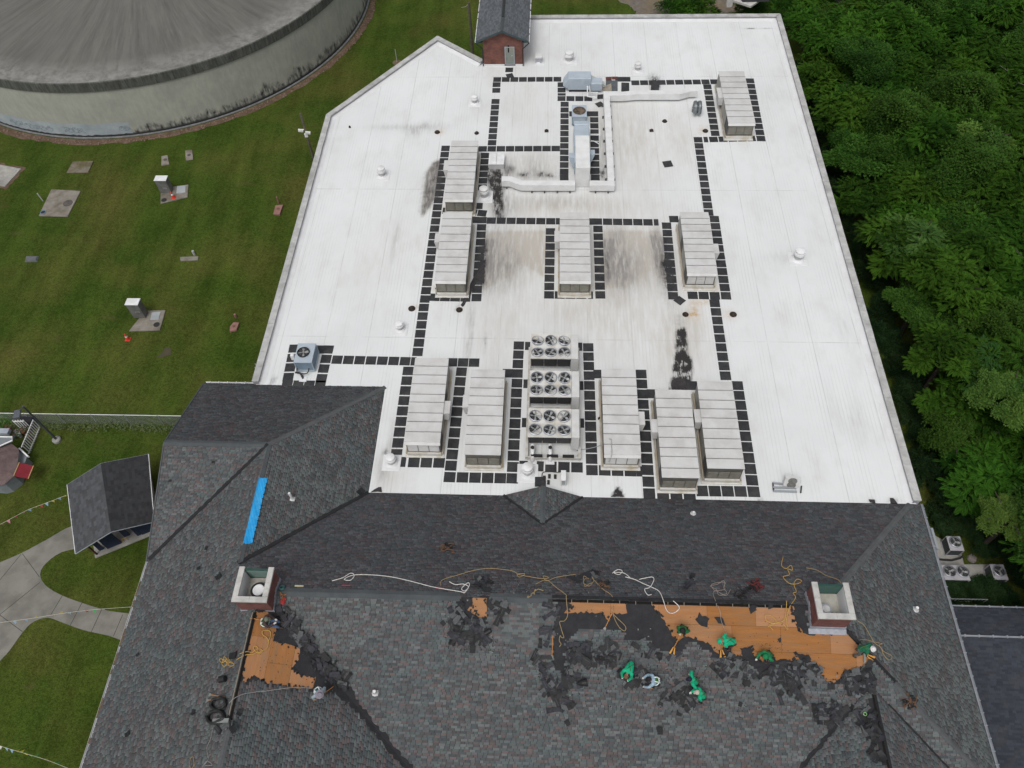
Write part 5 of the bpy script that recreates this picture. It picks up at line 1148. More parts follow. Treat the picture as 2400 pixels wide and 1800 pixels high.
tornstrip('E', [(2140, 810), (2175, 790), (2230, 800), (2240, 865), (2140, 862)], 'charred black patch of membrane between the two right front units')
tornstrip('F', [(1205, 1580), (1240, 1578), (1245, 1602), (1215, 1600)], 'curled black scrap near the right front corner of the white roof')
tornstrip('F', [(1345, 1572), (1362, 1568), (1392, 1605), (1350, 1606)], 'black torn flap at the front edge nearest the right parapet')
tornstrip('E', [(1745, 1560), (1785, 1540), (1780, 1490), (1800, 1545), (1835, 1560)], 'spiky black torn flap on the front roof edge right of the dormer')
tornstrip('E', [(190, 1530), (240, 1500), (260, 1500), (262, 1530)], 'black torn flap at the roof corner by the left wing')
# ================================================================== CHIMNEYS
def chimney(label, cx_, cy_, hx, hy, zb, zt, fan):
    t = thing('chimney', label, 'chimney', (cx_, cy_, zb))
    m = MB(); wl = .2
    for a in ((-hx, -hy, hx, -hy+wl), (-hx, -hy+wl+.001, -hx+wl, hy), (hx-wl, -hy+wl+.001, hx, hy)): m.box(cx_+a[0], cy_+a[1], zb, cx_+a[2], cy_+a[3], zt-.12)
    m.box(cx_-hx+wl+.002, cy_+hy-.1, zb, cx_+hx-wl-.002, cy_+hy, zb+1.0); m.build('brick_shaft', CHB, t)
    ov = .07
    for k, a in enumerate([(-hx-ov, -hy-ov, 0, -hy+wl+.02), (.004, -hy-ov, hx+ov, -hy+wl+.02), (-hx-ov, -hy+wl+.024, -hx+wl+.02, .1), (-hx-ov, .104, -hx+wl+.02, hy+ov), (hx-wl-.02, -hy+wl+.024, hx+ov, .1), (hx-wl-.02, .104, hx+ov, hy+ov)]):
        m = MB(); m.box(cx_+a[0], cy_+a[1], zt-.12, cx_+a[2], cy_+a[3], zt+.002*(k % 2), .012); m.build('coping_stone', CHC, t)
    m = MB(); zi = zt-1.15; i_ = wl+.004
    m.box(cx_-hx+i_, cy_-hy+i_, zi-.05, cx_+hx-i_, cy_+hy-.11, zi); m.build('pan', CHP, t)
    m = MB()
    m.box(cx_-hx+i_, cy_-hy+i_+.03, zi+.001, cx_-hx+i_+.02, cy_+hy-.14, zt-.125); m.box(cx_+hx-i_-.02, cy_-hy+i_+.03, zi+.001, cx_+hx-i_, cy_+hy-.14, zt-.125); m.box(cx_-hx+i_, cy_-hy+i_, zi+.001, cx_+hx-i_, cy_-hy+i_+.02, zt-.125)
    m.build('lining', MEMB2, t)
    # green louvre screen at the back
    m = MB(); yb = cy_+hy-.08
    m.box(cx_-hx+wl, yb-.03, zt-.1, cx_+hx-wl, yb+.05, zt-.02); m.build('louvre_frame', GREENL, t); m = MB(); m.box(cx_-hx+wl, yb-.03, zi+.05, cx_+hx-wl, yb+.05, zi+.12); m.build('louvre_sill', GREENL, t)
    m = MB(); m.box(cx_-hx+wl+.01, yb+.03, zi+.13, cx_+hx-wl-.01, yb+.045, zt-.11); m.build('louvre_back', DARK, t)
    for k in range(9):
        zz_ = zi+.17+k*(zt-.12-zi-.17)/9; m = MB(); m.hexa([(cx_-hx+wl+.01, yb-.05, zz_), (cx_+hx-wl-.01, yb-.05, zz_), (cx_+hx-wl-.01, yb+.02, zz_+.03), (cx_-hx+wl+.01, yb+.02, zz_+.03), (cx_-hx+wl+.01, yb-.05, zz_+.012), (cx_+hx-wl-.01, yb-.05, zz_+.012), (cx_+hx-wl-.01, yb+.02, zz_+.042), (cx_-hx+wl+.01, yb+.02, zz_+.042)]); m.build('louvre_slat', GREENL, t)
    fx, fy = cx_+fan[0], cy_+fan[1]
    m = MB(); m.lathe((fx, fy, zi+.004), [(fan[2]*1.25, 0), (fan[2]*1.25, .06), (fan[2]*.9, .1), (fan[2]*.9, fan[3]*.5), (fan[2]*1.3, fan[3]*.55), (fan[2]*1.36, fan[3]*.7), (fan[2]*.9, fan[3]*.71)], 24, cap=False); m.build('vent_collar', fan[4], t, smooth=True)
    m = MB(); m.lathe((fx, fy, zi+fan[3]*.7), [(fan[2]*.98, 0), (fan[2]*.98, .03), (fan[2]*.94, .05), (fan[2]*.7, .06), (fan[2]*.66, .05), (.001, .055)], 24, cap=False); m.build('vent_cap', fan[5], t, smooth=True)
    # lead flashing at the foot
    m = MB(); zf_ = PMF.z(0, cy_-hy)
    P = [PMF.P(cx_-hx-.1, cy_-hy-.03, .035), PMF.P(cx_+hx+.1, cy_-hy-.03, .035), PMF.P(cx_+hx+.1, cy_-hy-.28, .035), PMF.P(cx_-hx-.1, cy_-hy-.28, .035)]
    m.poly([P[3], P[2], P[1], P[0]]); m.hexa([(cx_-hx-.06, cy_-hy-.03, zf_-.1), (cx_+hx+.06, cy_-hy-.03, zf_-.1), (cx_+hx+.06, cy_-hy-.006, zf_-.1), (cx_-hx-.06, cy_-hy-.006, zf_-.1), (cx_-hx-.06, cy_-hy-.03, zf_+.22), (cx_+hx+.06, cy_-hy-.03, zf_+.22), (cx_+hx+.06, cy_-hy-.006, zf_+.22), (cx_-hx-.06, cy_-hy-.006, zf_+.22)])
    m.build('front_flashing', LEAD, t)
    for sg in (-1, 1):
        m = MB(); xx = cx_+sg*(hx+.01); n = 6
        for k in range(n):
            y_ = cy_-hy+2*hy*k/n; z_ = PMF.z(0, y_+hy/n) if y_+hy/n < YR else PMB.z(0, y_+hy/n)
            a, b = sorted((xx, xx+sg*.02)); m.box(a, y_+.002, z_-.3, b, y_+2*hy/n+.01, z_+.26)
        m.build('side_flashing', LEAD, t)
    return t
CHB = brick_mat('chimney_brick', 1.0, (.175, .05, .042), (.12, .036, .032), (.13, .09, .08))
CHC = M('chimney_coping', (.49, .485, .46), (.40, .39, .37), 2.5, .85, c3=(.33, .32, .3), s3=2)
CHP = M('chimney_pan', (.42, .41, .37), (.33, .31, .26), 3, .7)
GREENL = M('green_louvre_paint', (.022, .075, .06), (.016, .055, .042), 3, .4)
LEAD = M('lead_flashing', (.34, .35, .40), (.24, .25, .28), 3, .5)
chimney('left brick chimney with a white disc cap in a black ring inside', -14.57, 10.93, .84, .86, 1.9, 4.28, (.10, -.05, .31, .62, M('black_collar', (.015, .015, .02), rough=.5), WHITE))
chimney('right brick chimney with a small grey dome vent inside', 14.56, 10.9, .84, .86, 1.9, 4.25, (-.2, -.2, .2, .62, GALV, M('dome_vent', (.55, .55, .54), (.4, .4, .4), 3)))
# ================================================================== BRICK ROOF HOUSE
HX0, HX1, HY0 = -5.98, -2.41, 62.55
class YPl:
    pass
def onY(w_, x, y, Yv):
    d = ray(w_, x, y); k = (Yv-CAM[1])/d[1]; return CAM+d*k
pk = onY('c', 1055, 800, HY0-.3); el = onY('c', 385, 1075, HY0-.3); er = onY('c', 1765, 1070, HY0-.3)
zp, ze = pk[2], (el[2]+er[2])/2; xm = (HX0+HX1)/2; ov = (er[0]-el[0])/2; HL = 7.0
HB = thing('roof_house', 'small red brick gabled house with a door at the far edge of the white roof', 'building', (xm, HY0, 0))
m = MB(); zw = ze+.12; slope = (zp-ze)/ov; zi_ = zp-slope*0-.06
hw = (HX1-HX0)/2
zside = zp-slope*hw-.08
m.faces([(HX0, HY0, -.4), (HX1, HY0, -.4), (HX1, HY0, zside), (xm, HY0, zp-.08), (HX0, HY0, zside), (HX0, HY0+HL, -5), (HX1, HY0+HL, -5), (HX1, HY0+HL, zside), (xm, HY0+HL, zp-.08), (HX0, HY0+HL, zside)],
        [(0, 1, 2, 3, 4), (9, 8, 7, 6, 5), (0, 4, 9, 5), (1, 6, 7, 2)])
m.build('brick_wall', BRICK, HB)
PHL = Plane((xm-ov, 0), (1, 0), slope, ze); PHR = Plane((xm+ov, 0), (-1, 0), slope, ze)
RFB = M('house_roof_base', (.05, .05, .055), rough=.9)
rt = bpy.data.objects.new('roof', None); link(rt, HB, WL[HB.name])
m = MB()
for pl, xa_ in ((PHL, xm-ov), (PHR, xm+ov)):
    A = [pl.P(xa_, HY0-.3), pl.P(xm, HY0-.3), pl.P(xm, HY0+HL+.3), pl.P(xa_, HY0+HL+.3)]; up_tris(m, [Vector(a) for a in A], [(0, 1, 2), (0, 2, 3)])
    B_ = [a-np.array([0, 0, .12]) for a in A]; m.poly([B_[0], B_[1], A[1], A[0]]); m.poly(B_)
m.build('roof_deck', RFB, rt)
# shingles: far enough away to be one joined piece
HV = MB(); hc = []
for pl, xa_ in ((PHL, xm-ov), (PHR, xm+ov)):
    rl = ov*math.sqrt(1+slope**2); k = 0; r = -rl
    s_a, _ = pl.sr((xa_, HY0-.32)); s_b, _ = pl.sr((xa_, HY0+HL+.3)); s_lo, s_hi = min(s_a, s_b), max(s_a, s_b)
    while r < -.02:
        s = s_lo
        while s < s_hi-.02:
            wv = min(rnd.choice(WID)*1.1, s_hi-s); h = rnd.choice((.008, .014)); e_ = min(EXP, -r)
            HV.faces([pl.from_sr(s+.004, r, .004), pl.from_sr(s+wv-.004, r, .004), pl.from_sr(s+wv-.004, r+e_, h+.004), pl.from_sr(s+.004, r+e_, h+.004), pl.from_sr(s+.004, r+e_, 0), pl.from_sr(s+wv-.004, r+e_, 0)], [tuple(q1), tuple(q2)])
            c = np.array((.098, .108, .118))*rnd.uniform(.68, 1.2); hc += [(*c, 1)]*6; s += wv
        r += EXP
o = HV.build('shingles', SHG, rt); tag(o, kind='stuff'); at = o.data.attributes.new('col', 'FLOAT_COLOR', 'POINT'); at.data.foreach_set('color', np.array(hc, np.float32).ravel())
for k in range(24):
    y_ = HY0-.3+k*.3; m = MB(); m.faces([(xm, y_, zp+.05), (xm, y_+.32, zp+.035), (xm-.16, y_, zp-.16*slope+.04), (xm-.16, y_+.32, zp-.16*slope+.025), (xm+.16, y_, zp-.16*slope+.04), (xm+.16, y_+.32, zp-.16*slope+.025)], [(0, 1, 3, 2), (0, 4, 5, 1)]); m.build('ridge_cap', CAP, rt)
p = onY('c', 1115, 190, HY0+2); m = MB(); m.box(xm-.09, HY0+1.9, zp+.03, xm+.09, HY0+6, zp+.12); m.build('ridge_vent', DARK, rt)
TRIM = M('dark_teal_trim', (.045, .07, .075), (.035, .055, .06), 3, .5)
for sg in (-1, 1):
    m = MB(); x_ = xm+sg*ov; P = [(xm, HY0-.34, zp+.03), (x_, HY0-.34, ze+.02), (x_, HY0-.34, ze-.18), (xm, HY0-.34, zp-.17)]
    Q = [(a, b+.05, c) for a, b, c in P]; m.hexa([P[3], P[2], Q[2], Q[3], P[0], P[1], Q[1], Q[0]]); m.build('rake_board', TRIM, HB)
    m = MB(); xi = HX0 if sg < 0 else HX1; m.hexa([(min(x_, xi), HY0-.28, ze-.16), (max(x_, xi), HY0-.28, ze-.16), (max(x_, xi), HY0+HL, ze-.16), (min(x_, xi), HY0+HL, ze-.16), (min(x_, xi), HY0-.28, ze-.13), (max(x_, xi), HY0-.28, ze-.13), (max(x_, xi), HY0+HL, ze-.13), (min(x_, xi), HY0+HL, ze-.13)]); m.build('soffit', TRIM, HB)
    m = MB(); m.box(x_-.07, HY0-.3, ze-.12, x_+.07, HY0+HL, ze-.0); g_ = m.build('gutter', GUTTER, HB)
    for k in range(5):
        m = MB(); yy = HY0+.3+k*1.35+rnd.uniform(0, .5); m.box(x_-.073, yy, ze-.1, x_+.073, yy+rnd.uniform(.08, .3), ze+.006); m.build('gutter_debris', DARK, HB)
    xd_ = xi+sg*.06
    m = MB(); m.tube([(x_, HY0-.22, ze-.12), (x_, HY0-.22, ze-.25), (xd_, HY0-.1, ze-.85), (xd_, HY0-.1, .05)], .05, 6); m.build('downspout', DARK, HB)
d0, d1 = onY('c', 1130, 1210, HY0), onY('c', 1390, 1210, HY0); zd = d0[2]
m = MB(); dx0, dx1 = d0[0], d1[0]; fr = .09
m.box(dx0, HY0-.05, .12, dx0+fr, HY0-.001, zd); m.box(dx1-fr, HY0-.05, .12, dx1, HY0-.001, zd); m.box(dx0+fr+.002, HY0-.05, zd-fr, dx1-fr-.002, HY0-.001, zd); m.box(dx0+fr+.002, HY0-.05, .12, dx1-fr-.002, HY0-.001, .2)
DR = bpy.data.objects.new('door', None); link(DR, HB, (dx0, HY0, 0)); m.build('frame', M('door_frame_steel', (.30, .33, .35), (.25, .28, .3), 3, .4), DR)
m = MB(); m.box(dx0+fr+.003, HY0-.03, .202, dx1-fr-.003, HY0-.004, zd-fr-.003); m.build('leaf', M('door_grey_green', (.20, .245, .23), (.15, .19, .18), 1.8, .35, c3=(.26, .24, .19), s3=1), DR)
m = MB(); m.box(dx0+.3, HY0-.045, 1.35, dx0+.42, HY0-.031, 2.05); m.build('glass_slot', M('dark_glass', (.01, .012, .015), rough=.1), DR)
m = MB(); m.tube([(dx1-.18, HY0-.08, 1.05), (dx1-.3, HY0-.08, 1.05)], .02, 6); m.build('handle', GALV, DR)
m = MB(); m.box(HX0-.02, HY0-.06, .0045, dx0-.05, HY0-.002, .16); m.box(dx1+.05, HY0-.06, .0045, HX1+.02, HY0-.002, .16); m.build('base_flashing', MEMB2, HB)
# ================================================================== STORAGE TANK
TC = np.array([-44.37, 82.23]); TR = 23.66
def tank_mat(kind):
    m = bpy.data.materials.new('tank_'+kind); m.use_nodes = True; nt = m.node_tree; L = nt.links; b = nt.nodes['Principled BSDF']; b.inputs['Roughness'].default_value = .9
    geo = nt.nodes.new('ShaderNodeNewGeometry'); sx = nt.nodes.new('ShaderNodeSeparateXYZ')
    vm = nt.nodes.new('ShaderNodeVectorMath'); vm.operation = 'SUBTRACT'; vm.inputs[1].default_value = (TC[0], TC[1], 0); L.new(geo.outputs['Position'], vm.inputs[0]); L.new(vm.outputs[0], sx.inputs[0])
    at = nt.nodes.new('ShaderNodeMath'); at.operation = 'ARCTAN2'; L.new(sx.outputs[1], at.inputs[0]); L.new(sx.outputs[0], at.inputs[1])
    ln = nt.nodes.new('ShaderNodeVectorMath'); ln.operation = 'LENGTH'; cb0 = nt.nodes.new('ShaderNodeCombineXYZ'); L.new(sx.outputs[0], cb0.inputs[0]); L.new(sx.outputs[1], cb0.inputs[1]); L.new(cb0.outputs[0], ln.inputs[0])
    def coord(sa, sr, sz):
        c = nt.nodes.new('ShaderNodeCombineXYZ')
        for s_, o, i in ((sa, at.outputs[0], 0), (sr, ln.outputs['Value'], 1), (sz, sx.outputs[2], 2)):
            q = nt.nodes.new('ShaderNodeMath'); q.operation = 'MULTIPLY'; q.inputs[1].default_value = s_; L.new(o, q.inputs[0]); L.new(q.outputs[0], c.inputs[i])
        return c.outputs[0]
    def noise(v, sc, lo, hi, det=6):
        n = nt.nodes.new('ShaderNodeTexNoise'); n.inputs['Scale'].default_value = sc; n.inputs['Detail'].default_value = det; n.inputs['Roughness'].default_value = .62; L.new(v, n.inputs['Vector'])
        r = nt.nodes.new('ShaderNodeMapRange'); r.inputs['From Min'].default_value = lo; r.inputs['From Max'].default_value = hi; L.new(n.outputs['Fac'], r.inputs['Value']); return r.outputs[0]
    def mr(v, a, b_, c=0, d=1):
        r = nt.nodes.new('ShaderNodeMapRange'); r.inputs['From Min'].default_value = a; r.inputs['From Max'].default_value = b_; r.inputs['To Min'].default_value = c; r.inputs['To Max'].default_value = d; L.new(v, r.inputs['Value']); return r.outputs[0]
    def op(o, a, b_):
        n = nt.nodes.new('ShaderNodeMath'); n.operation = o; n.use_clamp = True
        for i, v in enumerate((a, b_)):
            if isinstance(v, (int, float)): n.inputs[i].default_value = v
            else: L.new(v, n.inputs[i])
        return n.outputs[0]
    def mix(a, c, f):
        x = nt.nodes.new('ShaderNodeMix'); x.data_type = 'RGBA'; L.new(f, x.inputs[0])
        if isinstance(a, tuple): x.inputs[6].default_value = (*a, 1)
        else: L.new(a, x.inputs[6])
        x.inputs[7].default_value = (*c, 1); return x.outputs[2]
    Z_ = sx.outputs[2]; R_ = ln.outputs['Value']
    if kind == 'roof':
        out = mix((.128, .124, .108), (.076, .074, .066), noise(coord(20, .12, 0), 1.0, .35, .72))
        out = mix(out, (.16, .16, .147), op('MULTIPLY', noise(coord(60, .3, 0), 1.0, .5, .78), .6))
        out = mix(out, (.062, .063, .058), op('MULTIPLY', noise(coord(80, .5, 0), 1.0, .55, .78), .5))
        out = mix(out, (.22, .215, .20), op('MULTIPLY', mr(R_, 20.6, 22.8), noise(geo.outputs['Position'], 1.5, .3, .6)))
        out = mix(out, (.5, .5, .48), noise(coord(40, .9, 0), 1.3, .735, .76))
        out = mix(out, (.10, .10, .097), op('MULTIPLY', noise(geo.outputs['Position'], .35, .45, .7), .5))
    elif kind == 'fascia':
        out = mix((.055, .058, .05), (.13, .135, .12), noise(coord(60, 0, .5), 1.0, .4, .75)); out = mix(out, (.02, .022, .02), noise(coord(150, 0, 1), 1.0, .5, .7))
    else:
        out = mix((.36, .365, .315), (.31, .315, .275), noise(geo.outputs['Position'], .5, .4, .65))
        out = mix(out, (.235, .245, .222), op('MULTIPLY', noise(coord(90, 0, .15), 1.0, .58, .8), .28))
        # black mould climbing from the foot, more to the right
        edge = op('ADD', op('MULTIPLY', noise(coord(9, 0, .2), 1.3, .3, .75, 9), mr(at.outputs[0], -1.75, -.75, .4, 1.0)), 0.0)
        hgt = op('SUBTRACT', mr(Z_, -5.0, -2.3, .85, .0), mr(edge, 0, 1, .72, .1))
        out = mix(out, (.028, .03, .03), op('MULTIPLY', mr(hgt, -.02, .14), noise(coord(60, 0, .9), 1.0, .38, .62)))
        out = mix(out, (.02, .021, .022), mr(Z_, -4.55, -4.8))
    L.new(out, b.inputs['Base Color']); return m
def arc(n=180): return [2*math.pi*k/n for k in range(n)]
TK = thing('water_tank', 'huge round concrete storage tank with a stained low dome roof', 'storage tank', (TC[0], TC[1], GZ))
def ringmesh(prof, n=220):
    m = MB(); m.lathe((TC[0], TC[1], 0), prof, n, cap=False); return m
ringmesh([(TR, GZ), (TR, .02)]).build('tank_wall', tank_mat('wall'), TK, smooth=True)
ringmesh([(TR, .02), (TR+.1, .02), (TR+.1, .9), (TR+.02, .96)]).build('rim_fascia', tank_mat('fascia'), TK, smooth=True)
ringmesh([(TR+.02, .96), (22.5, 1.02), (18, 1.35), (12, 1.7), (6, 1.95), (.01, 2.05)]).build('dome_roof', tank_mat('roof'), TK, smooth=True)
ringmesh([(TR+.2, GZ-.2), (TR+.2, GZ+.06), (TR+.02, GZ+.08)]).build('footing_kerb', M('kerb_dark', (.12, .12, .13), (.2, .2, .2), 3, .9), TK)
# paint patch covering graffiti: a thin coat standing proud of the wall
PATCH = M('blue_grey_paint_patch', (.30, .345, .37), (.25, .29, .315), 1.5, .8, c3=(.36, .39, .4), s3=.7)
aL, aR = math.atan2(*(Z('A', -250, 700, -4)[:2]-TC)[::-1]), math.atan2(*(Z('A', 855, 800, -4.2)[:2]-TC)[::-1])
m = MB(); n = 60; rows = []
zt_of = lambda k: -3.45+.06*math.sin(k*.6)
for k in range(n+1):
    a = aL+(aR-aL)*k/n; c, s = math.cos(a), math.sin(a); rows.append([(TC[0]+c*(TR+.012), TC[1]+s*(TR+.012), z) for z in (-4.72+rnd.uniform(-.05, .08), -4.2, zt_of(k)+rnd.uniform(-.02, .02))])
for k in range(n):
    for j in range(2): m.poly([rows[k][j], rows[k+1][j], rows[k+1][j+1], rows[k][j+1]])
m.build('paint_patch', PATCH, TK)
# faint scribbled graffiti strokes left on the patch
GRAF = M('faded_spray', (.17, .20, .225), (.24, .28, .31), 3, .9)
m = MB()
for a0, z0_, kind in ((.06, -4.15, 0), (.10, -4.2, 1), (.14, -4.1, 2), (.19, -4.2, 0), (.23, -4.15, 1), (.28, -4.2, 2), (.33, -4.2, 1), (.38, -4.15, 0), (.52, -4.1, 2), (.55, -4.12, 1), (.58, -4.1, 0), (.62, -4.15, 2), (.93, -4.1, 0), (.96, -4.1, 1)):
    a = aL+(aR-aL)*(.28+a0*.72); pts = []
    for k in range(9):
        aa = a+(.012*math.sin(k*1.7+kind)+.0018*k); zz_ = z0_+.28*math.sin(k*1.2+kind*1.3)
        pts.append((TC[0]+math.cos(aa)*(TR+.02), TC[1]+math.sin(aa)*(TR+.02), zz_))
    m.tube(smooth_path(pts, 3), .022, 4)
m.build('graffiti', GRAF, TK)
# earth margin at the foot of the tank
mg = [(TC[0]+math.cos(a)*(TR+.3), TC[1]+math.sin(a)*(TR+.3)) for a in np.linspace(-2.6, .9, 90)]
mo = [(TC[0]+math.cos(a)*(TR+1.0+rnd.uniform(-.2, .25)), TC[1]+math.sin(a)*(TR+1.0+rnd.uniform(-.2, .25))) for a in np.linspace(-2.6, .9, 90)]
m = MB()
for k in range(89): m.poly([(mg[k][0], mg[k][1], GZ+.006), (mg[k+1][0], mg[k+1][1], GZ+.006), (mo[k+1][0], mo[k+1][1], GZ+.006), (mo[k][0], mo[k][1], GZ+.006)][::-1])
tag(m.build('soil_margin', M('reddish_soil', (.12, .075, .05), (.08, .055, .035), 2.5, .95, bump=.6, c3=(.16, .11, .08), s3=1.5), loc=(0, 0, GZ)), kind='structure')
pebm = MB(); pebm.lathe((0, 0, 0), [(.001, -.05), (.09, -.03), (.1, .03), (.05, .07), (.001, .075)], 6, cap=False); 
allp = MB()
for k in range(420):
    a = rnd.uniform(-2.3, .2); r_ = TR+rnd.uniform(.45, 1.1); s_ = rnd.uniform(.3, 1.1); x_, y_ = TC[0]+math.cos(a)*r_, TC[1]+math.sin(a)*r_
    allp.faces([(x_+v[0]*s_, y_+v[1]*s_, GZ+.02+v[2]*s_) for v in pebm.v], pebm.f)
tag(allp.build('gravel', M('reddish_stone', (.2, .13, .1), (.14, .1, .08), 3), loc=(0, 0, GZ)), kind='stuff')
# ================================================================== LAWN FURNITURE
def quad(w_, pts, z): return [tuple(Z(w_, *p, z)[:2]) for p in pts]
WORN = M('worn_slab', (.235, .215, .185), (.17, .155, .13), 1.4, .9, bump=.2, c3=(.11, .095, .07), s3=.9)
MOSSY = M('mossy_slab', (.13, .105, .065), (.19, .175, .15), .9, .95, bump=.4, c3=(.08, .075, .035), s3=1.3)
PINK = M('pink_concrete', (.28, .15, .125), (.2, .11, .095), 2, .9)
HATCH = M('hatch_steel', (.34, .36, .37), (.27, .29, .3), 1.5, .5)
def ground_slab(label, w_, pts, h=.09, mat=None, soil=None):
    q = quad(w_, pts, GZ+h); c = np.mean(q, 0)
    t = thing('concrete_pad', label, 'concrete pad', (c[0], c[1], GZ))
    m = MB(); m.prism(q, GZ+.002, GZ+h, .02); m.build('slab', mat or WORN, t)
    if soil:
        m = MB(); qq = jag([(c[0]+(p[0]-c[0])*soil, c[1]+(p[1]-c[1])*soil) for p in q], .12, .3); f, t_ = tess([(p[0], p[1], GZ+.008) for p in qq]); up_tris(m, f, t_); m.build('soil_edge', MATS['reddish_soil'] if soil < 1.25 else SOIL, t)
    return t
def disc(t, w_, x, y, r, mat, name, z=GZ+.09, h=.03, ring=None):
    p = Z(w_, x, y, z); m = MB(); m.lathe((p[0], p[1], z+.002), [(r, 0), (r, h), (r*.9, h+.01), (.001, h+.01)], 20); m.build(name, mat, t)
    if ring: m = MB(); m.lathe((p[0], p[1], z+.001), [(r*1.02, 0), (r*1.02, h+.02), (r*1.25, h+.02), (r*1.25, 0)], 20, cap=False); m.build('rim', ring, t)
def hatch(t, w_, pts, mat=HATCH, name='hatch'):
    m = MB(); q = quad(w_, pts, GZ+.09); m.prism(q, GZ+.093, GZ+.13, .015); m.build(name, mat, t)
t = ground_slab('pale concrete pad cut by the left edge with bare soil round it', 'A', [(-60, 1060), (0, 1066), (136, 1092), (32, 1206), (0, 1203), (-60, 1195)], soil=1.22, mat=CONC)
disc(t, 'A', 98, 1108, .1, HATCH, 'lid')
t = ground_slab('mossy brown concrete pad in the grass below the tank', 'A', [(470, 1046), (605, 1042), (570, 1115), (430, 1118)], mat=MOSSY)
t = ground_slab('large stained tan concrete pad with a blue ringed manhole', 'A', [(332, 1225), (522, 1236), (437, 1402), (250, 1397)])
disc(t, 'A', 440, 1317, .42, M('dark_lid', (.1, .09, .08), (.07, .06, .055), 3), 'manhole_lid'); disc(t, 'A', 280, 1377, .2, DARK, 'valve_lid', ring=M('blue_ring', (.12, .2, .3)))
m = MB(); p = Z('A', 278, 1302, GZ); m.tube([(p[0], p[1], GZ), (p[0]-.05, p[1], GZ+.9)], .05, 6); m.build('vent_pipe', MATS['vent_grey'], t)
t = ground_slab('left one of two small tan pads just below the tank', 'A', [(1045, 1010), (1085, 1005), (1096, 1062), (1045, 1072)], mat=WORN); disc(t, 'A', 1070, 1035, .16, MATS['dark_lid'], 'lid')
t = ground_slab('right one of two small tan pads just below the tank', 'A', [(1200, 975), (1245, 970), (1251, 1030), (1203, 1038)], mat=WORN); disc(t, 'A', 1225, 1005, .16, MATS['dark_lid'], 'lid')
def pedestal(label, w_, pts, bx, by, z1, hpts, dx, dy, dmat):
    t = ground_slab(label, w_, pts)
    p = Z(w_, bx[0], by, GZ+.09); q = Z(w_, bx[1], by, GZ+.09); wd = q[0]-p[0]; dp = .62
    m = MB(); m.box(p[0], p[1], GZ+.092, q[0], p[1]+dp, z1-.06, .01); m.build('cabinet', M('pedestal_grey', (.15, .15, .14), (.10, .10, .095), 2, .7), t)
    m = MB(); m.box(p[0]-.04, p[1]-.04, z1-.06, q[0]+.04, p[1]+dp+.04, z1, .015); m.build('top_cover', WHITE, t)
    m = MB(); m.box(p[0]+.06, p[1]-.015, GZ+.2, q[0]-.06, p[1]-.001, z1-.3); m.build('cabinet_door', MATS['pedestal_grey'], t)
    m = MB()
    for k in range(4): m.box(p[0]+.45+k*.1, p[1]-.025, z1-1.0, p[0]+.49+k*.1, p[1]-.016, z1-.8)
    m.build('door_vent', GALV, t)
    hatch(t, w_, hpts); disc(t, w_, dx, dy, .24, dmat, 'valve_lid')
pedestal('concrete pad with a grey control pedestal, light hatch and a red cone on it', 'A', [(1110, 1210), (1220, 1195), (1215, 1275), (1040, 1318), (1040, 1250)], (1040, 1112), 1250, -3.45, [(1148, 1206), (1205, 1203), (1202, 1247), (1143, 1254)], 1063, 1297, DARK)
pedestal('concrete pad with a grey control pedestal and pale blue hatch nearest the shingle gable', 'D', [(940, 353), (1072, 350), (1035, 480), (835, 485)], (868, 946), 402, -3.25, [(985, 366), (1042, 362), (1028, 413), (974, 416)], 1015, 445, DARK)
def cone(w_, x, y, label, tip=0.):
    z = GZ+(.1 if w_ == 'A' else 0); p = Z(w_, x, y, z); t = thing('traffic_cone', label, 'traffic cone', p); O_ = M('cone_red', (.55, .05, .03), rough=.5)
    m = MB(); m.box(p[0]-.2, p[1]-.2, z+.002, p[0]+.2, p[1]+.2, z+.04, .01); m.build('base', O_, t)
    m = MB(); m.lathe((p[0], p[1], z+.04), [(.16, 0), (.11, .28)], 14, cap=False); m.lathe((p[0], p[1], z+.44), [(.085, 0), (.03, .24), (.02, .25)], 14); m.build('cone_body', O_, t)
    m = MB(); m.lathe((p[0], p[1], z+.32), [(.112, 0), (.085, .12)], 14, cap=False); m.build('white_band', WHITE, t)
cone('A', 1125, 1280, 'red traffic cone standing on the concrete pad by the far pedestal'); cone('D', 830, 540, 'red traffic cone in the grass below the near pedestal pad')
t = ground_slab('pinkish valve box with a short post nearest the camera pole', 'A', [(1785, 1330), (1835, 1325), (1812, 1388), (1770, 1385)], .16, PINK)
m = MB(); p = Z('A', 1807, 1318, GZ); m.tube([(p[0], p[1], GZ), (p[0], p[1], GZ+.75)], .07, 6); m.build('post', PINK, t); disc(t, 'A', 1802, 1352, .13, M('brown_lid', (.14, .08, .06)), 'lid', GZ+.16)
t = ground_slab('reddish broken valve box with a stub post right of the near pedestal', 'D', [(1513, 428), (1550, 430), (1532, 478), (1488, 487), (1490, 455)], .16, PINK)
m = MB(); p = Z('D', 1530, 398, GZ); m.tube([(p[0], p[1], GZ), (p[0], p[1], GZ+.4)], .09, 6); m.build('post', PINK, t); disc(t, 'D', 1515, 455, .12, MATS['brown_lid'], 'lid', GZ+.16)
t = ground_slab('dark grey steel hatch set in the grass at the far left', 'D', [(168, 0), (250, 0), (240, 36), (160, 38)], .06, M('grey_hatch', (.12, .125, .13), (.09, .095, .1), 2, .6)); hatch(t, 'D', [(176, 3), (242, 3), (234, 33), (170, 34)], MATS['grey_hatch'])
t = ground_slab('narrow tan pad with a small pipe stub in the middle of the lawn', 'D', [(1165, 5), (1285, 0), (1282, 25), (1170, 31)], .07, WORN)
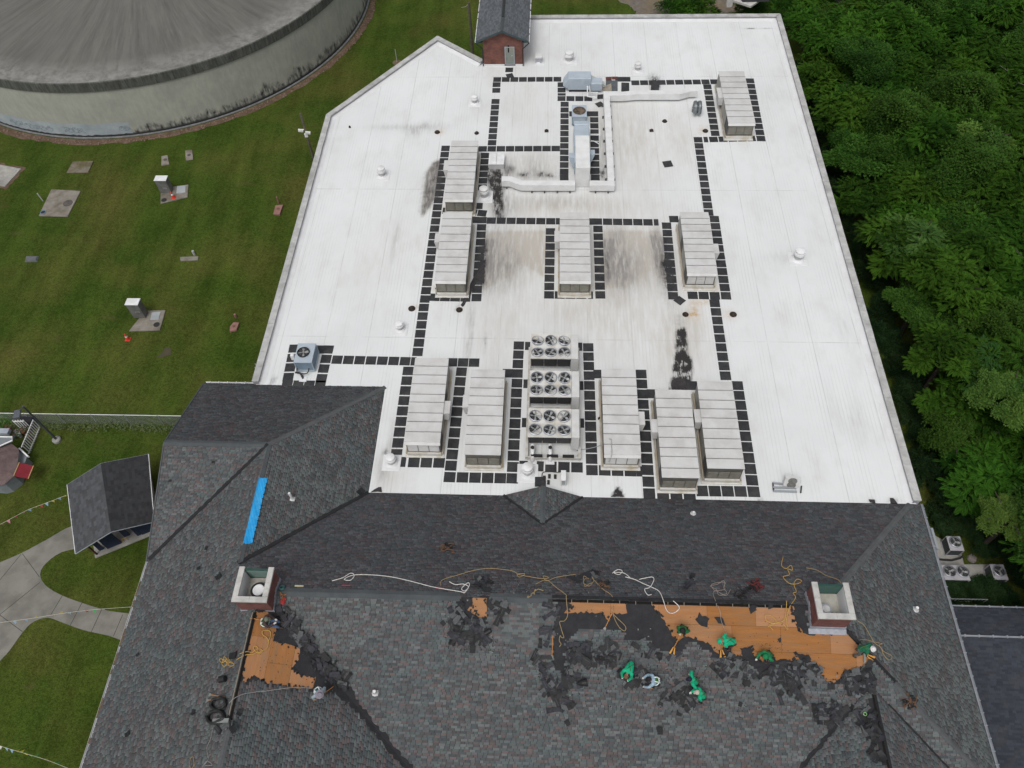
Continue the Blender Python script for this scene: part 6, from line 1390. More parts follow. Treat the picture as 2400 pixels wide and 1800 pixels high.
m = MB(); p = Z('A', 1260, 1650, GZ); m.tube([(p[0], p[1], GZ), (p[0], p[1], GZ+.45)], .1, 8); m.build('pipe_stub', MATS['vent_grey'], t)
sheet('bare_patch', M('bare_brown_patch', (.07, .055, .035), (.05, .05, .025), 2, .95, bump=.5), [Z('D', 1015, 655, GZ), Z('D', 1060, 600, GZ), Z('D', 1110, 590, GZ), Z('D', 1105, 640, GZ), Z('D', 1050, 662, GZ)], GZ+.006, jg=.12)
t = thing('marker_stake', 'thin marker stake in a soil patch on the lawn by the slanted parapet', 'stake', Z('B', 362, 405, GZ)); m = MB(); p = Z('B', 362, 405, GZ); m.tube([p, (p[0], p[1], GZ+1.5)], .035, 5); m.build('rod', MATS['vent_grey'], t); m = MB(); m.lathe((p[0], p[1], GZ), [(.5, .004), (.2, .06), (.001, .08)], 9, cap=False); m.build('soil_mound', SOIL, t)
# ---- poles behind the parapet
POLE = M('weathered_pole', (.12, .105, .085), (.08, .07, .06), 3, .9)
t = thing('utility_pole', 'bare weathered pole standing left of the brick roof house', 'pole', (-7.95, 71.4, GZ)); m = MB(); m.tube([(-7.95, 71.4, GZ), (-7.95, 71.4, 1.15)], .16, 8, .12); m.build('shaft', POLE, t); m = MB(); m.tube([(-7.95, 71.4, 1.0), (-8.3, 71.3, .75), (-8.7, 71.2, .75)], .02, 4); m.build('bracket', GALV, t)
t = thing('camera_pole', 'pole with two white security cameras beside the left roof edge', 'pole', (-20.5, 51.8, GZ)); m = MB(); m.tube([(-20.5, 51.8, GZ), (-20.5, 51.8, 2.65)], .11, 8, .09); m.build('shaft', POLE, t)
for dx, dy, dz in ((-.35, -.12, .1), (.22, -.16, -.1)):
    m = MB(); m.tube([(-20.5, 51.8, 1.0+dz), (-20.5+dx*.6, 51.8+dy, 1.0+dz)], .035, 5); m.obox((-20.5+dx, 51.8+dy, .95+dz), (1, .2, -.25), (-.2, 1, 0), (.25, 0, 1), .2, .09, .09); m.build('camera', WHITE, t)
m = MB(); m.box(-20.62, 51.62, .4, -20.36, 51.75, .75, .02); m.build('junction_box', WHITE, t)
for k, (a, b) in enumerate((((-19.55, 27.6), .0), ((-19.6, 27.9), .1))):
    m = MB(); m.tube([(a[0], a[1], .1), (a[0]-.03, a[1]-.02, GZ)], .03, 5); tag(m.build('downspout', M('pale_green_pipe', (.3, .36, .3))), 'thin pale pipe running down the wall at the left roof corner', 'pipe', 'thin wall pipes')
# ================================================================== FENCE, SHED, PLAYHOUSE
FY = 26.0; fz = -3.75
FN = thing('chain_link_fence', 'chain link fence with a pale top rail crossing the lawn to the gable', 'fence', (-31, FY, GZ))
m = MB(); m.tube([(-48, FY-.02, fz), (-22.4, FY+.02, fz)], .03, 6); m.build('top_rail', GUTTER, FN)
for k in range(11):
    x = -47+k*2.45; m = MB(); m.tube([(x, FY, GZ), (x, FY, fz+.06)], .035, 6); m.build('post', GALV, FN)
m = MB(); H_f = fz-GZ-.03
for k in range(200):
    x = -48+k*.128
    for sg in (1, -1):
        a = (x, FY+.012*sg, GZ+.02); b = (min(-22.4, x+H_f), FY+.012*sg, GZ+.02+H_f) if sg > 0 else (x-H_f, FY+.012*sg, GZ+.02+H_f)
        if sg < 0 and x-H_f < -48: continue
        if sg > 0 and x+H_f > -22.4: continue
        m.tube([a, b], .0045, 3)
tag(m.build('wire_mesh', GALV, FN), kind='stuff')
# weeds along the fence
def leafcloud(m, c, r, n, ls, rs=rnd, flat=.6):
    for k in range(n):
        a, b_ = rs.uniform(0, 2*math.pi), rs.uniform(-.3, 1); q = rs.uniform(.3, 1)
        p = Vector((c[0]+r[0]*math.cos(a)*q*math.sqrt(max(0, 1-b_*b_)), c[1]+r[1]*math.sin(a)*q*math.sqrt(max(0, 1-b_*b_)), c[2]+r[2]*b_*q))
        d_ = Vector((math.cos(a)+rs.uniform(-.6, .6), math.sin(a)+rs.uniform(-.6, .6), rs.uniform(-.4, .7))).normalized(); s_ = d_.cross(Vector((0, 0, 1))).normalized(); L_ = ls*rs.uniform(.6, 1.3)
        up_ = s_.cross(d_)*L_*.12
        m.faces([p, p+d_*L_*.5+s_*L_*.28+up_, p+d_*L_, p+d_*L_*.5-s_*L_*.28+up_], [(0, 1, 2), (0, 2, 3)])
WEED = M('weed_leaf', (.06, .095, .028), (.085, .115, .045), 3, .8, c3=(.12, .13, .06), s3=2)
m = MB()
for k in range(150): leafcloud(m, (-44+k*.145, FY-.35+rnd.uniform(-.25, .3), GZ+.15), (.25, .25, rnd.uniform(.2, .5)), 16, .13)
tag(m.build('fence_weeds', WEED, loc=(0, 0, GZ)), kind='stuff')
# open shed
SHR = M('shed_shingle', (.046, .047, .05), (.034, .035, .037), 1.3, .95, bump=.3, bscale=30, c3=(.06, .06, .062), s3=.6)
SHL = SHR
A_, B_, C_, D_ = np.array([-31.2, 19.9, -2.75]), np.array([-28.9, 15.15, -2.75]), np.array([-26.5, 22.3, -2.75]), np.array([-24.6, 17.4, -2.75])
Rb, Rf = np.array([-28.75, 20.9, -1.6]), np.array([-26.45, 16.15, -1.6])
SH = thing('open_shed', 'small open shed with a dark shingle gable roof and navy blue stalls inside', 'shed', (-28, 18.6, GZ))
srf = bpy.data.objects.new('roof', None); link(srf, SH, WL[SH.name])
m = MB()
for P_ in ([A_, B_, Rf, Rb], [Rb, Rf, D_, C_]):
    up_tris(m, [Vector(p) for p in P_], [(0, 1, 2), (0, 2, 3)]); m.poly([p-np.array([0, 0, .1]) for p in P_])
m.build('roof_deck', RFB, srf)
HV = MB(); hc = []
for (e0, e1, r0_, r1_) in ((A_, B_, Rb, Rf), (C_, D_, Rb, Rf)):
    n = 15
    for k in range(n):
        f0, f1 = k/n, (k+1)/n; a0, a1 = r0_+(e0-r0_)*f0, r1_+(e1-r1_)*f0; b0, b1 = r0_+(e0-r0_)*(f1+.01), r1_+(e1-r1_)*(f1+.01); nrm = np.cross(a1-a0, b0-a0); nrm = nrm/np.linalg.norm(nrm); nrm *= np.sign(nrm[2]); s = 0
        while s < .995:
            e = min(1, s+rnd.choice(WID)/5.2); l = rnd.choice((.012, .016)); P_ = [a0+(a1-a0)*s+nrm*.004, a0+(a1-a0)*(e-.001)+nrm*.004, b0+(b1-b0)*(e-.001)+nrm*l, b0+(b1-b0)*s+nrm*l]
            if np.cross(P_[1]-P_[0], P_[3]-P_[0])[2] < 0: P_ = [P_[1], P_[0], P_[3], P_[2]]
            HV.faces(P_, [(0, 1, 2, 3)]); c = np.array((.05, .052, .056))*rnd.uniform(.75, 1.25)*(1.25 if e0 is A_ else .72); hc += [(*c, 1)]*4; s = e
o = HV.build('shingles', SHG, srf); tag(o, kind='stuff'); at = o.data.attributes.new('col', 'FLOAT_COLOR', 'POINT'); at.data.foreach_set('color', np.array(hc, np.float32).ravel())
for a, b, nm in ((A_, B_, 'gutter'), (C_, D_, 'gutter'), (B_, Rf, 'rake_trim'), (Rf, D_, 'rake_trim'), (A_, Rb, 'rake_trim'), (Rb, C_, 'rake_trim')):
    m = MB(); m.tube([a+np.array([0, 0, -.03]), b+np.array([0, 0, -.03])], .06 if nm == 'gutter' else .035, 4); m.build(nm, GUTTER if nm == 'gutter' else M('shed_rake_grey', (.3, .33, .35)), SH)
fd = (D_-B_)[:2]/np.linalg.norm((D_-B_)[:2]); bd = (A_-B_)[:2]/np.linalg.norm((A_-B_)[:2])
f0 = np.array([-28.9, 15.75])
m = MB(); m.prism([f0, f0+fd*4.3, f0+fd*4.3+bd*4.6, f0+bd*4.6], GZ+.002, GZ+.1, .02); m.build('floor_slab', CONC, SH)
NAVY = M('navy_panel', (.018, .028, .06), (.013, .02, .045), 2, .5)
for k, (u0, v0, u1, hz) in enumerate(((.35, .35, .65, 1.5), (.85, .25, 1.75, 1.6), (2.0, .6, 2.35, 1.5), (2.8, .3, 3.05, 1.4), (3.1, .25, 3.95, 1.6))):
    a = f0+fd*u0+bd*v0; b = f0+fd*u1+bd*v0; m = MB(); m.prism([a, b, b+bd*.08, a+bd*.08], GZ+.12, GZ+hz, .01); m.build('stall_panel', NAVY, SH)
for u0, v0 in ((.15, .2), (4.1, .2), (.15, 4.3), (4.1, 4.3)):
    a = f0+fd*u0+bd*v0; m = MB(); m.tube([(a[0], a[1], GZ+.1), (a[0], a[1], -2.85)], .07, 4); m.build('corner_post', M('red_brown_post', (.09, .03, .025), (.06, .02, .02), 3) if u0 < 1 and v0 < 1 else NAVY, SH)
m = MB(); a, b = f0+fd*.1+bd*4.45, f0+fd*4.2+bd*4.45; m.prism([a, b, b+bd*.06, a+bd*.06], GZ+.12, -2.8); m.build('back_wall', NAVY, SH)
for u0, v0 in ((1.9, .3), (3.98, .35)):
    a = f0+fd*u0+bd*v0; b = a+fd*.28; m = MB(); m.tube([(a[0], a[1], GZ+.12), (a[0], a[1], GZ+.5), (b[0], b[1], GZ+.5), (b[0], b[1], GZ+.12)], .02, 5); m.build('yellow_rail', M('yellow_paint', (.45, .28, .05)), SH)
m = MB(); m.tube([(-25.2, 20.7, -2.9), (-24.6, 20.6, -2.85), (-24.5, 20.4, -4.9)], .05, 6); m.build('downspout', GUTTER, SH)
# playhouse cut by the left edge
PHT = thing('playhouse', 'small grey playhouse with a pinkish brown shingle roof cut by the left edge', 'playhouse', (-36.6, 21.4, GZ))
zr = -3.75
ro = [Z('g', *p, zr) for p in ((-300, 1000), (0, 838), (170, 770), (322, 892), (302, 1110), (240, 1340), (70, 1482), (-60, 1520), (-300, 1500))]
m = MB(); c = Vector(np.mean(ro, 0)); c.z += .6; c.x -= .5
for i in range(len(ro)): 
    a, b = Vector(ro[i]), Vector(ro[(i+1) % len(ro)]); f = [a, b, c]
    if (b-a).cross(c-a).z < 0: f = [b, a, c]
    m.poly(f)
m.build('roof', M('pink_brown_shingle', (.135, .095, .09), (.10, .07, .068), 6, .95, bump=.4, bscale=40, c3=(.16, .12, .115), s3=2), PHT)
cc = np.mean(ro, 0); wl_ = [(cc[0]+(p[0]-cc[0])*.93, cc[1]+(p[1]-cc[1])*.93) for p in ro]
m = MB(); m.prism(wl_, GZ, zr-.06); m.build('wall', M('grey_siding', (.22, .24, .26), (.17, .19, .2), 2, .7), PHT)
q = [Z('g', *p, -4.0) for p in ((305, 870), (335, 860), (485, 1000), (455, 1012))]; m = MB(); m.prism([p[:2] for p in q], -4.15, -4.0); m.build('white_beam', WHITE, PHT)
q = [Z('g', *p, -4.1) for p in ((322, 895), (440, 1010), (400, 1110), (310, 1100))]; m = MB(); m.prism([p[:2] for p in q], GZ, -4.2); m.build('porch_wall', MATS['grey_siding'], PHT)
q = [Z('g', *p, zz_) for p, zz_ in (((333, 1112), -3.6), ((572, 1168), -3.85), ((482, 1385), -3.85), ((238, 1338), -3.6))]
m = MB(); P_ = [Vector(p) for p in q]; up_tris(m, P_, [(0, 1, 2), (0, 2, 3)]); m.poly([p-Vector((0, 0, .05)) for p in P_]); [m.poly([P_[i]-Vector((0, 0, .05)), P_[(i+1) % 4]-Vector((0, 0, .05)), P_[(i+1) % 4], P_[i]]) for i in range(4)]; m.build('red_awning', M('red_canvas', (.20, .014, .022), (.155, .01, .018), 2, .6), PHT)
for a, b in ((0, 3), (1, 2)): m = MB(); m.tube([q[a]+np.array([0, 0, .03]), q[b]+np.array([0, 0, .03])], .035, 4); m.build('awning_trim', M('tan_wood', (.42, .27, .13)), PHT)
q = [Z('g', *p, -3.4) for p in ((-250, 672), (210, 672), (205, 745), (-40, 850), (-250, 800))]; m = MB(); m.prism([p[:2] for p in q], -3.52, -3.4); m.build('porch_roof', M('porch_grey', (.17, .19, .2), (.13, .15, .16), 2), PHT)
m = MB(); m.tube([Z('g', -250, 672, -3.37), Z('g', 208, 680, -3.37), Z('g', 205, 740, -3.37), Z('g', -20, 840, -3.37)], .06, 4); m.build('white_gutter', WHITE, PHT)
def picket(label, a, b, h, gap=.19):
    a, b = np.array(a[:2]), np.array(b[:2]); d_ = (b-a); L_ = np.linalg.norm(d_); d_ /= L_; n_ = np.array([-d_[1], d_[0]])
    t = thing('picket_fence', label, 'picket fence', ((a[0]+b[0])/2, (a[1]+b[1])/2, GZ), 'white picket fences by the playhouse')
    for z in (GZ+.08, GZ+h-.16): m = MB(); m.prism([a+n_*.03, b+n_*.03, b-n_*.02, a-n_*.02], z, z+.08); m.build('rail', WHITE, t)
    for k in range(int(L_/gap)+1):
        p = a+d_*(k*gap); m = MB(); m.prism([p-d_*.036+n_*.032, p+d_*.036+n_*.032, p+d_*.036+n_*.055, p-d_*.036+n_*.055], GZ+.05, GZ+h); m.build('picket', WHITE, t)
picket('long white picket fence of the flower yard beside the lamp post', (-36.45, 25.55), (-36.4, 23.35), 1.15)
q0, q1_ = Z('g', 205, 405, GZ+1.1), Z('g', 385, 400, GZ+1.1)
picket('short white picket fence behind the flower pots', q0, q1_, 1.1)
q0, q1_ = Z('g', 315, 865, -3.6), Z('g', 480, 1005, -3.6)
POTM = [M('red_pot', (.16, .025, .025), rough=.5), M('white_pot', (.4, .4, .42), rough=.6), M('blue_pot', (.10, .13, .2), rough=.5), M('terracotta_pot', (.2, .08, .045), rough=.8)]
FLW = [M('red_flower', (.25, .015, .02)), M('magenta_flower', (.16, .02, .08)), M('pale_flower', (.4, .36, .34)), M('leaf_dark', (.03, .06, .02), (.05, .08, .03), 3)]
for k, (x, y, s_) in enumerate(((150, 545, 1.2), (250, 590, 1.), (300, 575, .8), (395, 590, 1.2), (440, 555, 1.1), (320, 640, 1.1), (230, 660, .9), (280, 650, .8), (470, 560, .9), (365, 560, .9), (210, 600, .9), (475, 680, 1.0))):
    p = Z('g', x, y, GZ+.3); r_ = .13*s_; col = POTM[k % 4]
    t = thing('flower_pot', ['red', 'white', 'blue', 'terracotta'][k % 4]+' flower pot crowded with others inside the picket yard', 'flower pot', (p[0], p[1], GZ), ['red', 'white', 'blue', 'terracotta'][k % 4]+' flower pots in the picket yard')
    m = MB(); m.lathe((p[0], p[1], GZ), [(r_*.7, 0), (r_, .3*s_), (r_*1.08, .31*s_), (r_*.9, .3*s_), (.001, .29*s_)], 12); m.build('pot', col, t)
    m = MB(); leafcloud(m, (p[0], p[1], GZ+.35*s_), (r_*1.5, r_*1.5, .2), 26, .12); m.build('foliage', FLW[3], t)
    m = MB(); leafcloud(m, (p[0], p[1], GZ+.42*s_), (r_*1.3, r_*1.3, .16), 14, .07); m.build('blossoms', FLW[k % 3], t)
m = MB(); leafcloud(m, (*Z('g', 60, 450, GZ)[:2], GZ+.35), (.9, .5, .5), 420, .16); o = m.build('yard_shrub', M('bright_leaf', (.05, .12, .02), (.09, .16, .03), 3), loc=(*Z('g', 60, 450, GZ)[:2], GZ)); tag(o, 'bright green leafy bush at the left edge by the picket yard', 'bush')
m = MB(); p = Z('g', 470, 440, GZ+.5); m.box(p[0]-.5, p[1]-.1, GZ+.002, p[0]+.45, p[1]+.45, GZ+.85, .03); tag(m.build('planter_box', M('black_planter', (.012, .012, .014), (.02, .02, .022), 4)), 'black box between the two white picket fences', 'planter')
m = MB(); p = Z('g', 40, 590, GZ+.8); m.box(p[0]-.5, p[1]-.12, GZ+.5, p[0]+.4, p[1]+.3, GZ+.8, .02); tag(m.build('storage_bin', M('pale_bin', (.33, .36, .4), (.26, .29, .33), 2)), 'pale grey bin above the porch roof at the left edge', 'storage bin')
LP = thing('lamp_post', 'leaning looking grey lamp post with a flat head and a round white foot', 'lamp post', (-34.8, 24.54, GZ))
m = MB(); m.tube([(-34.8, 24.54, GZ), (-34.8, 24.5, -.45)], .085, 8, .06); m.build('shaft', M('dark_grey_pole', (.07, .075, .085), (.05, .055, .06), 3, .5), LP)
m = MB(); m.lathe((-34.8, 24.54, GZ), [(.3, 0), (.3, .18), (.22, .25), (.1, .25)], 18); m.build('foot', CONC, LP)
hp_ = Z('g', 290, 295, -.5); m = MB(); m.tube([(-34.8, 24.5, -.5), (hp_[0]+.05, hp_[1]+.2, -.45)], .04, 6); m.build('arm', MATS['dark_grey_pole'], LP)
m = MB(); m.obox((hp_[0], hp_[1], -.5), (.96, .28, 0), (-.28, .96, 0), (0, 0, 1), .2, .32, .06); m.build('lamp_head', M('lamp_head_grey', (.10, .105, .12), (.08, .085, .1), 3, .5), LP)
# ---- pennant strings
FLAGC = [M('flag_red', (.4, .06, .07)), M('flag_yellow', (.5, .42, .04)), M('flag_green', (.05, .28, .09)), M('flag_blue', (.2, .32, .42)), M('flag_white', (.5, .5, .48)), M('flag_pink', (.42, .16, .2))]
CORD = M('pale_cord', (.45, .43, .35), rough=.8)
def bunting(label, pts, z, nf):
    P_ = smooth_path([Z(*p, z) for p in pts], 8); c = P_[len(P_)//2]; t = thing('pennant_string', label, 'bunting', c, 'pennant strings over the lawn')
    m = MB(); m.tube(P_, .012, 4); m.build('cord', CORD, t)
    for k in range(nf):
        f = (k+.5)/nf*(len(P_)-1); i = int(f); p = P_[i].lerp(P_[min(i+1, len(P_)-1)], f-i); d_ = (P_[min(i+1, len(P_)-1)]-P_[max(i-1, 0)]).normalized(); a = rnd.uniform(-.9, .9); dn = Vector((-d_.y*math.sin(a), d_.x*math.sin(a), -math.cos(a)))
        m = MB(); s_ = .11; n_ = d_.cross(dn).normalized()*.004
        A = [p-d_*s_, p+d_*s_, p+dn*.26]; m.faces([v+n_ for v in A]+[v-n_ for v in A], [(0, 1, 2), (5, 4, 3), (0, 3, 4, 1), (1, 4, 5, 2), (2, 5, 3, 0)]); m.build('pennant', FLAGC[rnd.randrange(6)], t)
bunting('string of small coloured pennants running from the shed roof to the left edge', [('D', 430, 1550), ('D', 300, 1600), ('D', 170, 1650), ('G', 10, 75), ('G', -80, 110)], -3.3, 14)
bunting('string of coloured pennants crossing the concrete path', [('G', 850, 615), ('G', 640, 630), ('G', 420, 655), ('G', 200, 690), ('G', -60, 725)], -3.6, 16)
bunting('string of coloured pennants over the near lawn at the lower left corner', [('G', -80, 1490), ('G', 60, 1535), ('G', 180, 1570), ('G', 310, 1610), ('G', 450, 1665)], -3.6, 16)
# ================================================================== RIGHT SIDE YARD
sheet('yard_slab', CONC, [(24.2, 18.7), (25.3, 18.7), (26.6, 17.7), (26.55, 16.8), (28.6, 16.85), (28.6, 15.4), (24.2, 15.2)], GZ+.02)
ACW = M('ac_cover_white', (.42, .41, .44), (.34, .33, .35), 2, .5); ACS = M('ac_side_grey', (.06, .065, .075), (.04, .045, .05), 8, .6)
condenser('condenser_unit', 'single fan condenser on the ground at the top of the side yard', 25.5, 26.36, 17.33, 18.3, GZ+.03, .85, ACW, [(25.93, 17.88, .33)], ACS, bl=3)
condenser('condenser_unit', 'rust stained twin fan condenser on the ground against the right eave', 24.66, 26.18, 15.42, 16.38, GZ+.03, .85, ACW, [(25.05, 15.95, .34), (25.84, 15.95, .34)], ACS, bl=3)
condenser('condenser_unit', 'single fan condenser on the ground beside the hedge at the right', 27.62, 28.46, 15.52, 16.5, GZ+.03, .85, ACW, [(28.04, 16.05, .33)], ACS, bl=3)
m = MB(); m.tube([(25.0, 17.05, GZ+.1), (25.8, 17.0, GZ+.12), (26.3, 17.1, GZ+.25), (26.45, 17.2, GZ+.4)], .07, 6); tag(m.build('pipe_run', DARK), 'dark pipe bundle on the yard slab between two condensers', 'pipe')
m = MB(); m.box(24.3, 17.1, GZ+.02, 24.45, 18.5, GZ+1.6); tag(m.build('wall_panel', M('pale_panel', (.3, .33, .35))), 'pale narrow panel against the wall beside the top condenser', 'panel')
m = MB(); m.lathe((*Z('d', 1170, 760, GZ)[:2], GZ), [(.3, 0), (.25, .12), (.1, .18), (.001, .2)], 8); tag(m.build('boulder', M('pink_rock', (.2, .17, .17), (.15, .13, .13), 4)), 'pale rock in the shrubs by the condensers', 'rock')
RLm = MB(); 
for a, b in (((24.3, 14.18, -4.0), (26.75, 14.2, -4.0)), ((24.3, 14.3, -4.75), (26.7, 14.32, -4.75)), ((26.75, 14.2, -4.0), (26.75, 14.25, GZ)), ((25.0, 14.2, -4.0), (25.0, 14.25, GZ))): RLm.tube([a, b], .03, 6)
for k in range(12): RLm.tube([(24.5+k*.19, 14.22, -4.02), (24.5+k*.19, 14.3, -4.73)], .012, 4)
tag(RLm.build('railing', M('railing_grey', (.3, .32, .33), (.24, .25, .26), 3, .5)), 'grey metal railing between the hedge and the dark lower roof', 'railing')
# lower neighbouring roof
NB = thing('annex_roof_building', 'low annex with a blue black shingle roof at the lower right corner', 'building', (28, 8, GZ))
NR = Plane((0, 13.0), (0, -1), .38, -2.0); rz = NR.z(0, 11.1)
NRF = Plane((0, 11.1), (0, 1), .2, rz)
NBM = M('annex_deck', (.02, .022, .028), rough=.9)
nrt = bpy.data.objects.new('roof', None); link(nrt, NB, WL[NB.name])
for pl, poly in ((NR, [(22.9, 13.0), (22.9, 11.1), (36, 11.1), (36, 13.0)]), (NRF, [(22.9, 11.1), (22.9, -3), (36, -3), (36, 11.1)])):
    m = MB(); f, t_ = tess([pl.P(*p) for p in poly]); up_tris(m, f, t_); m.build('roof_deck', NBM, nrt)
HV = MB(); hc = []
for pl, poly in ((NR, [(22.9, 13.0), (36, 13.0), (36, 11.1), (22.9, 11.1)]), (NRF, [(22.9, 11.1), (36, 11.1), (36, -3), (22.9, -3)])):
    S_ = [pl.sr(p) for p in poly]; a0, a1 = min(s[0] for s in S_), max(s[0] for s in S_); r0_, r1_ = min(s[1] for s in S_), max(s[1] for s in S_); r = r0_
    while r < r1_-.02:
        s = a0
        while s < a1-.02:
            wv = min(rnd.choice(WID), a1-s); h = rnd.choice((.007, .013)); e = min(EXP, r1_-r)
            HV.faces([pl.from_sr(s+.004, r, .004), pl.from_sr(s+wv-.004, r, .004), pl.from_sr(s+wv-.004, r+e, h+.004), pl.from_sr(s+.004, r+e, h+.004), pl.from_sr(s+.004, r+e, 0), pl.from_sr(s+wv-.004, r+e, 0)], [tuple(q1), tuple(q2)])
            c = np.array((.034, .039, .050))*rnd.uniform(.75, 1.25); hc += [(*c, 1)]*6; s += wv
        r += EXP
o = HV.build('shingles', SHG, nrt); tag(o, kind='stuff'); at = o.data.attributes.new('col', 'FLOAT_COLOR', 'POINT'); at.data.foreach_set('color', np.array(hc, np.float32).ravel())
m = MB(); m.box(23.3, 1.2, GZ, 35.8, 12.8, -3.6); m.build('wall', BRICK, NB)
for y_, z_ in ((13.05, -2.02), (11.1, rz+.05)):
    m = MB(); m.tube([(22.9, y_, z_), (36, y_, z_)], .05, 5); g_ = m.build('snow_rail', GALV, NB)
    for k in range(14): m = MB(); m.box(23.3+k*.75, y_-.07, z_-.05, 23.36+k*.75, y_+.07, z_+.06); m.build('bracket', GALV, NB)
# structure glimpsed among the trees at the top
m = MB(); 
t = thing('white_porch', 'white porch post and roof edge glimpsed between trees at the top', 'building', Z('C', 330, 30, -4))
p = Z('C', 300, 38, GZ); m = MB(); m.box(p[0]-.3, p[1]-.3, GZ, p[0]+.3, p[1]+.3, GZ+3.0); m.build('post', WHITE, t)
m = MB(); q = [Z('C', *a, GZ+3)[:2] for a in ((280, -40), (560, -30), (440, 52), (330, 15))]; m.prism(q, GZ+3.0, GZ+3.2); m.build('roof_edge', M('porch_roof_white', (.5, .5, .48), (.4, .38, .36), 2), t)
m = MB(); q = [Z('C', *a, GZ+3.25)[:2] for a in ((330, -60), (560, -60), (560, 8), (390, 12))]; m.prism(q, GZ+3.21, GZ+3.5); m.build('dark_roof', RFB, t)
# blue tarp on the left ridge
TARP = M('blue_tarp', (.02, .33, .70), (.014, .25, .58), 1.6, .38, bump=.35, bscale=5, c3=(.06, .36, .66), s3=2)
tl, tr_, br, bl_ = PL.on('D', 1682, 1440, .05), PLR.on('D', 1735, 1440, .05), PLR.on('G', 1636, 208, .05), PL.on('G', 1578, 205, .05)
m = MB(); n = 30; rows = []
for k in range(n+1):
    f = k/n; a = bl_+(tl-bl_)*f; b = br+(tr_-br)*f; row = []
    for j in range(9):
        g_ = j/8; p = a+(b-a)*g_; z_ = (PL.z(p[0], p[1]) if p[0] < XRB else PLR.z(p[0], p[1])); row.append((p[0]+(rnd.uniform(-.012, .012) if j in (0, 8) else 0), p[1]+(rnd.uniform(-.04, .04) if k in (0, n) else 0), max(z_, min(PL.z(p[0], p[1]), PLR.z(p[0], p[1])))+.085+.012*math.sin(k*.37+j*.8)+.006*math.sin(k*2.1+j*2.3)))
    rows.append(row)
for k in range(n):
    for j in range(8): m.poly([rows[k][j], rows[k+1][j], rows[k+1][j+1], rows[k][j+1]][::-1])
TP = thing('tarp', 'bright blue tarp strip fixed along the left roof ridge', 'tarp', rows[n//2][4])
m.build('sheet', TARP, TP)
for k in range(1, 12):
    p = rows[int(k*n/12)][8]; m = MB(); m.box(p[0]-.03, p[1]-.03, p[2]-.02, p[0]+.05, p[1]+.03, p[2]+.03); m.build('fixing', DARK, TP)
# small vents and pipes on the shingles
def pipevent(pl, w_, x, y, lab, r=.055, h=.5, lean=(0, 0), base=.14):
    p = pl.on(w_, x, y); t = thing('pipe_vent', lab, 'vent pipe', p); m = MB(); m.tube([p, p+np.array([lean[0], lean[1], h])], r, 10); m.build('pipe', WHITE, t)
    m = MB(); P_ = [p+pl.al*a+pl.dn*b+pl.N*.03 for a, b in ((-base, -base), (base, -base), (base, base), (-base, base))]; f = [Vector(v) for v in P_]; up_tris(m, f, [(0, 1, 2), (0, 2, 3)]); m.lathe(p+pl.N*.02, [(r*2.2, 0), (r*1.3, .12)], 10, cap=False); m.build('boot', M('boot_white', (.62, .62, .62), (.5, .5, .5), 4), t)
pipevent(PLR, 'D', 1895, 1575, 'white plastic pipe vent right of the blue tarp', .07, .75)
pipevent(PMB, 'I', 68, 12, 'small white pipe vent on the brown back slope before the rooftop units', .08, .22, base=.12)
pipevent(PMF, 'H', 220, 1172, 'white pipe vent on the front slope between the two bare areas', .08, .3, base=.14)
pipevent(PR, 'I', 1508, 632, 'white pipe vent on the right hip slope beside the gutter', .08, .3, base=.14)
# ================================================================== ROPES, TOOLS, SCRAPS
def rope(label, pl, pts, mat, r=.017, k=6, lift=.04, cat='rope', name='rope', group=None):
    P_ = []
    for i, p in enumerate(pts):
        w_, x, y = p[:3]; pp_ = (p[3] if len(p) > 3 else pl); P_.append(pp_.on(w_, x, y, lift+.012*(i % 2)))
    m = MB(); m.tube(smooth_path(P_, k), r, 5); o = m.build(name, mat); tag(o, label, cat, group); return o
def loops(w_, cx_, cy_, rx, ry, n, ph=0., jit=.25, turns=None):
    out = []
    for i in range(n): a = ph+i*2*math.pi/7.3; s_ = 1+rnd.uniform(-jit, jit); out.append((w_, cx_+rx*s_*math.cos(a), cy_+ry*s_*math.sin(a)))
    return out
YEL = M('yellow_rope', (.50, .31, .075), (.42, .26, .07), 12, .8); WHR = M('white_rope', (.66, .65, .61), (.5, .48, .46), 12, .8); TAN = M('tan_rope', (.34, .245, .12), (.27, .2, .11), 12, .85); GRYR = M('grey_rope', (.27, .26, .25), (.2, .2, .19), 12, .8)
rope('yellow rope looping over the left bare plywood', PFR, [('k', 1290, 450, PL), ('k', 1500, 385), ('k', 1650, 405), ('k', 1760, 350), ('k', 1850, 270), ('k', 1780, 200), ('k', 1710, 260), ('k', 1780, 370), ('k', 1900, 430), ('k', 2010, 360), ('k', 1920, 290), ('k', 1830, 330), ('k', 1890, 410), ('p', 440, 1750), ('p', 640, 1640), ('p', 690, 1400), ('p', 750, 1250), ('p', 730, 1110), ('p', 600, 1070), ('p', 480, 1110), ('p', 500, 1220), ('p', 620, 1310), ('p', 680, 1420)], YEL)
rope('second yellow rope strand running down across the left ridge', PFR, [('k', 1830, 400), ('k', 1700, 470), ('k', 1500, 480), ('k', 1300, 580, PL), ('k', 1180, 650, PL)], YEL)
rope('coiled yellow rope heap on the left wing slope', PL, loops('k', 690, 660, 55, 60, 8)+loops('k', 810, 620, 60, 60, 10)+loops('k', 800, 780, 80, 80, 9)+[('k', 900, 700), ('k', 940, 560), ('k', 960, 640), ('k', 930, 720)]+loops('k', 1000, 780, 90, 80, 8), YEL, .015, 4)
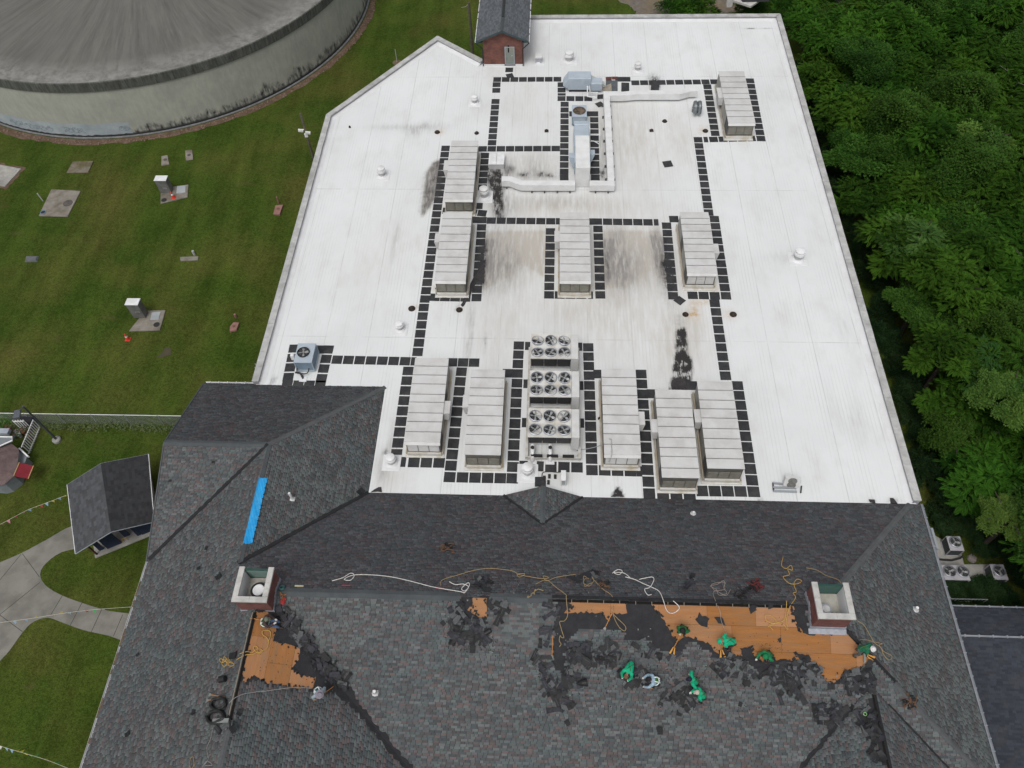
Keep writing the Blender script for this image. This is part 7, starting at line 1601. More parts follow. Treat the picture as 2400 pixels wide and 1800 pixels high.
rope('grey rope running from the black hose coils to the worker in the grey hat', PFR, [('l', 1080, 540, PL), ('l', 1250, 380, PL), ('l', 1500, 245), ('l', 1800, 190), ('l', 2200, 125), ('G', 1700, 1165), ('G', 1880, 1140), ('G', 2020, 1142)], GRYR)
rope('thin pale rope trailing down from the black hose coils to the lower frame edge', PL, [('G', 1385, 1400), ('G', 1370, 1470), ('G', 1345, 1530), ('G', 1355, 1600), ('G', 1330, 1640), ('G', 1380, 1640), ('G', 1345, 1615), ('G', 1315, 1655)], GRYR, .014)
rope('small tan rope loop at the lower frame edge on the left wing', PL, loops('G', 1248, 1625, 16, 32, 9), TAN, .014)
rope('white rope along the ridge from the left knot to the small bare patch', PMB, [('H', -60, 450), ('H', 10, 430), ('H', 60, 400), ('H', 85, 415), ('H', 60, 445), ('H', 20, 440), ('H', 80, 412), ('H', 200, 412), ('H', 330, 425), ('H', 460, 455), ('H', 600, 490), ('H', 770, 520), ('H', 800, 525), ('H', 830, 480), ('H', 820, 462), ('H', 780, 500), ('H', 800, 515), ('H', 825, 490), ('H', 790, 470), ('H', 740, 475), ('H', 700, 455)], WHR, .02)
rope('knotted white rope hanging over the ridge onto the right bare plywood', PMB, [('H', 1755, 400), ('H', 1790, 378), ('H', 1820, 385), ('H', 1800, 410), ('H', 1765, 395), ('H', 1830, 400), ('H', 1870, 430), ('H', 1840, 425), ('H', 1900, 440), ('H', 1950, 465), ('H', 2010, 490), ('H', 2060, 520), ('H', 2085, 570, PMF), ('H', 2110, 640, PMF), ('H', 2150, 655, PMF), ('H', 2190, 620, PMF), ('H', 2150, 575, PMF)], WHR, .02)
rope('short white rope branch curling beside the knotted white rope', PMB, [('H', 1930, 440), ('H', 1980, 430), ('H', 2015, 425), ('H', 2025, 445), ('H', 2000, 490), ('H', 1965, 505), ('H', 1985, 540), ('H', 2010, 538)], WHR, .02)
rope('long tan rope arching along the back of the ridge', PMB, [('H', 645, 480), ('H', 655, 445), ('H', 760, 410), ('H', 880, 378), ('H', 990, 370), ('H', 1120, 390), ('H', 1150, 425), ('H', 1190, 405), ('H', 1140, 405), ('H', 1200, 420), ('H', 1300, 435), ('H', 1345, 430), ('H', 1310, 418), ('H', 1330, 450), ('H', 1400, 425), ('H', 1520, 408)], TAN)
rope('tan rope falling over the ridge across the left part of the long bare area', PMB, [('H', 1260, 470), ('H', 1330, 445), ('H', 1390, 490), ('H', 1455, 540), ('o', 1170, 180, PMF), ('o', 1190, 400, PMF), ('o', 1200, 580, PMF), ('o', 1130, 690, PMF), ('o', 1030, 710, PMF), ('o', 1060, 850, PMF), ('o', 1100, 980, PMF), ('o', 1120, 1050, PMF), ('o', 1070, 1050, PMF), ('o', 1040, 1010, PMF), ('o', 1020, 1120, PMF), ('o', 1060, 1190, PMF), ('o', 1020, 1250, PMF)], TAN)
rope('tan rope ending in a long loop on the black felt', PMB, [('H', 1620, 425), ('H', 1690, 500), ('H', 1755, 550), ('H', 1760, 640, PMF), ('H', 1770, 690, PMF), ('H', 1800, 745, PMF), ('H', 1835, 770, PMF), ('H', 1840, 740, PMF), ('H', 1790, 690, PMF), ('H', 1760, 660, PMF)], TAN)
rope('tangled tan rope behind the ridge near the middle', PMB, loops('H', 1590, 455, 40, 30, 14, .3, .5), TAN, .015, 4)
rope('pale tangled rope on the brown slope behind the plywood', PMB, loops('I', 240, 495, 55, 40, 16, .2, .6)+[('I', 200, 520), ('I', 210, 575), ('I', 240, 640, PMF), ('I', 250, 710, PMF), ('I', 285, 790, PMF)], M('pink_grey_rope', (.3, .25, .22), rough=.8), .012, 4)
rope('bundled tan rope hank lying across the ridge', PMB, [('o', 330, 190, PMF)]+[('o', 330+20*i+rnd.uniform(-30, 30), 190-13*i+rnd.uniform(-45, 45)) for i in range(11)]+[('o', 500, 60), ('o', 570, 20), ('o', 680, 55)], TAN, .022, 4)
rope('yellow rope with figure loops from the back slope to the right bare plywood', PMB, [('I', 650, 295), ('I', 640, 350), ('I', 670, 370), ('I', 700, 350), ('I', 710, 380), ('I', 680, 375), ('I', 690, 410), ('I', 650, 425), ('I', 690, 465), ('I', 740, 470), ('I', 770, 450), ('I', 740, 440), ('I', 720, 470), ('I', 735, 520), ('I', 715, 530), ('I', 730, 560), ('I', 690, 620, PMF), ('I', 670, 700, PMF), ('I', 680, 760, PMF), ('I', 640, 720, PMF), ('I', 580, 720, PMF), ('I', 540, 700, PMF), ('I', 535, 670, PMF), ('I', 570, 672, PMF), ('I', 605, 710, PMF), ('I', 560, 730, PMF), ('I', 585, 765, PMF)], YEL)
rope('second yellow rope strand dropping to the right bare plywood', PMF, [('I', 672, 575), ('I', 668, 640), ('I', 655, 700), ('I', 600, 720), ('I', 550, 745)], YEL)
rope('tan rope from the upper slope to the top of the right chimney', PMB, [('I', 800, 365), ('I', 870, 382), ('I', 930, 415), ('I', 1000, 440), ('I', 1025, 462)], TAN)
rope('tan rope from the right chimney down the hip to the worker in the white helmet', PR, [('I', 1125, 705), ('I', 1170, 735), ('I', 1210, 800), ('I', 1240, 850), ('I', 1280, 880), ('I', 1300, 930), ('I', 1335, 960), ('I', 1350, 935), ('I', 1300, 905), ('I', 1270, 865), ('I', 1290, 855), ('I', 1230, 842), ('I', 1190, 830), ('I', 1145, 828)], TAN)
ORG = M('orange_fibreglass', (.50, .22, .05), (.42, .18, .045), 6, .5); STEEL = M('tool_steel', (.22, .22, .21), (.16, .16, .15), 6, .5); YTOOL = M('yellow_orange_blade', (.50, .24, .035), (.43, .2, .03), 5, .5)
def stick(label, a, b, head=True, mat=ORG, r=.02):
    t = thing('roofing_tool', label, 'roofing tool', a); m = MB(); m.tube([a, b], r, 6); m.build('handle', mat, t)
    if head:
        d_ = (b-a)/np.linalg.norm(b-a); s_ = np.cross(d_, [0, 0, 1.]); s_ /= np.linalg.norm(s_); u_ = np.cross(s_, d_); m = MB()
        P_ = [b-s_*.05, b+s_*.05, b+d_*.13+s_*.075, b+d_*.13-s_*.075]; m.hexa([p-u_*.008 for p in P_]+[p+u_*.008 for p in P_]); m.build('head', STEEL, t)
    return t
def on2(pl, *p, h=.05): return pl.on(*p, h)
stick('upper one of two crossed long handled strippers left of the black coils', on2(PL, 'l', 940, 335), on2(PL, 'l', 500, 262))
stick('lower one of two crossed long handled strippers left of the black coils', on2(PL, 'l', 930, 350), on2(PL, 'l', 420, 435))
stick('long handled stripper lying straight down the left edge of the black felt', on2(PMF, 'o', 880, 1010), on2(PMF, 'o', 865, 1440))
stick('long handled stripper lying slanted below the loop of rope on the black felt', on2(PMF, 'o', 2165, 510), on2(PMF, 'o', 2015, 830))
stick('stick poking out left of the seated worker by the left chimney', on2(PFR, 'p', 400, 760, h=.15), on2(PL, 'p', 110, 680), False)
stick('dark rusty bar lying above the scoop shovel', on2(PMF, 'm', 735, 690), on2(PMF, 'm', 1020, 480), False, M('old_handle', (.22, .2, .15), (.17, .15, .11), 6), .018)
t = thing('scoop_shovel', 'pale scoop shovel with a ring handle on the right front valley', 'shovel', PWL.on('m', 680, 850))
a, b = PMF.on('m', 750, 800, .12), PWL.on('m', 975, 695, .12)
m = MB(); m.tube([a, b], .022, 6); m.build('handle', M('pale_handle', (.42, .44, .38)), t)
c = PWL.on('m', 995, 690, .12); m = MB(); e1, e2 = PWL.al, PWL.dn; m.tube([c+e1*.075*math.cos(k*math.pi/6)+e2*.075*math.sin(k*math.pi/6) for k in range(12)], .018, 6, closed=True); m.build('grip', M('green_grip', (.2, .42, .16)), t)
P_ = [PMF.on('m', *p, .08) for p in ((730, 765), (775, 840), (640, 935), (558, 790))]; m = MB(); m.hexa([p for p in P_]+[p+np.array([0, 0, .012]) for p in P_]); 
for k in range(4): q_ = P_[0]+(P_[1]-P_[0])*(k+.5)/4; r_ = P_[3]+(P_[2]-P_[3])*(k+.5)/4; m.tube([q_+np.array([0, 0, .014]), r_+np.array([0, 0, .014])], .008, 4)
m.build('blade', M('pale_plastic_blade', (.36, .33, .25), (.28, .25, .18), 5), t)
# black hose coils and bundles
HOSE = M('black_hose', (.012, .012, .013), (.02, .02, .021), 6, .5)
for w_, cx_, cy_, rx, ry, lab in (('l', 770, 590, 235, 190, 'upper one of two black rope coils left of the torn left ridge'), ('l', 680, 1010, 270, 195, 'lower one of two black rope coils left of the torn left ridge')):
    P_ = []
    for i in range(60):
        a = i*2*math.pi/14.7; s_ = 1+rnd.uniform(-.08, .08); P_.append(PL.on(w_, cx_+rx*s_*math.cos(a), cy_+ry*s_*math.sin(a)-(50 if math.cos(a) > .3 else 0), .04+.003*i))
    m = MB(); m.tube(smooth_path(P_, 3), .06, 6); tag(m.build('rope_coil', HOSE), lab, 'coil', )
def lump(label, pl, w_, x, y, s_, mats, name='harness_bundle', cat='harness', n=7):
    p = pl.on(w_, x, y, .05); t = thing(name, label, cat, p)
    for j, mt in enumerate(mats):
        m = MB()
        for k in range(n):
            c = p+pl.al*rnd.uniform(-s_, s_)+pl.dn*rnd.uniform(-s_, s_); P_ = [c+pl.al*rnd.uniform(-s_, s_)*.9+pl.dn*rnd.uniform(-s_, s_)*.9+pl.N*rnd.uniform(0, s_*.5) for _ in range(4)]
            m.tube(smooth_path(P_, 3), s_*.12, 5)
        m.build(['strap', 'webbing', 'buckle'][j], mt, t)
BRN = M('brown_webbing', (.09, .05, .03), (.14, .08, .05), 6); RDW = M('red_webbing', (.3, .03, .03)); ORW = M('orange_webbing', (.4, .17, .06))
lump('black harness heap alone high on the back slope left of centre', PMB, 'H', 690, 240, .28, [HOSE, BRN])
lump('brown harness heap beside the tan rope behind the ridge', PMB, 'H', 1705, 475, .22, [HOSE, BRN])
lump('red brown harness heap on the back slope right of the pale tangled rope', PMB, 'I', 465, 490, .3, [HOSE, M('dark_red_webbing', (.10, .02, .02))])
lump('black harness heap left of the red brown harness behind the plywood', PMB, 'I', 385, 535, .28, [HOSE])
lump('black strap heap alone on the right hip beside the front valley', PMF, 'm', 1950, 420, .26, [HOSE, BRN])
lump('orange harness at the right foot of the left chimney', PMF, 'a', 1510, 1080, .13, [ORW, BRN], n=5)
lump('red bag at the right foot of the left chimney', PMF, 'a', 1530, 1195, .12, [RDW, M('bright_red_bag', (.45, .035, .035))], 'tool_bag', 'bag', 8)
p = PMB.on('a', 1490, 930, .05); m = MB(); m.tube([p+PMB.al*.12*math.cos(k*.6)+PMB.dn*.13*math.sin(k*.6)+PMB.N*.004*k for k in range(32)], .03, 6); tag(m.build('hose_coil', M('teal_hose', (.05, .13, .13))), 'small teal hose coil beside the left chimney', 'hose')
p = PMB.on('a', 1855, 870, .03); m = MB(); m.obox(p, PMB.al, PMB.dn, PMB.N, .23, .035, .025); tag(m.build('wood_offcut', M('cream_wood', (.5, .45, .28))), 'pale wood offcut on the ridge right of the left chimney', 'wood')
t = thing('tar_bucket', 'black bucket lying on its side on the left wing slope', 'bucket', PL.on('k', 760, 1300))
c = PL.on('k', 690, 1310, .17); ax = PL.on('k', 900, 1270, .17)-c; ax = ax/np.linalg.norm(ax)
m = MB(); m.lathe(c, [(.17, 0), (.15, .34), (.001, .34)], 18, tuple(ax), cap=False); m.lathe(c, [(.16, .01), (.14, .32), (.001, .32)], 18, tuple(ax), cap=False); m.build('pail', HOSE, t); m = MB(); m.tube([c+np.array([0, 0, .17]), c-ax*.15+np.array([0, .1, .05]), c+np.array([0, 0, -.15])], .012, 4); m.build('bail_handle', GALV, t)
for x, y, lab in ((958, 775, 'black tube of felt lying beside the small bare patch'),):
    a, b = PMF.on('H', x-28, y+12, .09), PMF.on('H', x+10, y-10, .09); m = MB(); m.tube([a, b], .13, 12); tag(m.build('felt_roll', HOSE), lab, 'felt roll')
a, b = PMF.on('H', 1520, 1110, .1), PMF.on('H', 1590, 1100, .16); m = MB(); d_ = (b-a)/np.linalg.norm(b-a); m.lathe(a, [(.02, 0), (.16, .3), (.2, float(np.linalg.norm(b-a)))], 14, tuple(d_), cap=False); tag(m.build('felt_cone', HOSE), 'black rolled felt piece open to the right in the middle scrap heap', 'felt roll')
for (pl, w_, x, y, l_, lab) in ((PL, 'l', 700, 1130, .5, 'pale flat board across the lower black coil'), ):
    a, b = PL.on('l', 610, 1130, .2), PL.on('l', 1100, 1100, .12); d_ = (b-a)/np.linalg.norm(b-a); m = MB(); m.obox((a+b)/2, d_, np.cross(PL.N, d_), PL.N, np.linalg.norm(b-a)/2, .1, .012); tag(m.build('board', M('grey_board', (.20, .215, .205), (.16, .17, .165), 4)), lab, 'board')
a, b = PMF.on('v', 880, 840, .12), PMF.on('v', 905, 1140, .1); d_ = (b-a)/np.linalg.norm(b-a); m = MB(); m.obox((a+b)/2, d_, np.cross(PMF.N, d_), PMF.N, np.linalg.norm(b-a)/2, .05, .015); tag(m.build('board', MATS['grey_board']), 'narrow grey board lying below the worker in the white helmet', 'board')
# red paint sprays where anchors stood
for w_, x, y in (('H', 30, 478), ('H', 640, 496)):
    p = PMB.on(w_, x, y, .034); m = MB(); m.obox(p, PMB.al, PMB.dn, PMB.N, .22, .025, .004); tag(m.build('red_strap', M('red_strap', (.38, .06, .09))), 'short red strap lying across the back of the ridge under the white rope', 'strap', 'red straps on the ridge')
# long loose felt strip lower right
P_ = [PMF.on('I', *p, .05) for p in ((1040, 1540), (1070, 1535), (1140, 1659), (1180, 1740), (1140, 1745), (1095, 1660))]; m = MB(); f, t_ = tess(P_); up_tris(m, f, t_); m.poly([p-PMF.N*.02 for p in P_][::-1]); [m.poly([P_[i]-PMF.N*.02, P_[(i+1) % 6]-PMF.N*.02, P_[(i+1) % 6], P_[i]]) for i in range(6)]; tag(m.build('felt_strip', HOSE), 'long black felt strip lying down the right front valley', 'felt strip')
# ---- torn shingle scraps
SCR = [M('scrap_underside', (.026, .027, .029), (.020, .0205, .022), 6, .7), M('scrap_black', (.009, .0095, .0105), (.014, .0145, .016), 6, .65), M('scrap_bluish', (.018, .019, .025), (.027, .028, .036), 6, .65), M('scrap_granule', (.10, .105, .108), (.07, .075, .078), 8, .95)]
SCM = []
for k in range(14):
    rs = random.Random(k); L_, w_ = (rs.uniform(.4, 1.0), rs.uniform(.15, .3)) if k % 3 else (rs.uniform(.25, .45), rs.uniform(.2, .36)); m = MB(); nx_ = 4; P_ = []; curl = rs.uniform(-.06, .22); tw = rs.uniform(-.05, .05)
    for i in range(nx_+1):
        f = i/nx_-.5; e = rs.uniform(.8, 1.08)
        for j in (-.5, .5): P_.append((f*L_+rs.uniform(-.02, .02), j*w_*e+rs.uniform(-.015, .015), .02+curl*(f*2)**2*.5+tw*f*j*2+rs.uniform(0, .015)))
    n_ = len(P_); P_ += [(a, b, c-.012) for a, b, c in P_]; F = []
    for i in range(nx_): a = 2*i; F += [(a, a+2, a+3, a+1), (n_+a, n_+a+1, n_+a+3, n_+a+2), (a, n_+a, n_+a+2, a+2), (a+1, a+3, n_+a+3, n_+a+1)]
    F += [(0, 1, n_+1, n_), (2*nx_, n_+2*nx_, n_+2*nx_+1, 2*nx_+1)]; m.faces(P_, F)
    if k % 3: # nailing line shows as a paler stripe
        m.cur = 1; m.box(-L_*.42, -.012, .034+max(0, curl)*.1, L_*.42, .006, .036+max(0, curl)*.1)
    for q in range(4): SCM.append((q, k, m.mesh('shingle_scrap', [SCR[q], M('scrap_stripe', (.075, .077, .08), rough=.9)])))
bykind = {q: [s[2] for s in SCM if s[0] == q] for q in range(4)}
scraps = []
def scatter(pl, w_, poly, n, group, label, stack=.0, grey=.16, sc=.92):
    xs_ = [p[0] for p in poly]; ys_ = [p[1] for p in poly]; k = 0; g_ = 0
    while k < n and g_ < n*40:
        g_ += 1; x, y = rnd.uniform(min(xs_), max(xs_)), rnd.uniform(min(ys_), max(ys_))
        if not inpoly(x, y, poly): continue
        scraps.append((pl, pl.on(w_, x, y, .025+rnd.uniform(0, stack)), rnd.uniform(0, 6.3), rnd.uniform(.75, 1.15)*sc, (3 if rnd.random() < grey else rnd.randrange(3)), group, label)); k += 1
GP = 'shingle scraps '
scatter(PMF, 'H', [(690, 640), (770, 580), (800, 700), (860, 700), (930, 730), (970, 760), (950, 860), (800, 860), (690, 850), (700, 760)], 44, GP+'round the small bare patch', 'torn black shingle strip among those heaped round the small bare patch', .08)
scatter(PMF, 'H', [(950, 570), (1070, 580), (1075, 620), (1040, 700), (960, 620)], 12, GP+'right of the small bare patch', 'torn black shingle strip in the group just right of the small bare patch', .06)
scatter(PMF, 'H', [(1340, 590), (1410, 600), (1400, 720), (1360, 860), (1230, 860), (1300, 740)], 14, GP+'left of the long bare area', 'torn black shingle strip left of the black felt edge', .03)
scatter(PMF, 'H', [(1240, 920), (1350, 900), (1330, 1060), (1230, 1040)], 10, GP+'left below the felt edge', 'torn black shingle strip in the small heap left of the felt tongue', .05)
scatter(PMF, 'H', [(1460, 880), (1560, 820), (1640, 860), (1800, 810), (1840, 900), (1760, 990), (1600, 1010), (1450, 1040)], 64, GP+'in the big middle heap', 'torn black shingle strip in the big heap below the black felt', .12, .15)
scatter(PMF, 'H', [(1310, 1100), (1480, 1030), (1590, 1080), (1520, 1160), (1510, 1270), (1400, 1320), (1310, 1220)], 32, GP+'in the lower middle heap', 'torn black shingle strip in the heap trailing down the middle slope', .08)
scatter(PMF, 'H', [(1780, 1030), (2010, 1010), (2030, 1140), (1860, 1140)], 26, GP+'between two workers', 'torn black shingle strip in the heap between the bent worker and the vest worker', .1, .25)
scatter(PMF, 'H', [(2070, 1130), (2240, 1110), (2290, 1240), (2200, 1300), (2070, 1260)], 30, GP+'in front of two workers', 'torn black shingle strip in the heap before the pair of green workers', .1, .3)
scatter(PMF, 'H', [(1870, 850), (1950, 830), (2120, 890), (2180, 960), (2060, 990), (1920, 950)], 12, GP+'below the middle felt', 'torn black shingle strip scattered below the middle of the black felt', .02, .3)
scatter(PMF, 'I', [(210, 970), (330, 930), (500, 1060), (640, 980), (860, 970), (930, 1090), (760, 1130), (560, 1120), (420, 1120), (330, 1060), (200, 1060)], 72, GP+'along the right bare area', 'torn black shingle strip along the lower edge of the right bare plywood', .05, .25)
scatter(PMF, 'I', [(560, 1090), (760, 1080), (780, 1220), (620, 1220)], 14, GP+'below the right bare area', 'torn black shingle strip lying loose below the right bare plywood', .01)
scatter(PMF, 'I', [(980, 1080), (1050, 1050), (1200, 1000), (1240, 1060), (1230, 1150), (1080, 1150)], 40, GP+'at the right end of the bare area', 'torn black shingle strip at the right tip of the bare plywood', .08)
scatter(PMF, 'I', [(840, 1260), (980, 1230), (1060, 1290), (1000, 1370), (850, 1390)], 34, GP+'left of the shovel', 'torn black shingle strip in the heap left of the scoop shovel', .06)
scatter(PWL, 'I', [(1130, 1270), (1250, 1230), (1260, 1350), (1290, 1480), (1200, 1480), (1140, 1390)], 20, GP+'by the right front ridge', 'torn black shingle strip along the torn right front ridge', .08)
scatter(PWL, 'I', [(1180, 1490), (1300, 1490), (1310, 1610), (1200, 1600)], 9, GP+'low by the right front ridge', 'torn black shingle strip low beside the torn right front ridge', .04)
scatter(PMF, 'G', [(1800, 600), (1880, 620), (1960, 760), (2050, 830), (2070, 930), (2000, 900), (1900, 830), (1790, 800)], 46, GP+'below the left chimney', 'torn black shingle strip in the slide below the left chimney', .1, .2)
scatter(PMF, 'G', [(1950, 900), (2080, 900), (2190, 1010), (2240, 1090), (2220, 1170), (2060, 1110), (1930, 1030)], 70, GP+'in the left valley', 'torn black shingle strip heaped in the left valley beside the plywood', .14, .1)
scatter(PMF, 'H', [(0, 1000), (60, 1070), (40, 1150), (0, 1170), (-60, 1150), (-60, 1030)], 14, GP+'at the foot of the left heap', 'torn black shingle strip at the lower end of the left valley heap', .08, .1)
scatter(PL, 'G', [(1380, 1380), (1500, 1370), (1490, 1420), (1390, 1420)], 5, GP+'below the black coils', 'torn black shingle strip just below the black coils', .02)
scatter(PMB, 'I', [(0, 420), (60, 420), (60, 540), (0, 540)], 4, GP+'behind the ridge', 'torn dark felt scrap on the back slope behind the ridge', .0); scatter(PMB, 'H', [(1480, 390), (1680, 380), (1660, 420), (1500, 440)], 6, GP+'behind the ridge', 'torn dark felt scrap on the back slope behind the ridge', .0)
scatter(PMB, 'H', [(820, 440), (960, 430), (960, 530), (880, 500)], 8, GP+'behind the small patch', 'torn black shingle strip behind the ridge above the small bare patch', .02)
singles = [(PMF, 'H', 850, 890, 1.6, 1.1, 'long black shingle strip pointing down below the small bare patch'), (PMF, 'H', 660, 720, .8, .8, 'single square black scrap left of the small bare patch'), (PMF, 'H', 1465, 1365, 1.1, .9, 'lone black scrap furthest down the middle slope'), (PMF, 'H', 2063, 1415, 1.5, 1.1, 'lone long black strip far down the front slope'),
           (PMF, 'I', 745, 1200, 2.2, .9, 'lone black scrap below the right bare plywood leaning right'), (PMF, 'I', 372, 1245, 1.9, .7, 'small black scrap right of the green pair of workers'), (PMF, 'I', 570, 1243, .5, .4, 'tiny black square on the front slope right of centre'), (PMF, 'I', 970, 1265, 1.4, 1., 'upright black strip above the heap left of the scoop shovel'),
           (PL, 'G', 895, 925, .8, .6, 'brown scrap alone high on the left wing slope'), (PL, 'G', 830, 1440, 1., .9, 'dark scrap lowest on the left wing slope'), (PL, 'G', 1255, 1300, .3, .8, 'torn dark scrap left of the lower black coil'), (PL, 'k', 1070, 520, 1.5, 1.3, 'grey felt piece beside the yellow rope heap'), (PFR, 'l', 1410, 830, .4, .9, 'folded black scrap right of the torn left ridge'), (PL, 'G', 1420, 420, .9, 1.1, 'long torn dark scrap left of the left chimney'), (PL, 'G', 1340, 235, .2, .7, 'dark scrap on the left wing above its neighbours'), (PMF, 'I', 970, 1612, .1, .6, 'black scrap low between the front valley and long felt strip'),
           (PLR, 'E', 125, 1530, .6, 1.4, 'crumpled black membrane scrap in the left valley by the white roof corner'), (PL, 'G', 1290, 365, 1.2, .7, 'greenish brown scrap on the left wing slope near its middle'), (PGF, 'D', 1383, 1336, .0, .55, 'small black patch high on the gable front slope'), (PGF, 'D', 1104, 1457, .0, .55, 'small black patch low on the gable front slope')]
kept = [(s, None) for s in singles]
nind = 300-len(singles)
rnd.shuffle(scraps)
joined = MB(); jm_ = []
def place(o, pl, p, rot, sc):
    c, s_ = math.cos(rot), math.sin(rot); ex = pl.al*c+pl.dn*s_; ey = -pl.al*s_+pl.dn*c; ez = pl.N
    if np.cross(ex, ey) @ ez < 0: ey = -ey
    o.matrix_world = Matrix(((ex[0]*sc, ey[0]*sc, ez[0]*sc, p[0]), (ex[1]*sc, ey[1]*sc, ez[1]*sc, p[1]), (ex[2]*sc, ey[2]*sc, ez[2]*sc, p[2]), (0, 0, 0, 1)))
for s in singles:
    pl, w_, x, y, rot, sc, lab = s; o = bpy.data.objects.new('shingle_scrap', bykind[1][3]); COL.objects.link(o); place(o, pl, pl.on(w_, x, y, .03), rot, sc); tag(o, lab, 'shingle scrap')
for i, (pl, p, rot, sc, kind, group, label) in enumerate(scraps):
    me_ = bykind[kind][rnd.randrange(14)]
    if i < nind:
        o = bpy.data.objects.new('shingle_scrap', me_); COL.objects.link(o); place(o, pl, p, rot, sc); tag(o, label, 'shingle scrap', group)
    else:
        c, s_ = math.cos(rot), math.sin(rot); ex = pl.al*c+pl.dn*s_; ey = -pl.al*s_+pl.dn*c
        if np.cross(ex, ey) @ pl.N < 0: ey = -ey
        joined.cur = kind; joined.faces([p+(ex*v.co.x+ey*v.co.y+pl.N*v.co.z)*sc for v in me_.vertices], [tuple(f.vertices) for f in me_.polygons])
if joined.f: tag(joined.build('shingle_debris', SCR, loc=(0, 5, 1)), kind='stuff')
# crumbs of granules and nails round the work
cr = MB()
for (pl, w_, poly, n) in ((PMF, 'H', [(1200, 560), (2212, 800), (2212, 1300), (1300, 1300)], 260), (PMF, 'I', [(0, 850), (900, 980), (1200, 1100), (1100, 1400), (0, 1300)], 260), (PMF, 'H', [(640, 560), (1080, 560), (1000, 940), (680, 900)], 120), (PMB, 'H', [(800, 380), (2212, 380), (2212, 540), (800, 540)], 110)):
    xs_ = [p[0] for p in poly]; ys_ = [p[1] for p in poly]; k = 0
    while k < n:
        x, y = rnd.uniform(min(xs_), max(xs_)), rnd.uniform(min(ys_), max(ys_))
        if inpoly(x, y, poly):
            p = pl.on(w_, x, y, .02); a = rnd.uniform(0, 6.3); s_ = rnd.uniform(.012, .05); ex = pl.al*math.cos(a)+pl.dn*math.sin(a); ey = np.cross(pl.N, ex); cr.cur = 0 if rnd.random() < .86 else 1
            cr.hexa([p-ex*s_-ey*s_*.5, p+ex*s_-ey*s_*.6, p+ex*s_*.9+ey*s_*.5, p-ex*s_+ey*s_*.4]+[p-ex*s_-ey*s_*.5+pl.N*.012, p+ex*s_-ey*s_*.6+pl.N*.012, p+ex*s_*.9+ey*s_*.5+pl.N*.012, p-ex*s_+ey*s_*.4+pl.N*.012]); k += 1
for poly, n, pl in ((PLY1, 40, PMF), (PLY2, 190, PMF), (PLY3, 20, PMF), (PLY4, 90, PFR)):
    for k in range(n):
        i = rnd.randrange(len(poly)); f = rnd.random(); a, b = np.array(poly[i]), np.array(poly[(i+1) % len(poly)]); c = a+(b-a)*f
        if rnd.random() < .45: c = c+(np.mean(poly, 0)-c)*rnd.random()*.9; s_ = rnd.uniform(.012, .03)
        else: c = c+(np.mean(poly, 0)-c)/np.linalg.norm(np.mean(poly, 0)-c)*rnd.uniform(-.05, .16); s_ = rnd.uniform(.04, .13)
        if not inpoly(c[0], c[1], poly) and s_ < .035: continue
        p = pl.P(c[0], c[1], -.012); an = rnd.uniform(0, 6.3); ex = pl.al*math.cos(an)+pl.dn*math.sin(an); ey = np.cross(pl.N, ex); cr.cur = 0; N5 = pl.N*(.004 if s_ < .035 else .022)
        Q_ = [p-ex*s_-ey*s_*.4, p+ex*s_*.6-ey*s_*.7, p+ex*s_+ey*s_*.3, p-ex*s_*.5+ey*s_*.6]; cr.hexa(Q_+[q_+N5 for q_ in Q_])
tag(cr.build('roofing_crumbs', [SCR[1], M('pale_crumb', (.2, .195, .185))], loc=(0, 5, 1)), kind='stuff')
# ================================================================== PEOPLE
def skin(verts, edges, radii, sub=1):
    me = bpy.data.meshes.new('tmp'); me.from_pydata([tuple(v) for v in verts], edges, []); o = bpy.data.objects.new('tmp', me); COL.objects.link(o)
    md = o.modifiers.new('Skin', 'SKIN'); md.use_smooth_shade = True; md.branch_smoothing = .4
    for i, r in enumerate(radii):
        sv = me.skin_vertices[0].data[i]; r = r if isinstance(r, tuple) else (r, r); sv.radius = r; sv.use_root = (i == 0)
    if sub: s_ = o.modifiers.new('Sub', 'SUBSURF'); s_.levels = sub; s_.render_levels = sub
    dg = bpy.context.evaluated_depsgraph_get(); ev = o.evaluated_get(dg); m2 = ev.to_mesh()
    V = [tuple(v.co) for v in m2.vertices]; F = [tuple(f.vertices) for f in m2.polygons]; ev.to_mesh_clear()
    bpy.data.objects.remove(o); bpy.data.meshes.remove(me); return V, F
SKINM = M('skin', (.30, .16, .10), (.26, .13, .085), 8, .6); HAIR = M('dark_hair', (.018, .014, .012), rough=.7)
EYE = M('eye_dark', (.01, .01, .01), rough=.3); GLOVE = M('white_glove', (.6, .58, .55), (.5, .48, .45), 8, .8); BOOT = M('work_boot', (.05, .035, .025), (.035, .025, .02), 6, .7)
CL = {}
def cloth(nm, c): 
    if nm not in CL: CL[nm] = M(nm, c, tuple(x*.75 for x in c), 5, .85, bump=.3, bscale=14)
    return CL[nm]
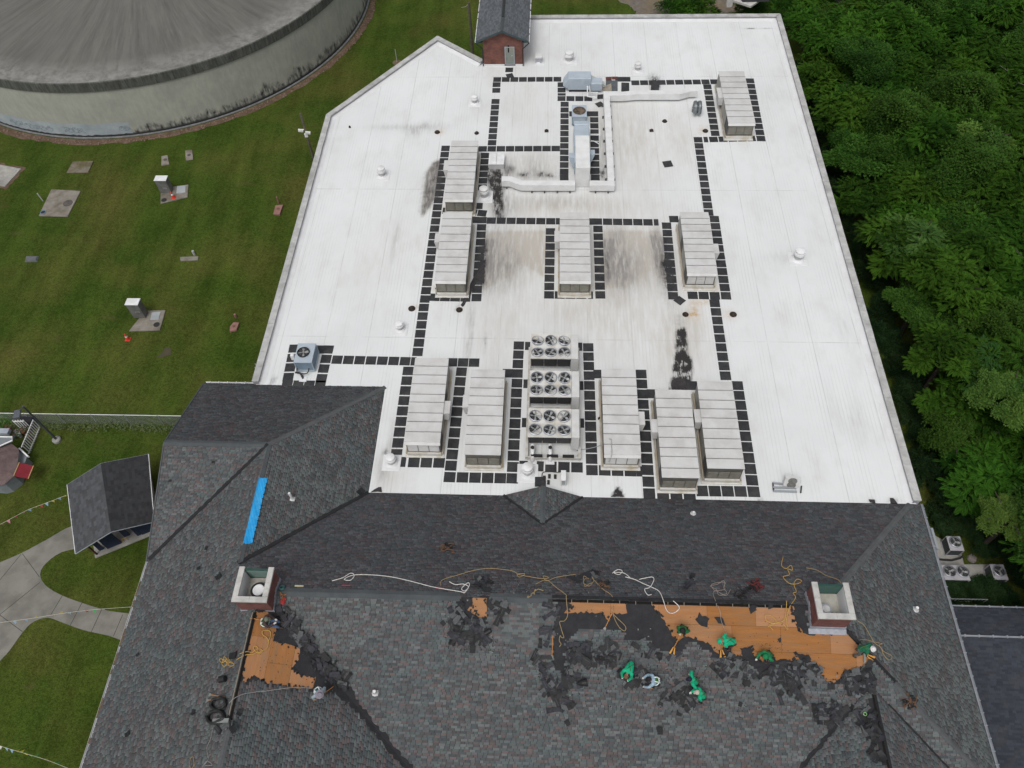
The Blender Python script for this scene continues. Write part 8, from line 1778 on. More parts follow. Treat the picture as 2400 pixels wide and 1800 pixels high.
POSE = dict(
 stoop=dict(pel=(0, -.30, .86), wai=(0, -.16, .97), che=(0, .06, 1.06), nec=(0, .24, 1.07), hea=(0, .37, 1.05), het=(0, .47, 1.04), sho=(.19, .17, 1.06), elb=(.25, .26, .76), han=(.16, .36, .46), hip=(.11, -.29, .82), kne=(.14, -.17, .46), ank=(.16, -.30, .09), toe=(.17, -.12, .05)),
 bend=dict(pel=(0, -.16, .84), wai=(0, -.10, 1.0), che=(0, .04, 1.18), nec=(0, .14, 1.31), hea=(0, .22, 1.42), het=(0, .27, 1.52), sho=(.20, .09, 1.26), elb=(.27, .22, 1.02), han=(.14, .42, .82), hip=(.11, -.15, .80), kne=(.14, -.04, .46), ank=(.16, -.20, .09), toe=(.17, -.02, .05)),
 crouch=dict(pel=(0, -.20, .36), wai=(0, -.13, .50), che=(0, .02, .66), nec=(0, .15, .76), hea=(0, .25, .85), het=(0, .31, .94), sho=(.20, .09, .74), elb=(.29, .28, .52), han=(.22, .46, .30), hip=(.12, -.18, .35), kne=(.19, .16, .47), ank=(.17, -.06, .09), toe=(.18, .12, .05)),
 sit=dict(pel=(0, -.10, .16), wai=(0, -.11, .32), che=(0, -.05, .53), nec=(0, .03, .70), hea=(0, .10, .82), het=(0, .14, .92), sho=(.20, .0, .64), elb=(.26, .17, .45), han=(.12, .40, .46), hip=(.11, -.06, .15), kne=(.13, .32, .42), ank=(.14, .52, .09), toe=(.15, .68, .06)))
def hand(m, w, d_, s_, up, curl=.5):
    w, d_, s_, up = [Vector(a) for a in (w, d_, s_, up)]
    m.obox(w+d_*.045, d_, s_, up, .05, .04, .014)
    for k, L_ in enumerate((.068, .078, .074, .058)):
        b = w+d_*.088+s_*(.03-.02*k); m.tube([b-d_*.02, b+d_*L_*.45, b+d_*L_*.8-up*L_*curl*.5, b+d_*L_*.9-up*L_*curl], .0095, 5, .0075)
    b = w+d_*.03+s_*.036; m.tube([b-s_*.01, b+s_*.025+d_*.02, b+s_*.03+d_*.05-up*.02], .011, 5, .009)
def person(label, pl, w_, x, y, h, face, pose, shirt, pants, head, hands=None, vest=None, glove=True, lr=None):
    """face = photo-window direction (dx,dy) the person faces"""
    P = {k: np.array(v, float) for k, v in POSE[pose].items()}
    c = pl.on(w_, x, y); d = ray(w_, x, y); base = c + d*((-(h))/(-d[2]))   # go back up the ray to height h, then drop
    base = c - d*(h/abs(d[2])); bx, by = base[0], base[1]
    c2 = pl.on(w_, x+face[0]*20, y+face[1]*20); f = (c2-c)[:2]; f /= np.linalg.norm(f); rt = np.array([f[1], -f[0]])
    cen = P['che'][:2]*.6+P['pel'][:2]*.4
    def tw(q, ground=False):
        q = np.array(q, float); xy = np.array([bx, by])+rt*(q[0]-cen[0])+f*(q[1]-cen[1]); zb = pl.z(*xy) if ground else pl.z(bx, by)
        return np.array([xy[0], xy[1], zb+q[2]])
    J = {}
    for k in ('pel', 'wai', 'che', 'nec', 'hea', 'het'): J[k] = tw(P[k])
    for sg, sn in ((-1, 'l'), (1, 'r')):
        for k in ('sho', 'elb', 'han', 'hip', 'kne'): q = P[k].copy(); q[0] *= sg; J[k+sn] = tw(q)
        for k in ('ank', 'toe'): q = P[k].copy(); q[0] *= sg; J[k+sn] = tw(q, True)
        J['kne'+sn][2] = (J['hip'+sn][2]+J['ank'+sn][2])/2+ (.03 if pose != 'sit' else .28) if pose in ('stoop', 'bend') else J['kne'+sn][2]+ (J['ank'+sn][2]-pl.z(bx, by)-P['ank'][2])*.7
    if hands:
        for sn, hp in zip('lr', hands):
            if hp is None: continue
            p = pl.on(hp[0], hp[1], hp[2]); dd = ray(hp[0], hp[1], hp[2]); q = p - dd*(hp[3]/abs(dd[2]))
            v = q-J['sho'+sn]; L_ = np.linalg.norm(v); q = J['sho'+sn]+v*min(1, .58/L_); J['han'+sn] = q
            mid = (J['sho'+sn]+q)/2; out = np.r_[rt*(-1 if sn == 'l' else 1), 0]*.5+np.array([0, 0, .25])-np.r_[f, 0]*.3; b_ = math.sqrt(max(.0, .085-min(.29, L_/2)**2)); J['elb'+sn] = mid+out/np.linalg.norm(out)*min(.16, b_+.03)
    t = thing('person', label, 'person', tw((0, cen[1], 0)))
    names = ['pel', 'wai', 'che', 'nec', 'hea', 'het']+[k+s_ for s_ in 'lr' for k in ('sho', 'elb', 'han', 'hip', 'kne', 'ank', 'toe')]
    ix = {n_: i for i, n_ in enumerate(names)}
    E_ = [('pel', 'wai'), ('wai', 'che'), ('che', 'nec'), ('nec', 'hea'), ('hea', 'het')]
    for s_ in 'lr': E_ += [('che', 'sho'+s_), ('sho'+s_, 'elb'+s_), ('elb'+s_, 'han'+s_), ('pel', 'hip'+s_), ('hip'+s_, 'kne'+s_), ('kne'+s_, 'ank'+s_), ('ank'+s_, 'toe'+s_)]
    RR = dict(pel=.09, wai=.085, che=.085, nec=.055, hea=.098, het=.07, sho=.055, elb=.042, han=.032, hip=.092, kne=.06, ank=.045, toe=.038)
    V, F = skin([J[n_] for n_ in names], [(ix[a], ix[b]) for a, b in E_], [RR[n_[:3]] for n_ in names])
    m = MB(); m.faces(V, F)
    # face: nose, ears, eyes, mouth on the front of the head
    hd = J['het']-J['nec']; hd /= np.linalg.norm(hd); fw_ = np.r_[f, 0]; fw_ = fw_-hd*(fw_ @ hd); fw_ /= np.linalg.norm(fw_); rr = np.cross(fw_, hd)
    hc_ = J['hea']
    m.faces([hc_+fw_*.09+hd*.03, hc_+fw_*.09-hd*.03+rr*.02, hc_+fw_*.09-hd*.03-rr*.02, hc_+fw_*.13-hd*.025], [(0, 1, 3), (1, 2, 3), (2, 0, 3)])
    for sg in (-1, 1): m.lathe(hc_+rr*sg*.095-hd*.01, [(.03, 0), (.033, .008), (.01, .014)], 8, tuple(rr*sg))
    if not glove:
        for sn in 'lr': v = J['han'+sn]-J['elb'+sn]; v /= np.linalg.norm(v); s2 = np.cross(v, [0, 0, 1.]); s2 /= np.linalg.norm(s2); hand(m, J['han'+sn]-v*.01, v, s2*(1 if sn == 'l' else -1), np.cross(s2, v))
    body = m.build('body', SKINM, t, smooth=True)
    for sg in (-1, 1): m = MB(); m.lathe(hc_+fw_*.088+rr*sg*.035+hd*.025, [(.014, 0), (.01, .008), (.001, .01)], 8, tuple(fw_)); m.build('eye', EYE, t)
    m = MB(); m.obox(hc_+fw_*.093-hd*.055, rr, hd, fw_, .025, .006, .006); m.build('mouth', M('lips', (.2, .07, .06)), t)
    # clothing over the body
    rt3 = np.r_[rt, 0]; m = MB(); tp = [J['pel']-(J['wai']-J['pel'])*.45, J['pel'], J['wai'], (J['wai']+J['che'])/2, J['che'], J['che']+(J['nec']-J['che'])*.55, J['che']+(J['nec']-J['che'])*.95]
    tr_ = [(.165, .125), (.185, .135), (.18, .13), (.205, .14), (.225, .145), (.19, .125), (.075, .075)]; n = 16; b0 = len(m.v)
    for i, (p, (ra, rb)) in enumerate(zip(tp, tr_)):
        ax_ = tp[min(i+1, 6)]-tp[max(i-1, 0)]; ax_ = ax_/np.linalg.norm(ax_); dp = np.cross(rt3, ax_); dp /= np.linalg.norm(dp)
        m.v += [tuple(p+rt3*ra*math.cos(2*math.pi*k/n)*(1+.05*math.sin(3*k+i))+dp*rb*math.sin(2*math.pi*k/n)) for k in range(n)]
    for i in range(6):
        for k in range(n): k2 = (k+1) % n; m.f.append((b0+i*n+k, b0+i*n+k2, b0+(i+1)*n+k2, b0+(i+1)*n+k)); m.mi.append(0)
    m.f += [tuple(b0+k for k in reversed(range(n))), tuple(b0+6*n+k for k in range(n))]; m.mi += [0, 0]
    for s_ in 'lr':
        q0_ = J['che']+(J['sho'+s_]-J['che'])*.45; P_ = smooth_path([q0_, J['sho'+s_], (J['sho'+s_]+J['elb'+s_])/2, J['elb'+s_], J['elb'+s_]+(J['han'+s_]-J['elb'+s_])*.92], 4); m.tube(P_, .105, 10, .055)
    m.build('shirt', shirt, t, smooth=True)
    RP0 = None
    nm = ['pel']+[k+s_ for s_ in 'lr' for k in ('hip', 'kne', 'ank')]; ix = {n_: i for i, n_ in enumerate(nm)}; RP = dict(pel=.142, hip=.108, kne=.08, ank=.07)
    V, F = skin([J[n_] for n_ in nm], [(ix[a], ix[b]) for a, b in [q for s_ in 'lr' for q in (('pel', 'hip'+s_), ('hip'+s_, 'kne'+s_), ('kne'+s_, 'ank'+s_))]], [RP[n_[:3]] for n_ in nm])
    m = MB(); m.faces(V, F); m.build('trousers', pants, t, smooth=True)
    for s_ in 'lr':
        V, F = skin([J['ank'+s_]+np.array([0, 0, .06]), J['ank'+s_]-np.array([0, 0, .02]), J['toe'+s_]], [(0, 1), (1, 2)], [.062, .062, .05]); m = MB(); m.faces(V, F); m.build('boot', BOOT, t, smooth=True)
        if glove:
            v = J['han'+s_]-J['elb'+s_]; v /= np.linalg.norm(v); s2 = np.cross(v, [0, 0, 1.]); s2 /= np.linalg.norm(s2); m = MB(); hand(m, J['han'+s_]-v*.02, v, s2*(1 if s_ == 'l' else -1), np.cross(s2, v)); m.tube([J['han'+s_]-v*.07, J['han'+s_]+v*.01], .05, 8, .042); m.build('glove', GLOVE, t)
    up = hd
    kind, hm = head
    c0 = J['hea']+hd*.045-fw_*.005
    m = MB()
    if kind == 'cap':
        m.lathe(c0, [(.118, -.02), (.118, .02), (.1, .07), (.06, .1), (.001, .11)], 18, tuple(up), cap=False); P_ = [c0+fw_*.1+rr*.09-hd*.01, c0+fw_*.1-rr*.09-hd*.01, c0+fw_*.2-rr*.06-hd*.03, c0+fw_*.2+rr*.06-hd*.03]; m.hexa(P_+[p+hd*.012 for p in P_]); m.build('cap', hm, t, smooth=True)
    elif kind == 'helmet':
        m.lathe(c0, [(.155, -.02), (.15, -.005), (.128, .0), (.125, .05), (.1, .1), (.05, .125), (.001, .13)], 20, tuple(up), cap=False); m.build('helmet', hm, t, smooth=True)
    elif kind == 'brim':
        m.lathe(c0, [(.215, -.03), (.21, -.018), (.125, -.005), (.122, .06), (.11, .095), (.05, .085), (.001, .08)], 24, tuple(up), cap=False); m.build('brimmed_hat', hm, t, smooth=True)
    elif kind == 'hood':
        m.lathe(c0-hd*.08-fw_*.02, [(.13, -.02), (.145, .04), (.14, .12), (.1, .18), (.001, .2)], 18, tuple(up), cap=False); m.build('hood', hm, t, smooth=True)
    else:
        m.lathe(c0-fw_*.01, [(.108, -.06), (.112, .0), (.1, .06), (.06, .09), (.001, .1)], 18, tuple(up), cap=False); m.build('hair', hm, t, smooth=True)
    ax = J['che']-J['wai']; axl = np.linalg.norm(ax); ax = ax/axl; bk = np.cross(np.r_[rt, 0], ax); bk = bk/np.linalg.norm(bk)
    if bk[2] < 0: bk = -bk
    rt3 = np.r_[rt, 0]
    if vest:
        vm, sm = vest
        V, F = skin([J['wai']-ax*.03, J['che']-ax*.02, J['che']+ax*.09], [(0, 1), (1, 2)], [.20, .235, .17]); m = MB(); m.faces(V, F); v_ = m.build('vest', vm, t, smooth=True)
        for sg in (-1, 1):
            P_ = [J['che']+ax*.12+rt3*sg*.1+bk*.13, J['che']+rt3*sg*.11+bk*.2, J['wai']+rt3*sg*.1+bk*.19]; m = MB(); m.tube(smooth_path(P_, 4), .028, 6); m.build('reflective_stripe', sm, v_)
        ring = [J['wai']+ax*.05+(rt3*math.cos(k*math.pi/8)+bk*math.sin(k*math.pi/8))*.20 for k in range(16)]; m = MB(); m.tube(ring, .026, 6, closed=True); m.build('reflective_stripe', sm, v_)
    else:
        # harness straps over the back
        m = MB()
        for sg in (-1, 1): m.tube(smooth_path([J['che']+ax*.1+rt3*sg*.11+bk*.1, J['che']+rt3*sg*.05+bk*.15, J['wai']+rt3*-sg*.07+bk*.14, J['pel']+rt3*-sg*.13+bk*.09], 4), .017, 5)
        m.build('harness', M('harness_strap', (.015, .05, .03), (.12, .2, .05), 9, .7), t)
    return J
GRN = cloth('emerald_hoodie', (.006, .40, .205)); DGR = cloth('dark_green_sweatshirt', (.012, .12, .035)); MGR = cloth('mid_green_shirt', (.01, .19, .07)); TEAL = cloth('green_teal_shirt', (.015, .16, .085))
DKP = cloth('dark_trousers', (.022, .02, .024)); BRP = cloth('brown_trousers', (.05, .035, .028)); JEAN = cloth('blue_jeans', (.09, .15, .27)); GRP = cloth('grey_trousers', (.11, .12, .115))
WHS = M('reflective_white', (.7, .74, .72), rough=.4); VST = cloth('green_mesh_vest', (.035, .13, .03)); LBL = cloth('light_blue_sleeves', (.30, .42, .52)); BRS = cloth('brown_plaid_shirt', (.07, .045, .04)); GRS = cloth('pale_grey_blue_shirt', (.30, .36, .40))
person('worker in a striped green vest and blue jeans sitting below the left chimney', PFR, 'p', 560, 790, .45, (1, .05), 'sit', BRS, JEAN, ('cap', M('grey_green_cap', (.12, .14, .11))), [('p', 900, 710, .45), None], (VST, WHS), glove=True)
J2 = person('worker in a grey brimmed hat levering an orange bar by the left valley', PFR, 'q', 880, 1080, 1.2, (.35, .6), 'bend', GRS, DKP, ('brim', M('grey_hat', (.22, .20, .235), (.18, .165, .2), 6)), [('q', 1110, 1130, .75), ('q', 830, 1370, .6)], (cloth('teal_vest', (.02, .10, .12)), WHS), glove=False)
person('worker in a bright emerald hoodie bent double with only the back showing', PMF, 'r', 500, 600, 1.0, (-.35, .9), 'stoop', GRN, DKP, ('hair', M('tan_hair', (.16, .10, .045), (.12, .075, .035), 9)))
person('worker in a green vest and light blue sleeves crouching over the scrap heap', PMF, 'r', 1330, 1040, .55, (-1, .0), 'crouch', LBL, DKP, ('cap', M('black_cap', (.015, .015, .018))), None, (VST, WHS))
person('worker in an emerald hoodie and navy cap, upper one of the pair', PMF, 's', 1200, 620, 1.0, (-1, .1), 'bend', GRN, DKP, ('cap', M('navy_cap', (.012, .014, .03))), [('s', 1215, 870, .8), ('s', 1060, 405, .8)])
person('worker in an emerald hoodie and beige cap, lower one of the pair', PMF, 's', 1450, 1070, 1.0, (-1, -.05), 'bend', GRN, DKP, ('cap', M('beige_cap', (.42, .38, .32))), [('s', 1360, 1230, .7), None])
J7 = person('worker in a dark green hooded top pushing a yellow shingle fork', PMF, 't', 640, 300, 1.15, (-.4, .9), 'bend', DGR, DKP, ('hood', M('black_hood', (.012, .012, .012))), [('t', 650, 385, .9), ('t', 535, 450, .8)])
J8 = person('worker in an emerald top facing left on the bare plywood with white gloves forward', PMF, 't', 1720, 610, 1.0, (-1, .05), 'stoop', GRN, BRP, ('hood', GRN), [('t', 1560, 695, .7), ('t', 1585, 550, .7)])
person('worker in a mid green shirt with a white back stripe kneeling at the felt edge', PMF, 'u', 870, 730, .6, (-.7, .6), 'crouch', MGR, DKP, ('hood', MGR), [('u', 820, 935, .3), None])
J10 = person('worker in a white helmet and green top at the right tip of the plywood', PMF, 'v', 930, 680, 1.0, (.75, .45), 'bend', TEAL, GRP, ('helmet', WHITE), [('v', 975, 740, .8), ('v', 990, 840, .7)])
def fork(label, pl, a, w_, hp, z1, splay=(0, 1)):
    """shingle fork: handle from the hands to two flat tines on the roof"""
    b = pl.on(w_, *hp, .08); t = thing('shingle_fork', label, 'shingle fork', b); a = np.array(a); d_ = b-a; d_ /= np.linalg.norm(d_)
    m = MB(); m.tube([a-d_*.25, b], .022, 6); m.build('handle', ORG, t)
    fwd = d_-pl.N*(d_ @ pl.N); fwd /= np.linalg.norm(fwd); s_ = np.cross(pl.N, fwd)
    for sg in (-1, 1):
        c = b+s_*sg*.085+fwd*.16; m = MB(); P_ = [c-fwd*.16-s_*sg*.05-s_*.022, c-fwd*.16-s_*sg*.05+s_*.022, c+fwd*.2+s_*.05+s_*sg*.02, c+fwd*.2-s_*.05+s_*sg*.02]; m.hexa([p-pl.N*.01 for p in P_]+[p+pl.N*.012 for p in P_]); m.build('tine', YTOOL, t)
fork('shingle fork with yellow blades below the dark green worker', PMF, (J7['hanl']+J7['hanr'])/2, 't', (395, 770), 0)
fork('yellow bladed shingle fork below the emerald worker on the plywood', PMF, J8['hanl'], 't', (1510, 830), 0)
fork('yellow bladed shingle fork held by the worker in the white helmet', PMF, J10['hanr'], 'v', (985, 905), 0)
a, b = np.array(J2['hanr']), PFR.on('q', 1400, 960, .06); d_ = b-a; m = MB(); m.tube([a-d_*.12, b], .02, 6); t = thing('pry_bar', 'orange pry bar held by the worker in the grey brimmed hat', 'pry bar', a); m.build('shaft', ORG, t)
a, b = PMF.on('r', 1230, 1265, .1), PMF.on('r', 830, 1275, .06); t = thing('hammer', 'tool with an orange handle beside the crouching vest worker', 'hammer', a); m = MB(); m.tube([a, a+(b-a)*.5], .028, 6); m.build('handle', ORG, t); m = MB(); m.tube([a+(b-a)*.505, b], .02, 6); m.build('head', STEEL, t)
# ================================================================== TREES
def frond_template(nl, L_, lw, ll):
    """pinnate frond along +x: pairs of leaflets, slightly folded and drooping"""
    V, F = [], []
    for i in range(nl):
        f = (i+1)/nl; x = L_*f; z = -.25*L_*f*f
        for sg in ((-1, 1) if i < nl-1 else (0,)):
            a = math.radians(62-28*f)*sg; dx, dy = math.cos(a), math.sin(a); s_ = ll*(1-.35*abs(f-.45)*2)
            px, py = -dy, dx; b = len(V)
            V += [(x, 0, z), (x+dx*s_*.5+px*lw*.5, dy*s_*.5+py*lw*.5, z+.012), (x+dx*s_, dy*s_, z-.25*s_), (x+dx*s_*.5-px*lw*.5, dy*s_*.5-py*lw*.5, z+.012)]; F.append((b, b+1, b+2, b+3))
    return np.array(V), np.array(F)
def leaf_cluster(n, L_, rs):
    V, F = [], []
    for i in range(n):
        a = rs.uniform(0, 6.28); e = rs.uniform(-.6, .5); d_ = np.array([math.cos(a)*math.cos(e), math.sin(a)*math.cos(e), math.sin(e)]); s_ = np.cross(d_, [0, 0, 1.]); s_ /= np.linalg.norm(s_); l = L_*rs.uniform(.6, 1.2); o = d_*rs.uniform(.02, .2)
        b = len(V); V += [o, o+d_*l*.5+s_*l*.3, o+d_*l, o+d_*l*.5-s_*l*.3]; F.append((b, b+1, b+2, b+3))
    return np.array(V), np.array(F)
def crown_mesh(seed, rad, hgt, nblob, per, tmpls, c1, c2, mat):
    rs = np.random.RandomState(seed); C_ = []
    for k in range(nblob):
        a = k*2.4+rs.uniform(-.5, .5); q = math.sqrt((k+.5)/nblob); z = (1-q*q)*hgt*.42*rs.uniform(.3, 1.3)-hgt*.14*rs.rand(); C_.append((math.cos(a)*q*rad*.95, math.sin(a)*q*rad*.95, z, rad*rs.uniform(.2, .42)))
    AV, AF, AC = [], [], []; off = 0
    for (bx, by, bz, br) in C_:
        tone = rs.uniform(.45, 1.35)
        for k in range(per):
            u = rs.normal(size=3); u[2] = abs(u[2])*1.0-.25; u /= np.linalg.norm(u)
            p = np.array([bx, by, bz])+u*br*(rs.uniform(.5, 1.05) if rs.rand() > .14 else rs.uniform(1.05, 1.5))*np.array([1, 1, .8])
            T_, F_ = tmpls[rs.randint(len(tmpls))]
            d_ = u*np.array([1, 1, .35])+rs.normal(size=3)*.35; d_[2] = d_[2]*.6-.05; d_ /= np.linalg.norm(d_); s_ = np.cross([0, 0, 1.], d_); s_ /= np.linalg.norm(s_); n_ = np.cross(d_, s_)
            R_ = np.stack([d_, s_, n_], 1); V_ = (T_*rs.uniform(.75, 1.25)) @ R_.T + p
            AV.append(V_); AF.append(F_+off); off += len(V_)
            t = min(1, max(0, tone-.35+rs.uniform(-.25, .25))); c = np.array(c1)*(1-t)+np.array(c2)*t; AC.append(np.tile(np.r_[c, 1], (len(V_), 1)))
    V_ = np.concatenate(AV); F_ = np.concatenate(AF); me = bpy.data.meshes.new('crown'); me.vertices.add(len(V_)); me.loops.add(F_.size); me.polygons.add(len(F_))
    me.vertices.foreach_set('co', V_.ravel()); me.loops.foreach_set('vertex_index', F_.ravel().astype(np.int32)); me.polygons.foreach_set('loop_start', np.arange(0, F_.size, 4, dtype=np.int32)); me.update(calc_edges=True)
    at = me.attributes.new('col', 'FLOAT_COLOR', 'POINT'); at.data.foreach_set('color', np.concatenate(AC).ravel().astype(np.float32)); me.materials.append(mat); return me
def leafmat(name):
    m = bpy.data.materials.new(name); m.use_nodes = True; nt = m.node_tree; L = nt.links; b = nt.nodes['Principled BSDF']; b.inputs['Roughness'].default_value = .7; b.inputs['Specular IOR Level'].default_value = .08
    at = nt.nodes.new('ShaderNodeAttribute'); at.attribute_name = 'col'; oi = nt.nodes.new('ShaderNodeObjectInfo'); h = nt.nodes.new('ShaderNodeHueSaturation')
    for lo, hi, nm, off in ((.487, .51, 'Hue', 0), (.8, 1.12, 'Value', 1)):
        r = nt.nodes.new('ShaderNodeMapRange'); r.inputs['To Min'].default_value = lo; r.inputs['To Max'].default_value = hi
        if off: q = nt.nodes.new('ShaderNodeMath'); q.operation = 'MULTIPLY'; q.inputs[1].default_value = 7.31; f = nt.nodes.new('ShaderNodeMath'); f.operation = 'FRACT'; L.new(oi.outputs['Random'], q.inputs[0]); L.new(q.outputs[0], f.inputs[0]); L.new(f.outputs[0], r.inputs['Value'])
        else: L.new(oi.outputs['Random'], r.inputs['Value'])
        L.new(r.outputs[0], h.inputs[nm])
    L.new(at.outputs['Color'], h.inputs['Color']); L.new(h.outputs[0], b.inputs['Base Color'])
    tr = nt.nodes.new('ShaderNodeBsdfTranslucent'); L.new(h.outputs[0], tr.inputs['Color']); mx = nt.nodes.new('ShaderNodeMixShader'); mx.inputs[0].default_value = .22
    out = nt.nodes['Material Output']; L.new(b.outputs[0], mx.inputs[1]); L.new(tr.outputs[0], mx.inputs[2]); L.new(mx.outputs[0], out.inputs['Surface']); return m
LEAF = leafmat('tree_leaf')
FR = [frond_template(7, .44, .062, .15), frond_template(6, .36, .066, .15)]
rs0 = random.Random(5)
CLU = [leaf_cluster(11, .19, rs0), leaf_cluster(11, .16, rs0)]
SMALL = [leaf_cluster(12, .13, rs0), leaf_cluster(12, .11, rs0)]
DK, LT = (.010, .034, .003), (.052, .135, .013)
CROWN = [crown_mesh(s, 2.7, 3.6, 13, 135, FR, DK, LT, LEAF) for s in range(4)] + [crown_mesh(10+s, 2.5, 3.4, 13, 150, CLU, (.012, .038, .005), (.046, .115, .016), LEAF) for s in range(3)]
YCR = crown_mesh(30, 2.4, 3.2, 12, 150, CLU, (.045, .095, .018), (.10, .17, .03), LEAF)
LCR = crown_mesh(31, 2.2, 2.6, 10, 130, FR, (.030, .085, .018), (.066, .145, .032), LEAF)
SHB = [crown_mesh(40+s, 1.1, 1.3, 9, 70, SMALL, (.012, .030, .010), (.026, .055, .018), LEAF) for s in range(3)]
BARK = M('tree_bark', (.055, .045, .035), (.035, .028, .022), 4, .95, bump=.5)
def trunk_mesh(seed, h):
    rs = random.Random(seed); m = MB(); m.tube(smooth_path([(0, 0, 0), (rs.uniform(-.1, .1), rs.uniform(-.1, .1), h*.5), (rs.uniform(-.25, .25), rs.uniform(-.25, .25), h)], 3), .2, 8, .09)
    for k in range(6):
        a = k*1.05+rs.uniform(-.3, .3); z0_ = h*rs.uniform(.55, .95); m.tube(smooth_path([(0, 0, z0_), (math.cos(a)*.7, math.sin(a)*.7, z0_+.7), (math.cos(a)*1.6, math.sin(a)*1.6, z0_+1.3)], 2), .07, 5, .025)
    return m.mesh('trunk', BARK)
TRK = [trunk_mesh(k, 5.0) for k in range(3)]
STEM = MB().tube([(0, 0, 0), (0, 0, 5)], .05, 5, .03).mesh('trunk', BARK)
def tree(x, y, crown, top, sc, label, group=None, name='tree', z0=GZ, cat='tree'):
    """top = height of the crown top; the crown mesh reaches about 1.2*? above its origin"""
    t = thing(name, label, cat, (x, y, z0), group); r = rnd.uniform(0, 6.28)
    cz = top - (2.3 if cat == 'tree' else 1.0)*sc
    o = bpy.data.objects.new('trunk', TRK[rnd.randrange(3)] if cat == 'tree' else STEM); COL.objects.link(o); o.parent = t; o.scale = (1, 1, max(.1, (cz-z0+.3)/5.0)) if cat == 'tree' else (1, 1, max(.05, (cz-z0+.3)/5.0)); o.rotation_euler = (0, 0, r)
    o = bpy.data.objects.new('crown', crown); COL.objects.link(o); o.parent = t; o.location = (0, 0, cz-z0); o.rotation_euler = (0, 0, rnd.uniform(0, 6.28)); o.scale = (sc, sc, sc*rnd.uniform(.9, 1.15)); return t
WL1 = ('dark green tree with feathery fronds in the dense wood along the right side', 'feathery trees of the right hand wood'); WL2 = ('mid green broad leaved tree in the dense wood along the right side', 'broad leaved trees of the right hand wood')
yy = 13.5; row = 0
while yy < 80:
    xl = 26.3 if yy < 22 else 26.9 if yy < 30 else 26.6 if yy < 47 else 25.9
    xr_ = 30+(yy-13)*.36+4.5; xx = xl+(row % 2)*1.6
    while xx < xr_:
        x_, y_ = xx+rnd.uniform(-.7, .7), yy+rnd.uniform(-.8, .8); edge = xx-xl < 2
        top = (-.2 if edge else 1.2)+rnd.uniform(-1.2, 1.8)+(.04*(xx-26)); sc = rnd.uniform(.75, 1.15)*(.9 if edge else 1.08)
        clear = yy < 20.5 and x_ < 29.4
        if not clear:
            k = rnd.randrange(7); lab = 'dark feathery' if k < 4 else 'mid green broad leaved'; zn = ['opposite the far parapet', 'level with the far right rooftop unit', 'level with the right middle unit', 'level with the lone right vent', 'level with the front rooftop units', 'beside the right eave'][int(min(5, max(0, (74-y_)//10)))]
            dp = 'at the wood edge' if xx-xl < 3 else 'deep in the wood'
            tree(x_, y_, CROWN[k], top, sc, lab+' tree '+dp+' '+zn, lab+' trees '+dp+' '+zn)
        xx += 3.1
    yy += 2.7; row += 1
p = Z('C', 1960, 880, 1.5); tree(p[0], p[1], YCR, 3.2, 1.05, 'bright yellow green tree standing out in the wood near the right edge')
p = Z('C', 1520, 1530, .5); tree(p[0], p[1], LCR, 1.9, .95, 'fresh green tree with long drooping leaves in the wood beside the right middle unit')
p = Z('F', 2150, 900, 1); tree(p[0], p[1], YCR, 2.4, .8, 'light yellow green tree at the right edge halfway down')
p = Z('F', 2000, 700, 0); tree(p[0], p[1], LCR, 1.6, .9, 'fresh green leafy tree at the right edge above the yellow green one')
p = Z('I', 2130, 40, -.5); tree(p[0], p[1], YCR, 1.0, .62, 'yellow green tree overhanging the shrubs above the right condensers')
for k, (w_, x, y) in enumerate((('C', 150, 20), ('C', 60, 30), ('B', 2170, 30), ('C', 480, 30), ('C', 560, 45), ('C', 640, 30), ('C', 700, 60))):
    p = Z(w_, x, y, -2.5); tree(p[0], p[1]+1.2, CROWN[k % 7], -2.4, .62, 'small green tree behind the far parapet', 'small trees behind the far parapet')
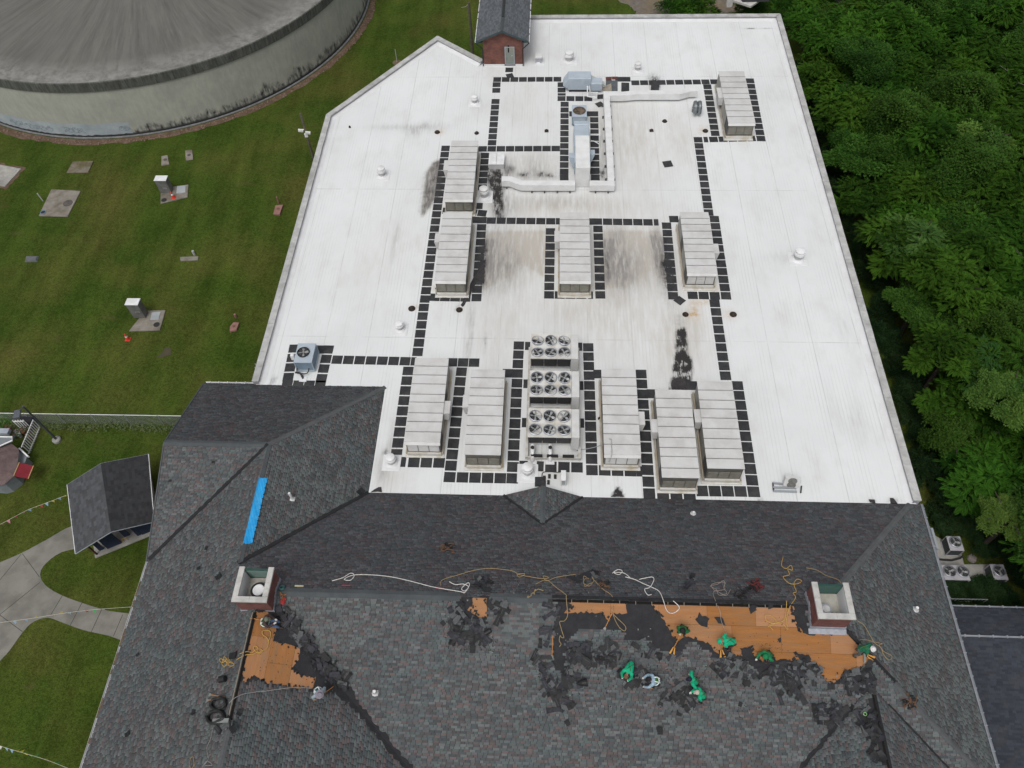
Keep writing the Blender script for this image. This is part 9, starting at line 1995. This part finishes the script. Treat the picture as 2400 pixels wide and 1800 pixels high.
# dead bare tree
t = thing('bare_tree', 'dead grey leafless branches sticking out of the wood at the right edge', 'tree', Z('C', 2130, 540, GZ)); m = MB(); p = Z('C', 2130, 545, 1.0); rs = random.Random(4)
m.tube([(p[0], p[1], GZ), (p[0], p[1], 1.0)], .09, 6, .05)
for k in range(9):
    a = rs.uniform(-2.2, 2.2)+.3; q1v = np.array([p[0], p[1], .6]); q2v = q1v+np.array([math.cos(a)*.8, math.sin(a)*.8, rs.uniform(.7, 1.3)]); q3v = q2v+np.array([math.cos(a+rs.uniform(-.6, .6))*.8, math.sin(a+rs.uniform(-.6, .6))*.8, rs.uniform(.1, .9)]); m.tube([q1v, q2v, q3v], .035, 5, .012)
m.build('branches', M('dead_wood', (.26, .24, .22), (.2, .18, .17), 5, .9), t)
# shrubs by the condensers and along the wall
for k, (w_, x, y, sc, lab, grp) in enumerate((('d', 1450, 520, .62, 0, 0), ('d', 1750, 470, .7, 0, 0), ('d', 2000, 620, .62, 0, 0), ('d', 2150, 830, .6, 0, 0), ('d', 2130, 1080, .6, 0, 0), ('d', 1600, 280, .7, 0, 0), ('d', 1900, 300, .7, 0, 0), ('d', 620, 60, .62, 1, 1), ('d', 950, 60, .65, 1, 1), ('d', 1250, 160, .62, 1, 1), ('F', 1680, 1380, 1.1, 1, 1), ('F', 1800, 1480, 1.1, 1, 1), ('F', 1720, 1560, .9, 1, 1))):
    p = Z(w_, x, y, GZ+1.0); tree(p[0], p[1], SHB[k % 3], GZ+1.35*sc+.6, sc, ('dark blue green shrub round the ground condensers', 'very dark shrub under the trees above the condensers')[lab], ('shrubs round the condensers', 'dark shrubs above the condensers')[grp], 'shrub', cat='shrub')
for k in range(9):
    x_ = 24.3+ (k % 5)*1.0+rnd.uniform(-.15, .15); y_ = 14.75+(k//5)*.45+rnd.uniform(-.1, .1)
    tree(x_, y_, SHB[k % 3], GZ+1.0, .62, 'low clipped hedge bush in front of the dark annex roof', 'clipped hedge bushes by the annex', 'hedge_bush', cat='hedge')
for k in range(34):
    y_ = 20+k*1.5; x_ = (26.2 if y_ < 30 else 25.9 if y_ < 47 else 25.0)+rnd.uniform(-.4, .6)
    tree(x_, y_, SHB[k % 3], GZ+rnd.uniform(.9, 1.7), rnd.uniform(.7, 1.1), 'low dark undergrowth bush at the wood edge along the grass strip', 'undergrowth bushes along the grass strip', 'bush', cat='bush')
bpy.context.view_layer.update()
